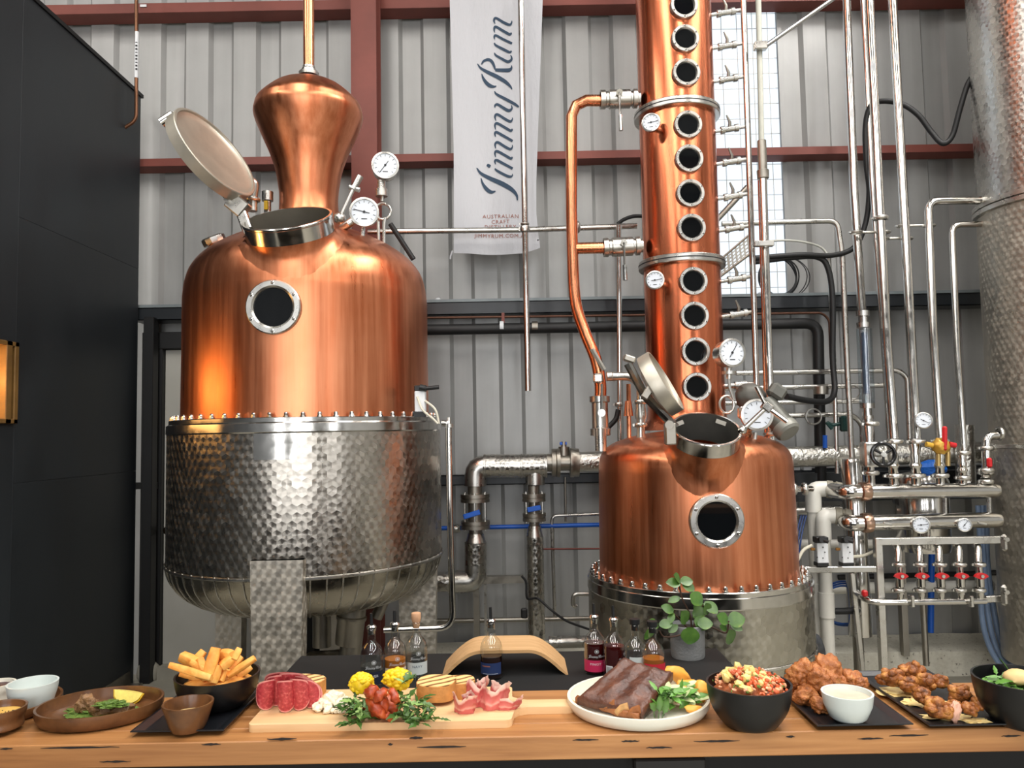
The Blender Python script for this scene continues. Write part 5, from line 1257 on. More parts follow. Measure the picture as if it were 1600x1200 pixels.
g = G(); rbox(g, at(1045, 1194, yn + .06), (pm(112, yn), .03, .03), .003); mk('under_shelf', g, plain('dark_grey_shelf', (22, 21, 20), .6), bar_, sm=0)

ZT = .74
tbl = thing('cloth_table', (0, 2.65, 0), 'low table under a black cloth behind the bar', 'table')
tx0, tx1, ty0, ty1 = atz(480, 1019, ZT).x - .015, atz(1126, 1017, ZT).x, 2.1, atz(800, 1018, ZT).y
g = G(); V = []; F = []
def cloth_ring(off, z, wv):
    out = []
    for (xa, ya, xb, yb) in ((tx0, ty0, tx1, ty0), (tx1, ty0, tx1, ty1), (tx1, ty1, tx0, ty1), (tx0, ty1, tx0, ty0)):
        for i in range(30):
            s = i / 30; x, y = xa + (xb - xa) * s, ya + (yb - ya) * s
            d = Vector((x - (tx0 + tx1) / 2, (y - (ty0 + ty1) / 2) * 1.8, 0)).normalized(); q = off + wv * sin((x + y) * 26)
            out.append(Vector((x + d.x * q, y + d.y * q, z)))
    return out
rings = [cloth_ring(-.01, ZT, 0), cloth_ring(.0, ZT - .006, 0), cloth_ring(.012, ZT - .12, .006), cloth_ring(.03, ZT - .35, .014), cloth_ring(.045, .02, .02)]
for r in rings: V += r
n = 120
F = [tuple(range(n))] + [(k * n + i, (k + 1) * n + i, (k + 1) * n + (i + 1) % n, k * n + (i + 1) % n) for k in range(4) for i in range(n)]
g.add(V, F); mk('cloth', g, DARK, tbl, sm=40)
for sx in (tx0 + .1, tx1 - .1):
    for sy in (ty0 + .1, ty1 - .1): mk('leg', cyl(G(), (sx, sy, 0), (sx, sy, ZT - .02), .02, 10), STEEL_D, tbl)
# bent plywood arch
PLY = N('bent_plywood'); _a = PLY.noise(PLY.coord('Object', (4, 60, 60)), 1, 4)
PLY.set(Base_Color=PLY.ramp(_a, [(.3, lin((206, 160, 108))), (.7, lin((226, 184, 134)))]), Roughness=.4); PLY = PLY.m
fy = atz(800, 1056, ZT).y
xl, xr = at(690, 1054, fy).x, at(888, 1054, fy).x; zt = at(790, 1016, fy).z; by = atz(790, 993, zt).y
w2 = xr - xl; h = zt - ZT; th = .011
cv = fillet([(0, 0, 0), (w2 * .27, 0, h), (w2 * .73, 0, h), (w2, 0, 0)], .085, 10)
cv = fillet([Vector((0, 0, 0)), Vector((w2 * .10, 0, h * .52)), Vector((w2 * .24, 0, h)), Vector((w2 * .76, 0, h)), Vector((w2 * .90, 0, h * .52)), Vector((w2, 0, 0))], .05, 8)
V = []; F = []
for i, p in enumerate(cv):
    d = (cv[min(i + 1, len(cv) - 1)] - cv[max(i - 1, 0)]).normalized(); nn = Vector((-d.z, 0, d.x)) * (1 if True else 1)
    for y in (fy, by):
        V.append((xl + p.x, y, ZT + p.z)); q = p - Vector((-d.z, 0, d.x)) * th
        V.append((xl + q.x, y, ZT + max(q.z, 0)))
for i in range(len(cv) - 1):
    a, b = 4 * i, 4 * i + 4
    F += [(a, b, b + 2, a + 2), (a + 1, a + 3, b + 3, b + 1), (a, a + 1, b + 1, b), (a + 2, b + 2, b + 3, a + 3)]
F += [(0, 2, 3, 1), tuple(4 * (len(cv) - 1) + k for k in (0, 1, 3, 2))]
g = G(); g.add(V, F); mk('arch_stand', g, PLY, None, 'bent plywood arch stand on the black cloth', 'stand', sm=30)

# ------------------------------------------------------------------ bottles
GLASS = thin_glass('bottle_glass', (.93, .95, .94), .13)
def liquid(name, c, a):
    if a < .5: return N(name).set(Base_Color=lin(c), Roughness=.05).m
    return thin_glass(name, lin(c), .03)
BR = .0375
BPROF = [(0, .004), (BR * .9, 0), (BR, .006), (BR, .105), (BR * .985, .118), (BR * .9, .132), (BR * .72, .146), (BR * .48, .157), (BR * .36, .166), (BR * .34, .176), (BR * .34, .2), (BR * .41, .202), (BR * .41, .210), (BR * .36, .212)]
def curve_on(c, V, R, ang, z):     # wrap flat artwork on a bottle
    return [Vector((c.x + R * sin(ang + v[0] / R), c.y - R * cos(ang + v[0] / R), c.z + z + v[1])) for v in V]
def lab_patch(c, a0, a1, z0, z1, R):
    V = []; n = 14
    for z in (z0, z1):
        for i in range(n + 1):
            t = a0 + (a1 - a0) * i / n; V.append((c.x + R * sin(t), c.y - R * cos(t), c.z + z))
    return V, [(i, i + 1, n + 2 + i, n + 1 + i) for i in range(n)]
sx0 = min(s[1] for st in STROKES for s in st); sx1 = max(s[1] for st in STROKES for s in st); sy1 = 802
def bottle(px, by_, label, liq, level, lcol, l0, l1, word, wcol, top, ang=0.0, script=True, lw=1.15, extra=None, group='rum bottles on the black cloth', wordsz=.0125):
    c = atz(px, by_, ZT); c.y += BR; c.z = ZT
    t = thing('bottle', c, label, 'bottle', group)
    mk('glass_body', lathe(G(), BPROF, 36, c), GLASS, t, sm=60)
    if liq is not None:
        r = BR * .93
        pr = [(0, .007), (r, .008)] + [(min(r, pz[0] * .9), pz[1]) for pz in BPROF if .01 < pz[1] < level] + [(r if level < .12 else r * .8, level), (0, level)]
        mk('spirit', lathe(G(), pr, 32, c), liq, t, sm=40)
    if lcol is not None:
        V, F = lab_patch(c, ang - lw, ang + lw, l0, l1, BR * 1.008); g = G(); g.add(V, F); lb = mk('paper_label', g, lcol, t)
        if word:
            V, F = text_geo(word, wordsz, spacing=1.1); g = G(); g.add(curve_on(c, [(v.x, v.y) for v in V], BR * 1.02, ang, l1 - (l1 - l0) * .42), F); mk('label_word', g, wcol, lb, kind='stuff')
    if script:
        g = G(); k = .058 / (sx1 - sx0)
        for s in STROKES:
            L, R = ribbon(s, 3); n = len(L)
            g.add(curve_on(c, [((-(b - (sx0 + sx1) / 2)) * k, (sy1 - a) * k) for a, b in L + R], BR * 1.012, ang + .1, max(l1, .05) + .010), [(i, n + i, n + i + 1, i + 1) for i in range(n - 1)])
        mk('script_print', g, WHITE, t, kind='stuff')
        g = G(); zc = max(l1, .05) + .034
        for (ra, rb) in ((.0075, .0065), (.0035, .0008)):
            V = [(r * cos(2 * pi * i / 20), r * sin(2 * pi * i / 20)) for r in (ra, rb) for i in range(20)]
            g.add(curve_on(c, V, BR * 1.012, ang + .12, zc), [(i, (i + 1) % 20, 20 + (i + 1) % 20, 20 + i) for i in range(20)])
        mk('round_emblem', g, WHITE, t, kind='stuff')
    if top == 'spout':
        mk('pourer', lathe(G(), [(BR * .3, .19), (BR * .3, .212), (BR * .42, .212), (BR * .44, .218), (BR * .3, .224), (0, .226)], 20, c), STEEL, t)
        mk('spout', tube(G(), [c + Vector((0, 0, .222)), c + Vector((-.001, 0, .268))], [.0055, .0045], 10), BLACKR, t)
    elif top == 'cork':
        mk('stopper', lathe(G(), [(BR * .3, .19), (BR * .32, .212), (BR * .38, .213), (BR * .44, .226), (BR * .44, .243), (BR * .40, .247), (0, .247)], 20, c), plain('pale_cork', (216, 168, 130), .6), t)
    else:
        mk('stopper', lathe(G(), [(BR * .3, .19), (BR * .31, .212), (BR * .46, .213), (BR * .46, .232), (0, .233)], 20, c), BLACKR, t)
    if extra: extra(c, t)
    t.scale = (1.05, 1.05, .91)
CLR = liquid('clear_spirit', (240, 244, 244), 1.0); GOLD = liquid('golden_rum', (190, 112, 36), .2); DRK = liquid('dark_rum', (38, 14, 8), .2); REDL = liquid('red_rum', (70, 12, 12), .3); AMB = liquid('amber_rum', (176, 100, 34), .2)
NAVYL = plain('navy_label', (22, 30, 48), .6); PALEL = plain('pale_label', (206, 214, 212), .6, var=.03); CREAML = plain('cream_label', (214, 200, 176), .6, var=.03); PINKL = plain('pink_label', (204, 44, 92), .55, var=.04); BLUEL = plain('blue_label', (38, 56, 100), .55); REDLB = plain('red_label', (200, 40, 56), .55, var=.04)
bottle(578, 1076, 'clear rum bottle with navy SILVER label and black pourer', CLR, .075, NAVYL, .012, .06, 'SILVER', WHITE, 'spout', .25)
bottle(615, 1070, 'golden rum bottle with cream label and black pourer', GOLD, .088, CREAML, .012, .06, '', PRINT, 'spout', .25)
bottle(649, 1063, 'clear rum bottle with pale NAVY label and cork stopper', CLR, .085, PALEL, .02, .066, 'NAVY', NAVY, 'cork', .2)
def blurb(c, t):
    V, F = lab_patch(c, -.9, -.1, .052, .056, BR * 1.02); g = G(); g.add(V, F); mk('label_rule', g, RUST, t)
    V, F = lab_patch(c, -.8, .6, .0255, .0265, BR * 1.02); g = G(); g.add(V, F); mk('label_rule', g, WHITE, t)
bottle(768, 1064, 'dark rum bottle with blue label standing before the arch', DRK, .085, BLUEL, .022, .066, '', RUST, 'spout', -.15, False, extra=blurb, wordsz=.01)
bottle(932, 1056, 'dark red rum bottle with pink PINOT label', REDL, .118, PINKL, .014, .058, 'PINOT', WHITE, 'spout', -.05, lw=1.35)
def barcode(c, t):
    V, F = lab_patch(c, -.95, -.3, .02, .05, BR * 1.01); g = G(); g.add(V, F); o = mk('paper_label', g, WHITE, t)
    g = G()
    for k in range(7):
        V, F = lab_patch(c, -.85 + k * .07, -.85 + k * .07 + .03, .024, .046, BR * 1.02); g.add(V, F)
    mk('barcode', g, PRINT, o, kind='stuff')
bottle(963, 1062, 'dark red rum bottle with pourer, right beside the pink PINOT label', REDL, .12, None, 0, .058, '', None, 'spout', .9, extra=barcode)
bottle(997, 1070, 'clear bottle with black stopper behind the rack of ribs', CLR, .03, PALEL, .055, .1, '', PRINT, 'cap', -.1, False, .6)
bottle(1025, 1075, 'bottle with red label and black stopper half behind the ribs', AMB, .098, REDLB, .012, .085, '', WHITE, 'cap', .3, False, 1.3)

# ------------------------------------------------------------------ potted plant
pc = atz(1081, 1033, ZT); pc.y += .062; pc.z = ZT
pot = thing('potted_plant', pc, 'leafy green plant in a ribbed grey concrete pot', 'plant')
PR = pm(26.5, pc.y)
g = G(); lathe(g, [(0, 0), (PR * .93, 0), (PR * .96, .006), (PR, .12), (PR * .93, .122), (PR * .9, .105), (0, .104)], 72, pc, fx=lambda t, z: 1 + .012 * sin(t * 36)); mk('pot', g, plain('grey_concrete_pot', (140, 142, 142), .8, bump=.3, bscale=120), pot, sm=50)
g = G(); lathe(g, [(0, .106), (PR * .91, .106)], 24, pc); mk('soil', g, plain('dark_soil', (34, 26, 20), .9), pot)
LEAF = N('glossy_leaf'); _a = LEAF.noise(LEAF.coord(), 18, 3)
LEAF.set(Base_Color=LEAF.ramp(_a, [(.3, lin((48, 84, 34))), (.6, lin((80, 116, 44))), (.8, lin((150, 158, 70)))]), Roughness=.35, Subsurface_Weight=.0); LEAF = LEAF.m
STEM = plain('brown_stem', (70, 48, 34), .7)
def leaf(c, d, up, L, W, par, mat, name='leaf', cup=.15, lobed=0):
    c, d = Vector(c), Vector(d).normalized(); up = Vector(up); s = d.cross(up).normalized(); nrm = s.cross(d)
    V = []; F = []; n = 9
    for i in range(n):
        t = i / (n - 1); w = W * sin(pi * (t * .94 + .04)) ** .7 * (1 - lobed * .75 * (.5 + .5 * cos(t * 6 * pi + pi)) * (1 if t > .15 else 0))
        if lobed and t < .3: w = W * .12
        for sg in (-1, 0, 1): V.append(c + d * (L * t) + s * (sg * w) + nrm * (cup * W * abs(sg) - .25 * L * t * t))
    F = [(i * 3 + k, i * 3 + k + 1, i * 3 + k + 4, i * 3 + k + 3) for i in range(n - 1) for k in range(2)]
    g = G(); g.add(V, F); return mk(name, g, mat, par, sm=180)
def pp(px, py, dy=0): return at(px, py, pc.y - dy)
stems = [[(1081, 985, 0), (1078, 960, .01), (1066, 935, .02), (1061, 912, .02)], [(1083, 985, 0), (1088, 962, -.02), (1100, 944, -.02)], [(1085, 978, .02), (1112, 980, .04), (1134, 989, .05), (1139, 970, .05)], [(1078, 985, .02), (1060, 966, .04), (1052, 958, .05)], [(1078, 985, .04), (1060, 993, .07), (1038, 995, .07), (1030, 985, .07)], [(1080, 985, .05), (1076, 983, .08)]]
for s in stems: mk('stem', tube(G(), spline([pp(*p) for p in s], 5), .0032, 7), STEM, pot)
random.seed(11)
lf = [(1063, 912, .02, -24, -6, .055, .03), (1063, 910, .02, 20, -4, .05, .03), (1066, 912, .02, 22, 8, .05, .032), (1062, 908, .0, -6, -10, .05, .03), (1079, 928, .04, 10, 8, .055, .045), (1062, 934, .03, -24, 2, .05, .02), (1100, 942, .0, 18, 10, .06, .036), (1098, 942, -.03, -10, 14, .05, .035), (1102, 943, .03, 8, 24, .045, .035), (1052, 956, .05, -12, -8, .05, .028), (1052, 958, .05, -10, 12, .045, .02), (1085, 968, .03, 18, 8, .06, .04), (1083, 962, .0, 14, -10, .055, .04), (1072, 972, .05, -6, -18, .055, .04), (1078, 980, .09, -2, 22, .06, .052), (1090, 975, .05, 18, -3, .055, .035), (1138, 972, .05, 20, -8, .062, .045), (1137, 972, .05, -14, -12, .05, .035), (1138, 985, .07, 6, 18, .055, .045), (1135, 985, .04, -6, -6, .03, .02), (1142, 975, .02, 16, 6, .045, .025), (1028, 978, .07, -10, -8, .05, .028), (1030, 977, .07, 12, -3, .05, .028), (1024, 980, .08, -18, 16, .06, .02), (1045, 988, .07, 8, -6, .045, .02)]
for (px, py, dy, dx, dz, L, W) in lf:
    c = pp(px, py, dy); d = Vector((dx, random.uniform(-14, 2), -dz)); leaf(c, d, Vector((random.uniform(-.3, .3), -.75, .65)), L * 1.0, W * .72, pot, LEAF)

# ================================================================== FOOD ON THE BAR
def stone(name, c0, c1, rough=.35, sc=14):
    s = N(name); v = s.coord(); a = s.noise(v, sc, 6, .65); s.set(Base_Color=s.ramp(a, [(.3, lin(c0)), (.7, lin(c1))]), Roughness=rough); return s.m
BROWNC = stone('brown_glaze', (66, 42, 26), (120, 80, 48), .28)
BLKC = plain('matt_black_ceramic', (10, 10, 11), .4)
CREAM = plain('cream_ceramic', (226, 222, 206), .3, var=.03)
PALEB = plain('pale_blue_ceramic', (206, 214, 210), .3, var=.05)
SLATE = plain('black_slate', (20, 22, 26), .36)
BLACKBOWL = 'bowls and plates on the bar'
def dish(name, c, prof, mat, label, cat, sx=1, sy=1, rz=0, n=48):
    g = G(); lathe(g, prof, n, (0, 0, 0)); R = rot(0, 0, rz)
    g.V = [Vector(c) + R @ Vector((v.x * sx, v.y * sy, v.z)) for v in g.V]
    return mk(name, g, mat, None, label, cat, sm=50)
def ctr(pxl, pxr, py, z=ZB):       # centre and radius from left and right rim pixels at rim level
    a, b = atz(pxl, py, z), atz(pxr, py, z); return (a + b) / 2, (b - a).length / 2
def bowlp(R, H, foot=.55, t=.004):
    o = [(p.x, max(0, p.y)) for p in spline([Vector((R * foot, 0, 0)), Vector((R * (foot + .14), H * .07, 0)), Vector((R * .87, H * .4, 0)), Vector((R * .96, H * .7, 0)), Vector((R, H, 0))], 5)]
    i = [(p.x, p.y) for p in spline([Vector((R - t, H, 0)), Vector((R * .96 - t, H * .72, 0)), Vector((R * .86 - t, H * .42, 0)), Vector((R * foot, H * .14, 0))], 5)]
    return [(0, 0)] + o + i + [(0, H * .1)]
def platep(R, H, t=.005):
    return [(0, 0), (R * .86, 0), (R * .95, H * .15), (R, H * .6), (R, H), (R - t, H), (R - t * 1.6, H * .55), (R * .9, H * .28), (0, H * .25)]
yc = (yn + yfar) / 2
# --- far left platter group
c = atz(5, 1112, ZB)
P0 = dish('oval_platter', (c.x - .01, c.y, ZB), platep(.115, .022), BROWNC, 'brown glazed oval platter cut off by the left edge', 'platter', 1, .92, 20)
cw_ = at(51, 1075, 1.605); cw_.z = ZB + .008
dish('small_bowl', cw_, bowlp(.047, .052, .6), PALEB, 'empty pale blue white bowl on the left platter', 'bowl')
cb_ = at(-1, 1100, 1.50); cb_.z = ZB + .008
dish('dip_bowl', cb_, bowlp(.047, .038, .75), BROWNC, 'brown dip bowl of yellow sauce at the left edge', 'bowl')
g = G(); lathe(g, [(0, .027), (.025, .028), (.040, .026)], 28, cb_); mk('yellow_sauce', g, plain('yellow_dip', (222, 178, 92), .4, var=.12, scale=30), None, 'smooth yellow sauce with dark seeds in the brown dip bowl', 'sauce')
g = G()
random.seed(5)
for k in range(14): blob(g, cb_ + Vector((random.uniform(-.012, .03), random.uniform(-.012, .012), .0285)), (.0016, .0012, .0008), .1, 1, k, 1)
mk('dark_seeds', g, PRINT, None, 'sprinkle of dark seeds on the yellow sauce', 'seeds', kind='stuff')
cr_ = atz(-6, 1078, ZB + .03); cr_.z = ZB + .008
dish('ramekin', cr_, bowlp(.036, .036, .7), CREAM, 'white ramekin of purple dip at the far left edge', 'ramekin')
g = G(); lathe(g, [(0, .03), (.033, .029)], 20, cr_); mk('purple_dip', g, plain('beetroot_dip', (60, 26, 36), .4), None, 'dark purple dip in the white ramekin', 'sauce')
# --- second oval plate
c, R = ctr(68, 247, 1108, ZB + .015); c.z = ZB
dish('oval_plate', c, platep(1.0, .03, .04), BROWNC, 'brown oval plate holding meat on green sauce with lemon', 'plate', R * .99, R * .80, 15)
for o in (bpy.data.objects['oval_plate'],): pass
_o = bpy.data.objects['oval_plate']
GREEN = plain('green_herb_sauce', (92, 118, 46), .5, var=.35, scale=90, bump=.6, bscale=120)
zp = ZB + .0085
p = atz(160, 1114, zp); g = G(); blob(g, p, (.068, .036, .009), .5, 2.4, 4, 4); mk('herb_sauce', g, GREEN, None, 'smear of green herb sauce on the brown oval plate', 'sauce')
MEAT = plain('grilled_meat', (128, 94, 60), .5, var=.5, scale=60, bump=.7, bscale=90)
mlab = ['upright browned meat piece at the left of the green sauce', 'middle browned meat piece topped with green sauce', 'rightmost browned meat piece on the green sauce']
for k, (px, py, s) in enumerate(((135, 1104, (.021, .016, .020)), (160, 1109, (.024, .016, .015)), (190, 1108, (.024, .016, .014)))):
    q = atz(px, py, zp + .012); q.z = zp + s[2] * .8; g = G(); blob(g, q, s, .35, 1.8, k + 3, 3); mk('meat_piece', g, MEAT, None, mlab[k], 'meat', 'meat pieces on the oval plate')
q = atz(174, 1102, zp + .024); g = G(); blob(g, Vector((q.x, q.y, zp + .026)), (.03, .014, .006), .6, 3, 8, 4); mk('herb_garnish', g, GREEN, None, 'green herb paste heaped over the meat pieces', 'garnish')
lw_ = thing('lemon_wedge', atz(201, 1094, zp), 'yellow lemon wedge on the far side of the oval plate', 'lemon')
def wedge(g, c, L, W, a0, a1, k=1.0, R=None):
    V = []; F = []; n, m = 14, 8
    for i in range(n + 1):
        t = i / n; x = (t - .5) * L; r = W * k * sqrt(max(0, 1 - (2 * t - 1) ** 2))
        V.append(Vector((x, 0, 0)))
        for j in range(m + 1):
            a = a0 + (a1 - a0) * j / m; V.append(Vector((x, r * cos(a), r * sin(a))))
    w = m + 2
    for i in range(n):
        for j in range(m + 1): F.append((i * w + j, (i + 1) * w + j, (i + 1) * w + j + 1, i * w + j + 1))
        F.append((i * w + m + 1, (i + 1) * w + m + 1, (i + 1) * w, i * w))
    V = [Vector(c) + (R @ v if R is not None else v) for v in V]
    return g.add(V, F)
lc_ = atz(201, 1080, zp + .022); lc_.z = zp + .021; Rl = rot(0, 8, -4)
mk('rind', wedge(G(), lc_, .066, .026, -pi * .62, -pi * .10, 1, Rl), plain('lemon_rind', (222, 178, 40), .4), lw_)
mk('flesh', wedge(G(), lc_ + Vector((0, -.0014, .0006)), .060, .0225, -pi * .64, -pi * .08, 1, Rl), plain('lemon_flesh', (244, 224, 120), .25, var=.08, scale=120), lw_)
# --- black slate trays
def tray(label, fl, fr_, bl, br, hgt=.012, lip=.004):
    a, b, c2, d = [atz(*p, ZB + hgt) for p in (fl, fr_, br, bl)]
    xa = (a.x + d.x) / 2; xb = (b.x + c2.x) / 2; y0 = (a.y + b.y) / 2; y1 = (c2.y + d.y) / 2
    g = G(); V = []
    def rect(z, e): return [Vector((xa - e, y0 - e, z)), Vector((xb + e, y0 - e, z)), Vector((xb + e, y1 + e, z)), Vector((xa - e, y1 + e, z))]
    rs_ = [rect(ZB, -.025), rect(ZB + .003, -.018), rect(ZB + hgt - .002, 0), rect(ZB + hgt, 0), rect(ZB + hgt, -.004), rect(ZB + hgt * .55, -.018)]
    for r in rs_: V += r
    F = [(3, 2, 1, 0)] + [(k * 4 + i, k * 4 + (i + 1) % 4, (k + 1) * 4 + (i + 1) % 4, (k + 1) * 4 + i) for k in range(5) for i in range(4)] + [(20, 21, 22, 23)]
    g.add(V, F); mk('slate_tray', g, SLATE, None, label, 'tray', 'black rectangular trays', sm=20)
    return xa, xb, y0, y1, ZB + hgt * .55
t1 = tray('black rectangular tray under the bowl of fries', (202, 1143), (352, 1140), (300, 1068), (420, 1066))
t2 = tray('black rectangular tray of fried chicken with a white cup', (1277, 1135), (1428, 1129), (1222, 1080), (1352, 1078))
t3 = tray('black rectangular tray of roasted cauliflower at the right', (1444, 1134), (1592, 1130), (1338, 1048), (1452, 1046))
# --- fries in black bowl
c = at(340, 1060, 1.60); c.z = t1[4]; R = pm(63, 1.585)
FR = R
dish('black_bowl', c, bowlp(R, .072 + ZB - t1[4], .5), BLKC, 'black bowl heaped with potato fries', 'bowl'); fc = c.copy()
FRY = N('fried_potato'); _v = FRY.coord(); _a = FRY.noise(_v, 30, 4)
FRY.set(Base_Color=FRY.ramp(_a, [(.3, lin((222, 132, 46))), (.5, lin((238, 168, 78))), (.75, lin((248, 200, 118)))]), Roughness=.55); FRY.bump(FRY.noise(_v, 160, 2), .3, .003); FRY = FRY.m
fr = [(268, 1040, 328, 1058, 8), (285, 1026, 318, 1043, 12), (312, 1030, 322, 1062, 9), (337, 1014, 325, 1056, 13), (318, 1018, 300, 1040, 9), (345, 1022, 362, 1024, 11), (362, 1030, 346, 1042, 10), (374, 1014, 366, 1030, 8), (377, 1026, 360, 1045, 8), (397, 1029, 358, 1055, 7), (340, 1040, 332, 1066, 11), (392, 1042, 372, 1056, 8), (283, 1054, 318, 1062, 6), (352, 1048, 345, 1064, 7), (308, 1055, 330, 1060, 6), (330, 1025, 345, 1030, 10), (300, 1035, 322, 1050, 8)]
pos = ['lowest fry poking out left over the bowl rim', 'thick fry lying level at the upper left of the heap', 'fry standing upright left of the centre of the heap', 'long fry leaning at the very top of the heap', 'fry hidden behind the long top fry', 'level fry at the top right of the long fry', 'squat fry in the middle right of the heap', 'pointed fry sticking up at the right', 'small pointed fry below the right sticking one', 'pale fry reaching furthest right out of the bowl', 'front fry standing at the middle of the rim', 'short fry beside the right bowl wall', 'thin fry lying along the front left rim', 'short fry below the squat middle one', 'flat fry along the front rim centre', 'fry crossing just right of the top fry', 'fry buried between the left fries']
for k, (xa, ya, xb, yb, w) in enumerate(fr):
    Yk = fc.y - .02 + .03 * ((k * 5) % 7 - 3) / 3; a, b = at(xa, ya, Yk), at(xb, yb, Yk - .012); d = (b - a); L = d.length; d.normalize()
    up = Vector((0, -1, .3)); x = up.cross(d).normalized(); Rm = Matrix((x, d.cross(x), d)).transposed() @ rot(0, 0, 25 * (k % 4))
    g = G(); ww = pm(w * 1.32, Yk); V = []; nn = 6
    for i in range(nn + 1):
        s = 1 - .18 * (2 * i / nn - 1) ** 2 + .06 * noise.noise(Vector((k * 3.3, i, 0)))
        for (u, v) in ((-1, -.8), (-.8, -1), (.8, -1), (1, -.8), (1, .8), (.8, 1), (-.8, 1), (-1, .8)): V.append((a + b) / 2 + Rm @ Vector((u * ww / 2 * s, v * ww / 2 * s, (i / nn - .5) * L * 1.08)))
    F = [(i * 8 + j, i * 8 + (j + 1) % 8, (i + 1) * 8 + (j + 1) % 8, (i + 1) * 8 + j) for i in range(nn) for j in range(8)] + [tuple(range(7, -1, -1)), tuple(nn * 8 + j for j in range(8))]
    g.add(V, F); mk('fry', g, FRY, None, pos[k], 'fries', 'fries in the black bowl', sm=60)
g = G(); blob(g, fc + Vector((0, 0, .045)), (FR * .8, FR * .8, .02), .1, 2, 3, 3); mk('fries_below', g, FRY, None, 'mass of fries lower down inside the black bowl', 'fries', kind='stuff')
# brown ramekin
c = at(294, 1100, 1.478); c.z = t1[4]; R = pm(37, 1.478)
dish('ramekin', c, [(0, 0), (R * .62, 0), (R * .74, .01), (R, .046), (R, .05), (R - .004, .05), (R * .7, .012), (0, .01)], BROWNC, 'brown glazed ramekin in front of the fries', 'ramekin')
g = G(); lathe(g, [(0, .03), (R * .5, .029), (R * .82, .027)], 24, c); mk('cream_sauce', g, plain('cream_sauce', (226, 200, 140), .4), None, 'cream coloured sauce in the brown ramekin', 'sauce')
# --- charcuterie board
hb = .014; zb_ = ZB + hb
def bxy(px, py): p = atz(px, py, zb_); return (p.x, p.y)
fl_, fr2 = bxy(386, 1133), bxy(796, 1119); bl_ = bxy(434, 1079); brr = bxy(812, 1078)
yb0, yb1 = fl_[1] - .0, bl_[1]
xa, xb = fl_[0], fr2[0] + .005; hm = (bxy(880, 1098)[1])
xh = bxy(900, 1095)[0]
def arc(cx, cy, r, a0, a1, n=5): return [(cx + r * cos(math.radians(a0 + (a1 - a0) * i / n)), cy + r * sin(math.radians(a0 + (a1 - a0) * i / n))) for i in range(n + 1)]
hw_ = .021
poly = arc(xa + .012, yb0 + .012, .012, 180, 270) + arc(xb - .015, yb0 + .015, .015, 270, 360) + [(xb + .004, hm - hw_ - .018), (xb + .014, hm - hw_ - .006), (xb + .03, hm - hw_)] + arc(xh - hw_, hm, hw_, -90, 90, 8) + [(xb + .03, hm + hw_), (xb + .012, hm + hw_ + .008), (xb, hm + hw_ + .02)] + arc(xb - .012, yb1 - .012, .012, 0, 90) + arc(xa + .012, yb1 - .012, .012, 90, 180)
BOARD = N('maple_board'); _a = BOARD.noise(BOARD.coord('Object', (3, 45, 45)), 1, 5)
BOARD.set(Base_Color=BOARD.ramp(_a, [(.3, lin((212, 170, 118))), (.7, lin((230, 196, 150)))]), Roughness=.45); BOARD = BOARD.m
g = G(); prism(g, poly, hb, (0, 0, ZB), (1, 0, 0), (0, 1, 0)); bo = mk('serving_board', g, BOARD, None, 'long pale maple serving board with handle, laden with cold cuts', 'board', sm=20)
def onb(px, py, h=0): p = atz(px, py, zb_ + h); return Vector((p.x, p.y, zb_))
# bread
CRUST = plain('bread_crust', (188, 132, 70), .7, var=.25, scale=40, bump=.4)
TOAST = N('grilled_bread_top'); _v = TOAST.coord('Object', (1, 1, 1), .9); w_ = TOAST.n('ShaderNodeTexWave'); w_.inputs['Scale'].default_value = 15; w_.inputs['Distortion'].default_value = 2.5; TOAST.l(_v, w_.inputs['Vector'])
TOAST.set(Base_Color=TOAST.ramp(w_.outputs[1], [(.02, lin((74, 40, 18))), (.2, lin((206, 150, 82))), (.7, lin((236, 196, 134)))]), Roughness=.75); TOAST = TOAST.m
def bread(px, py, L, W, H, rz, lab, z0=0, tilt=0):
    c = onb(px, py, 0) + Vector((0, 0, z0)); t = thing('bread_slice', c, lab, 'bread', 'grilled bread on the board')
    pts = []
    for i in range(28):
        a = 2 * pi * i / 28; e = .72; pts.append((L / 2 * math.copysign(abs(cos(a)) ** e, cos(a)) * (1 + .05 * noise.noise(Vector((cos(a), sin(a), px)))), W / 2 * math.copysign(abs(sin(a)) ** e, sin(a))))
    R = rot(tilt, 0, rz); X, Yv = R @ Vector((1, 0, 0)), R @ Vector((0, 1, 0)); Z = R @ Vector((0, 0, 1))
    g = G(); prism(g, pts, H, c, X, Yv); mk('crust', g, CRUST, t, sm=30)
    g = G(); prism(g, [(a * .97, b * .97) for a, b in pts], .0015, c + Z * H, X, Yv); mk('grilled_face', g, TOAST, t, sm=30)
bread(474, 1084, .088, .075, .028, -14, 'grilled bread slice behind the salami and cheese')
bread(420, 1088, .05, .06, .022, 10, 'bread slice corner peeping out left behind the salami')
bread(682, 1094, .078, .078, .030, -8, 'upper grilled bread slice right of the tomatoes', .008)
bread(716, 1086, .07, .06, .030, 14, 'grilled bread slice tucked behind the prosciutto')
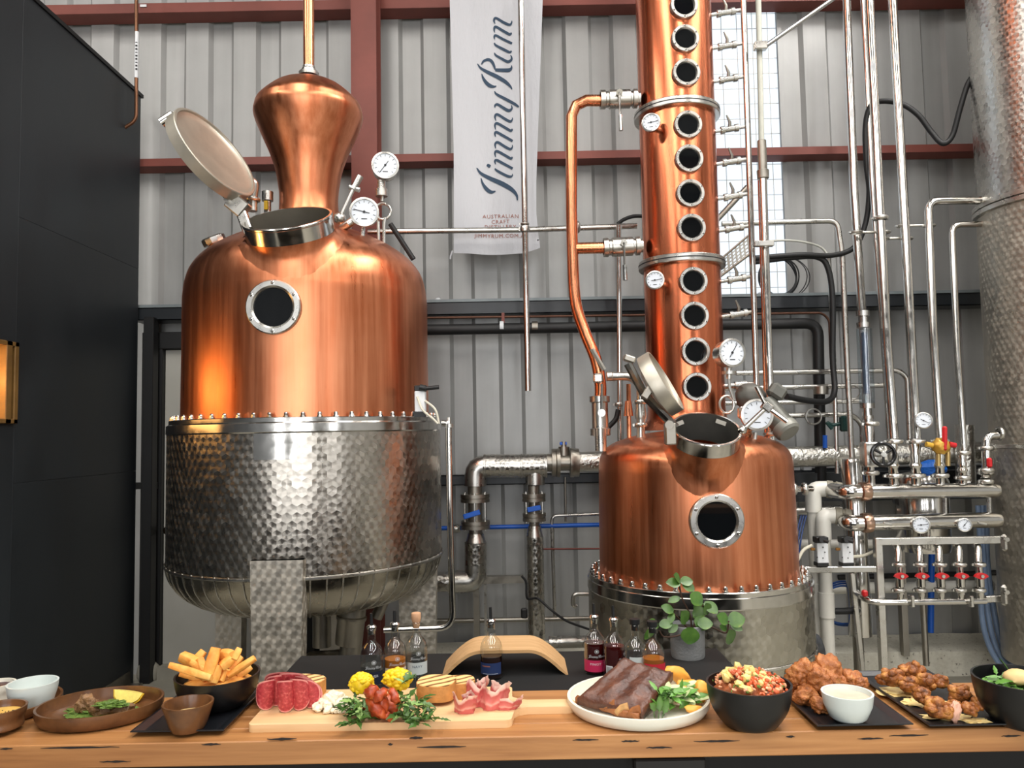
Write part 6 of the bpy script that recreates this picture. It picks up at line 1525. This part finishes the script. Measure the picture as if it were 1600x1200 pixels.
# salami
SAL = N('salami'); _v = SAL.coord(); _a = SAL.noise(_v, 170, 3); _sx = SAL.n('ShaderNodeSeparateXYZ'); SAL.l(SAL.n('ShaderNodeTexCoord').outputs['UV'], _sx.inputs[0])
_mx = SAL.n('ShaderNodeMix', data_type='RGBA'); SAL.l(SAL.ramp(_sx.outputs[0], [(.9, (0, 0, 0)), (.95, (1, 1, 1))]), _mx.inputs[0]); SAL.l(SAL.ramp(_a, [(.3, lin((150, 44, 52))), (.55, lin((182, 64, 70))), (.7, lin((206, 108, 106)))]), _mx.inputs[6]); _mx.inputs[7].default_value = (*lin((226, 150, 142)), 1)
SAL.set(Base_Color=_mx.outputs[2], Roughness=.4); SAL = SAL.m
def salami(px, py, R, rz, fold, tilt, lab):
    c = onb(px, py); V = []; F = []; n, m = 24, 7
    Rm = rot(0, 0, rz) @ rot(tilt, 0, 0)
    for j in range(m + 1):
        for i in range(n):
            a = 2 * pi * i / n; r = R * (j + .02) / m; x, y = r * cos(a), r * sin(a)
            k = fold / R; ang = x * k; q = Vector((sin(ang) / k, y, (1 - cos(ang)) / k)) if abs(k) > 1e-4 else Vector((x, y, 0))
            q = Vector((q.x, q.z, q.y + R)); V.append(c + Rm @ q)
    U = []
    for j in range(m):
        for i in range(n): F.append((j * n + i, j * n + (i + 1) % n, (j + 1) * n + (i + 1) % n, (j + 1) * n + i)); U.append(((j / m, 0), (j / m, 0), ((j + 1) / m, 0), ((j + 1) / m, 0)))
    zmin = min(v.z for v in V); V = [v + Vector((0, 0, zb_ + .001 - zmin)) for v in V]
    k0 = len(V); nr = [(v - Vector((0, .0012, 0))) for v in V]; V += nr; F += [tuple(i + k0 for i in f[::-1]) for f in F[:]]; U += [u[::-1] for u in U[:]]
    g = G(); g.add(V, F, U); mk('salami_slice', g, SAL, None, lab, 'salami', 'folded salami slices', sm=180)
sl_ = [(418, 1110, .031, 35, 1.7, 12, 'leftmost front salami slice, folded forward'), (434, 1104, .034, 18, 1.4, 16, 'salami slice second from the left in the fan'), (446, 1114, .033, 8, 2.0, 12, 'front salami slice rolled into an open curl'), (456, 1103, .037, 0, 1.3, 18, 'tall salami slice at the middle of the fan'), (466, 1111, .033, -12, 1.8, 12, 'salami slice curled beside the open front curl'), (474, 1105, .033, -22, 1.4, 14, 'salami slice fourth from the cheese'), (482, 1107, .030, -34, 1.6, 10, 'salami slice third from the cheese'), (488, 1104, .027, -48, 1.4, 8, 'salami slice next to the cheese crumbs'), (438, 1096, .036, 12, .9, 24, 'rearmost salami slice under the bread corner'), (464, 1096, .036, -12, .9, 24, 'rearmost salami slice under the grilled bread')]
for s in sl_: salami(*s)
# crumbled cheese
FETA = plain('white_cheese', (236, 226, 200), .6, var=.06, scale=50, bump=.4, bscale=150)
g = G(); random.seed(9)
cc_ = onb(523, 1108)
for k in range(110):
    a, r = random.uniform(0, 2 * pi), random.random() ** .6; x, y = cos(a) * r * .036, sin(a) * r * .026; h = .036 * (1 - r) * random.uniform(.4, 1)
    s = random.uniform(.0045, .0095); blob(g, cc_ + Vector((x, y, s * .7 + h)), (s, s, s * .85), .35, 1.6, k, 2)
mk('crumbled_cheese', g, FETA, None, 'heap of crumbled white cheese between salami and rocket', 'cheese', kind='stuff')
# yellow cauliflower, tomatoes, rocket
YCAU = plain('pickled_cauliflower', (240, 198, 28), .45, var=.22, scale=60)
def floret(c, s, seed, lab, mat, cat='cauliflower', group=None, name='cauliflower_floret', n=26, rr=.33):
    g = G(); random.seed(seed); c = Vector(c)
    blob(g, c, [x * .8 for x in s], .2, 2, seed, 3)
    for k in range(n):
        u = Vector((random.gauss(0, 1), random.gauss(0, 1), random.gauss(.4, 1))).normalized()
        blob(g, c + Vector((u.x * s[0] * .72, u.y * s[1] * .72, u.z * s[2] * .72)), [x * rr * random.uniform(.7, 1.2) for x in s], .25, 2.2, seed + k, 2)
    mk(name, g, mat, None, lab, cat, group, sm=180)
b1_ = at(565, 1068, 1.52); b2_ = at(621, 1062, 1.53)
floret(b1_, (.027, .02, .023), 31, 'left bright yellow pickled cauliflower floret', YCAU, group='yellow cauliflower florets', n=70, rr=.23)
floret(b2_, (.033, .02, .025), 47, 'right bright yellow pickled cauliflower floret, topped by a green leaf', YCAU, group='yellow cauliflower florets', n=70, rr=.22)
TOM = N('dried_tomato'); _v = TOM.coord(); _a = TOM.noise(_v, 60, 5); TOM.set(Base_Color=TOM.ramp(_a, [(.25, lin((96, 30, 14))), (.5, lin((178, 70, 32))), (.75, lin((214, 116, 62)))]), Roughness=.3); TOM.bump(_a, .6, .004); TOM = TOM.m
tm = [((572, 1088), (590, 1078), .010, 'left end tomato strip of the red pile'), ((575, 1092), (600, 1122), .010, 'long tomato strip hanging down the front'), ((590, 1085), (605, 1112), .009, 'tomato strip in the centre of the red pile'), ((605, 1080), (585, 1096), .009, 'tomato strip folded over the top'), ((612, 1078), (620, 1100), .008, 'right end tomato strip beside the rocket'), ((596, 1118), (612, 1124), .008, 'lowest tomato strip on the board front')]
for k, (a, b, r, lab) in enumerate(tm):
    yy = 1.472 + .006 * (k % 3); pa, pb = at(*a, yy), at(*b, yy - .012); mid = (pa + pb) / 2 + Vector((0, -.006, .006))
    g = G(); Q = spline([pa, mid, pb], 7); tube(g, Q, [r * (.45 + .6 * sin(pi * (i + .5) / len(Q))) for i in range(len(Q))], 10)
    g.V = [v + Vector((noise.noise(v * 120), noise.noise(v * 120 + Vector((5, 0, 0))), noise.noise(v * 120 + Vector((0, 9, 0))))) * .0045 for v in g.V]
    mk('tomato_strip', g, TOM, None, lab, 'tomato', 'roasted tomato strips', sm=180)
g = G(); blob(g, Vector((at(598, 1090, 1.495).x, 1.498, zb_ + .02)), (.034, .018, .024), .3, 3, 5, 3); mk('tomato_strip', g, TOM, None, 'large rear tomato piece under the red pile', 'tomato', 'roasted tomato strips', sm=180)
ROCK = plain('rocket_leaf', (66, 100, 38), .45, var=.35, scale=50); ROCKL = plain('pale_rocket_stalk', (138, 170, 96), .45)
def rocket(lab, spots, seed, cat='salad', nm='rocket_salad', mats=(None,), size=(.020, .036), base=None):
    random.seed(seed); t = thing(nm, base, lab, cat)
    for (p, n, sx, sy, sz) in spots:
        for k in range(n):
            c = p + Vector((random.uniform(-sx, sx), random.uniform(-sy, sy), random.uniform(.002, sz))); d = Vector((random.uniform(-1, 1), random.uniform(-1, .6), random.uniform(-.15, .7)))
            L = random.uniform(*size); leaf(c, d, Vector((random.uniform(-.4, .4), -.3, 1)), L, L * random.uniform(.16, .26), t, ROCK if random.random() < .8 else ROCKL, 'leaf', .25, .8)
    return t
rocket('bed of green rocket leaves left of the tomatoes', [(Vector((at(556, 1100, 1.5).x, 1.502, zb_)), 54, .02, .02, .032), (Vector((at(565, 1110, 1.475).x, 1.475, zb_)), 14, .018, .012, .012)], 3, base=onb(562, 1108))
rocket('bed of green rocket leaves right of the tomatoes', [(Vector((at(638, 1100, 1.49).x, 1.49, zb_)), 58, .022, .02, .036), (Vector((at(662, 1112, 1.465).x, 1.465, zb_)), 22, .028, .010, .008), (at(632, 1072, 1.5), 4, .008, .006, .006)], 4, base=onb(640, 1108))
# prosciutto ribbons
PRO_ = N('prosciutto'); _uv = PRO_.n('ShaderNodeTexCoord').outputs['UV']; _s = PRO_.n('ShaderNodeSeparateXYZ'); PRO_.l(_uv, _s.inputs[0]); _nz = PRO_.noise(PRO_.coord(), 40, 3)
_q = PRO_.math('ADD', _s.outputs[1], PRO_.math('MULTIPLY', PRO_.math('SUBTRACT', _nz, .5), .35))
PRO_.set(Base_Color=PRO_.ramp(_q, [(.0, lin((238, 204, 188))), (.13, lin((232, 180, 166))), (.24, lin((190, 88, 84))), (.55, lin((206, 112, 106))), (.7, lin((226, 160, 148))), (.8, lin((196, 96, 92)))]), Roughness=.4); PRO_ = PRO_.m
def prosc(px, py, pts, H, lab, lean=(0, 0)):
    c = onb(px, py); S = spline([Vector((a, b, 0)) for a, b in pts], 7); V = []; F = []; U = []; m = 7; n = len(S)
    for i, p in enumerate(S):
        for j in range(m + 1):
            t = j / m; fl = 1.25 + .25 * (t - .4) + .2 * noise.noise(Vector((i * .22, px, 4))); V.append(c + Vector((p.x * fl + lean[0] * t + .006 * noise.noise(Vector((i * .5, j * .6, px))), p.y * fl + lean[1] * t, .001 + H * t * (1 - .45 * noise.noise(Vector((i * .16, px, 0)))))))
    for i in range(n - 1):
        for j in range(m):
            F.append((i * (m + 1) + j, (i + 1) * (m + 1) + j, (i + 1) * (m + 1) + j + 1, i * (m + 1) + j + 1)); U.append(((i / n, 1 - j / m), ((i + 1) / n, 1 - j / m), ((i + 1) / n, 1 - (j + 1) / m), (i / n, 1 - (j + 1) / m)))
    k0 = len(V); V += [v + Vector((.0008, .0008, 0)) for v in V]; F += [tuple(q + k0 for q in f[::-1]) for f in F[:]]; U += [u[::-1] for u in U[:]]
    g = G(); g.add(V, F, U); mk('prosciutto_slice', g, PRO_, None, lab, 'ham', 'prosciutto folds', sm=180)
prosc(728, 1112, [(-.018, .006), (-.012, -.012), (.004, -.014), (.014, -.002), (.006, .008), (-.004, .002), (.002, -.004)], .034, 'front left prosciutto rosette', (0, -.006))
prosc(745, 1102, [(-.012, .01), (-.016, -.006), (-.002, -.014), (.012, -.006), (.01, .008), (0, .008), (-.004, 0)], .046, 'tall rolled prosciutto rosette at the back', (.004, .004))
prosc(770, 1106, [(-.022, .004), (-.010, -.016), (.010, -.012), (.020, .004), (.008, .012), (-.006, .004), (.006, -.004)], .042, 'wide prosciutto fold at the right', (.008, .004))
prosc(788, 1108, [(-.014, -.004), (.004, -.010), (.018, -.004), (.024, .006)], .022, 'low prosciutto slice trailing toward the board handle', (.006, 0))
# --- ribs on the cream plate
c, R = ctr(887, 1111, 1092, ZB + .024); c.z = ZB
c.y = max(c.y, yn + R * .93)
dish('cream_plate', c, platep(R, .026, .006), CREAM, 'large cream plate of ribs, potatoes and salad', 'plate', 1, .96); pcn = c.copy()
RIB = N('sticky_glazed_meat'); _v = RIB.coord(); _a = RIB.noise(_v, 30, 6, .65); RIB.set(Base_Color=RIB.ramp(_a, [(.3, lin((52, 26, 18))), (.55, lin((92, 54, 38))), (.75, lin((126, 80, 58)))]), Roughness=.36); RIB.bump(RIB.noise(_v, 90, 5), .5, .006); RIB = RIB.m
rk = thing('rib_rack', pcn + Vector((-.03, 0, .008)), 'slab of dark glazed ribs leaning across the cream plate', 'ribs')
zpl = ZB + .009
TL, TR_, BRc, BLc = None, None, atz(1004, 1116, zpl + .012), atz(902, 1090, zpl + .022)
TL = at(976, 1030, pcn.y + .055); TR_ = at(1052, 1052, pcn.y + .03)
V = []; F = []; n, m = 26, 22
for j in range(m + 1):
    for i in range(n + 1):
        s, t = i / n, j / m
        p = (TL * (1 - s) + TR_ * s) * (1 - t) + (BLc * (1 - s) + BRc * s) * t
        e = min(s, 1 - s, t, 1 - t); p = p + Vector((0, -.3, 1)).normalized() * (.012 * min(1, e * 7) ** .6 + .004 * noise.noise(Vector((s * 4, t * 4, 3))) + .0016 * noise.noise(Vector((s * 14, t * 14, 3))) + .002 * sin(s * 20))
        p += Vector((noise.noise(Vector((s * 6, t * 6, 9))) * .006, 0, 0)); V.append(p)
w = n + 1
F = [(j * w + i, (j + 1) * w + i, (j + 1) * w + i + 1, j * w + i + 1) for j in range(m) for i in range(n)]
k0 = len(V)
for j in range(m + 1):
    for i in range(n + 1):
        s, t = i / n, j / m; p = (TL * (1 - s) + TR_ * s) * (1 - t) + (BLc * (1 - s) + BRc * s) * t; q = p - Vector((0, -.3, 1)).normalized() * (.016 + .004 * noise.noise(Vector((s * 8, t * 8, 1)))); q.z = max(q.z, zpl + .001); V.append(q)
F += [tuple(i + k0 for i in f[::-1]) for f in F[:]]
bd = [i for i in range(w)] + [j * w + n for j in range(1, m + 1)] + [m * w + i for i in range(n - 1, -1, -1)] + [j * w for j in range(m - 1, 0, -1)]
F += [(bd[i], bd[(i + 1) % len(bd)], bd[(i + 1) % len(bd)] + k0, bd[i] + k0) for i in range(len(bd))]
g = G(); g.add(V, F); mk('glazed_slab', g, RIB, rk, sm=180)
BONE = plain('rib_bone', (196, 150, 96), .5, var=.3, scale=60); RIBM = plain('rib_meat', (150, 92, 50), .5, var=.35, scale=50, bump=.4)
for k, (px, py, px2, py2) in enumerate(((908, 1097, 928, 1088), (925, 1102, 943, 1094), (944, 1108, 962, 1099), (963, 1114, 982, 1104), (982, 1118, 1000, 1108))):
    a = atz(px, py, zpl + .006); b = atz(px2, py2, zpl + .02); mk('rib_bone', tube(G(), [a, (a + b) / 2 + Vector((0, 0, .003)), b], [.006, .0075, .008], 8), BONE if k % 2 else RIBM, rk)
g = G(); Q = [atz(902, 1093, zpl + .009), atz(930, 1101, zpl + .009), atz(965, 1111, zpl + .008), atz(1000, 1119, zpl + .008)]; tube(g, spline(Q, 6), .0085, 8); g.V = [v + Vector((noise.noise(v * 90), noise.noise(v * 90 + Vector((4, 0, 0))), noise.noise(v * 90 + Vector((0, 4, 0))))) * .004 for v in g.V]; mk('meat_edge', g, RIBM, rk, sm=180)
POT = plain('roast_potato', (240, 172, 70), .45, var=.16, scale=25)
pl_ = [((1060, 1056), (.034, .016, .016), 32, 'long potato wedge leaning at the back of the cream plate'), ((1078, 1072), (.024, .016, .016), 10, 'roast potato chunk right of the ribs'), ((1072, 1085), (.018, .014, .015), -20, 'roast potato chunk behind the salad'), ((1094, 1092), (.018, .015, .022), 0, 'upright roast potato at the right rim'), ((1055, 1078), (.016, .012, .012), 0, 'darker roast potato against the ribs'), ((1086, 1108), (.02, .012, .008), 10, 'flat potato piece at the front right of the salad'), ((1065, 1072), (.012, .01, .016), 0, 'small potato chunk between ribs and back wedge')]
for k, ((px, py), s, a, lab) in enumerate(pl_):
    h = .034 if k == 0 else (.03 if py < 1080 else .018); q = atz(px, py, ZB + h); q.z = ZB + max(h - .004, s[2] + .009) if k else ZB + .036; g = G(); blob(g, q, s, .22, 1.3, k + 60, 3, rot(0, a, a)); mk('roast_potato', g, POT, None, lab, 'potato', 'roast potatoes on the cream plate', sm=50)
ROCKB = plain('bright_salad_leaf', (96, 146, 58), .4, var=.3, scale=50); PALES = plain('pale_fennel', (206, 216, 160), .4, var=.1)
random.seed(8); t = thing('side_salad', atz(1052, 1112, ZB + .012), 'green salad with pale shavings in front of the potatoes', 'salad')
for k in range(95):
    q = atz(1050, 1094, ZB + .024) + Vector((random.uniform(-.036, .044), random.uniform(-.022, .022), random.uniform(-.008, .024))); d = Vector((random.uniform(-1, 1), random.uniform(-1, .4), random.uniform(-.2, .6))); L = random.uniform(.018, .036)
    leaf(q, d, Vector((random.uniform(-.4, .4), -.5, 1)), L, L * random.uniform(.15, .3), t, ROCKB if k % 4 else PALES, 'leaf', .3, .4 if k % 4 else 0)
for (a, b) in (((1028, 1126), (1035, 1075)), ((1022, 1122), (1020, 1085)), ((1032, 1128), (1050, 1078))):
    p0, p1 = atz(*a, ZB + .02), at(*b, pcn.y - .05); leaf(p0, p1 - p0, Vector((0, -1, .5)), (p1 - p0).length, .007, t, ROCK, 'leaf', .3, .3)
# --- black bowl of diced salad
c, R = ctr(1104, 1236, 1066, ZB + .078); c.z = ZB
dish('black_bowl', c, bowlp(R, .078, .5), BLKC, 'black bowl of diced tomato and potato salad', 'bowl'); sb = c.copy()
random.seed(12)
g = G(); blob(g, sb + Vector((0, 0, .058)), (R * .86, R * .86, .022), .15, 2.5, 6, 4); mk('beans_and_sauce', g, plain('orange_brown_mix', (150, 82, 44), .45, var=.6, scale=70, bump=.6), None, 'saucy mixture filling the diced salad bowl', 'salad', kind='stuff')
cols = [plain('diced_tomato', (206, 96, 54), .35, var=.2), plain('diced_potato', (232, 204, 128), .45, var=.1), plain('diced_onion', (226, 160, 120), .4, var=.2), plain('chopped_herb', (96, 122, 48), .6)]
for ci, (nm, lab, cnt, sz) in enumerate((('diced_tomato', 'scatter of orange red tomato dice in the black salad bowl', 150, .0048), ('diced_potato', 'pale yellow potato dice in the black salad bowl', 26, .011), ('diced_onion', 'pinkish onion dice in the black salad bowl', 90, .005), ('chopped_herb', 'chopped green herb sprinkled over the black salad bowl', 60, .0028))):
    g = G()
    for k in range(cnt):
        a, r = random.uniform(0, 2 * pi), random.random() ** .5 * .84; x, y = cos(a) * r * R, sin(a) * r * R
        if ci == 0: x = x * .75 + R * .22
        if ci == 1: x = x * .6 - R * .12; y = y * .8 - R * .05
        h = .066 + .028 * (1 - (x * x + y * y) / (R * R)) + random.uniform(0, .006); s = sz * random.uniform(.6, 1.2)
        blob(g, sb + Vector((x, y, h)), (s, s * random.uniform(.5, 1), s * random.uniform(.5, .9)), .3, 1.2, k + ci * 100, 1, rot(random.uniform(0, 90), random.uniform(0, 90), 0))
    mk(nm, g, cols[ci], None, lab, 'salad', kind='stuff', sm=30)
# --- fried chicken
CHK = N('fried_coating'); _v = CHK.coord(); _a = CHK.noise(_v, 55, 6, .65); CHK.set(Base_Color=CHK.ramp(_a, [(.3, lin((104, 56, 24))), (.5, lin((166, 98, 48))), (.75, lin((206, 146, 88)))]), Roughness=.5); CHK.bump(CHK.noise(_v, 140, 4), .8, .005); CHK = CHK.m
ck = [(1252, 1050, 20, 'chicken piece at the upper left of the pile'), (1290, 1045, 24, 'tallest chicken piece at the top of the pile'), (1240, 1062, 16, 'small chicken piece leftmost against the bowl'), (1275, 1064, 26, 'large chicken piece in the middle of the pile'), (1254, 1072, 22, 'chicken piece low on the left of the pile'), (1306, 1062, 22, 'chicken piece right of the top one'), (1260, 1088, 22, 'smooth oval chicken piece at the front left'), (1330, 1062, 20, 'chicken piece furthest right behind the white cup'), (1285, 1078, 20, 'chicken piece tucked behind the white cup rim'), (1280, 1102, 14, 'small chicken piece at the foot of the white cup'), (1312, 1072, 20, 'chicken piece directly behind the white cup'), (1345, 1068, 11, 'tiny chicken piece at the right end of the pile')]
for k, (px, py, s, lab) in enumerate(ck):
    h = .058 if py < 1055 else (.04 if py < 1070 else (.024 if py < 1085 else .014)); q = atz(px, py, t2[4] + h); r = pm(s, q.y); q.z = max(q.z, t2[4] + r * .55)
    g = G(); blob(g, q, (r, r * .8, r * .78), .38, 1.6, k * 2 + 5, 4, rot(0, 20 * (k % 5 - 2), 35 * k), 3); mk('fried_chicken', g, CHK, None, lab, 'chicken', 'fried chicken pieces', sm=180)
c, R = ctr(1286, 1365, 1083, ZB + .058); c.z = t2[4]; c.y = max(c.y, t2[2] + R * .75)
dish('white_cup', c, [(0, 0), (R * .5, 0), (R * .72, .008), (R * .93, .03), (R, .052), (R - .004, .052), (R * .86, .03), (R * .6, .012), (0, .01)], PALEB, 'small white dipping cup on the chicken tray', 'cup')
g = G(); lathe(g, [(0, .044), (R * .9, .0435)], 28, c); mk('dipping_sauce', g, plain('pale_dip', (206, 190, 168), .35, var=.12, scale=35), None, 'pale dipping sauce in the small white cup', 'sauce')
# --- cauliflower tray
CAU = N('roasted_cauliflower'); _v = CAU.coord(); _a = CAU.noise(_v, 45, 6, .65); CAU.set(Base_Color=CAU.ramp(_a, [(.30, lin((62, 30, 14))), (.47, lin((146, 84, 34))), (.64, lin((196, 136, 68))), (.82, lin((222, 186, 126)))]), Roughness=.5); CAU.bump(CAU.noise(_v, 140, 4), .7, .004); CAU = CAU.m
g = G()
for k, (px, py, sx, sy) in enumerate(((1400, 1080, .05, .03), (1440, 1095, .05, .03), (1480, 1118, .05, .02), (1525, 1125, .028, .014))):
    q = atz(px, py, t3[4] + .003); blob(g, Vector((q.x, q.y, t3[4] + .001)), (sx * .8, sy * .8, .004), .6, 2.6, k + 80, 3)
mk('cream_smear', g, plain('cream_smear', (232, 206, 140), .4, var=.08), None, 'smeared creamy sauce under the roasted cauliflower', 'sauce', kind='stuff')
cl = [(1395, 1058, 20, 'roasted cauliflower piece at the far left end of the tray'), (1425, 1050, 22, 'darkest roasted cauliflower piece at the top of the row'), (1418, 1070, 20, 'roasted cauliflower piece below the darkest one'), (1448, 1064, 20, 'roasted cauliflower piece in the middle of the row'), (1470, 1066, 16, 'roasted cauliflower piece on the far side by the middle'), (1440, 1088, 18, 'roasted cauliflower piece on the near side by the middle'), (1465, 1108, 26, 'largest roasted cauliflower piece at the near front'), (1500, 1086, 22, 'roasted cauliflower piece on the far side of the front'), (1515, 1108, 16, 'roasted cauliflower piece near the front cream dollop'), (1530, 1100, 15, 'roasted cauliflower piece at the right end of the row'), (1380, 1062, 14, 'small charred cauliflower piece at the left tip'), (1490, 1104, 14, 'small cauliflower piece touching the largest one')]
for k, (px, py, s, lab) in enumerate(cl):
    h = .022 if py > 1060 else .034; q = atz(px, py, t3[4] + h); r = pm(s, q.y); q.z = t3[4] + max(r * .6, h)
    floret(q, (r * .85, r * .75, r * .7), 100 + k * 3, lab, CAU, group='roasted cauliflower pieces', name='roasted_cauliflower', n=12, rr=.42)
q = atz(1492, 1112, t3[4] + .02); g = G(); blob(g, q, (.010, .008, .020), .3, 2, 55, 3, rot(0, 12, 0)); mk('pickled_radish', g, plain('pink_pickle', (220, 170, 146), .4), None, 'pink pickle slice draped between the front cauliflower pieces', 'pickle')
# --- right bowl
c = atz(1600, 1058, ZB + .085); R = .083; c = Vector((atz(1513, 1052, ZB + .085).x + R, c.y, ZB))
dish('black_bowl', c, bowlp(R, .085, .5), BLKC, 'black bowl of green salad cut off by the right edge', 'bowl')
random.seed(14); t = thing('leaf_salad', c + Vector((0, 0, .05)), 'green leaves filling the right hand black bowl', 'salad')
for k in range(70):
    a, r = random.uniform(0, 2 * pi), random.random() ** .5 * .8; q = c + Vector((cos(a) * r * R, sin(a) * r * R, .055 + random.uniform(0, .02))); L = random.uniform(.02, .04)
    leaf(q, Vector((random.uniform(-1, 1), random.uniform(-1, .6), random.uniform(-.1, .5))), Vector((random.uniform(-.4, .4), -.3, 1)), L, L * random.uniform(.15, .3), t, ROCKB if k % 3 else ROCK, 'leaf', .3, .5)
q = atz(1570, 1042, ZB + .085); g = G(); blob(g, c + Vector((-.012, -.008, .088)), (.026, .022, .014), .12, 1.5, 3, 3); mk('bread_crouton', g, plain('pale_bread', (216, 186, 128), .6, var=.1, scale=40), None, 'pale round crouton on the right hand salad', 'bread')
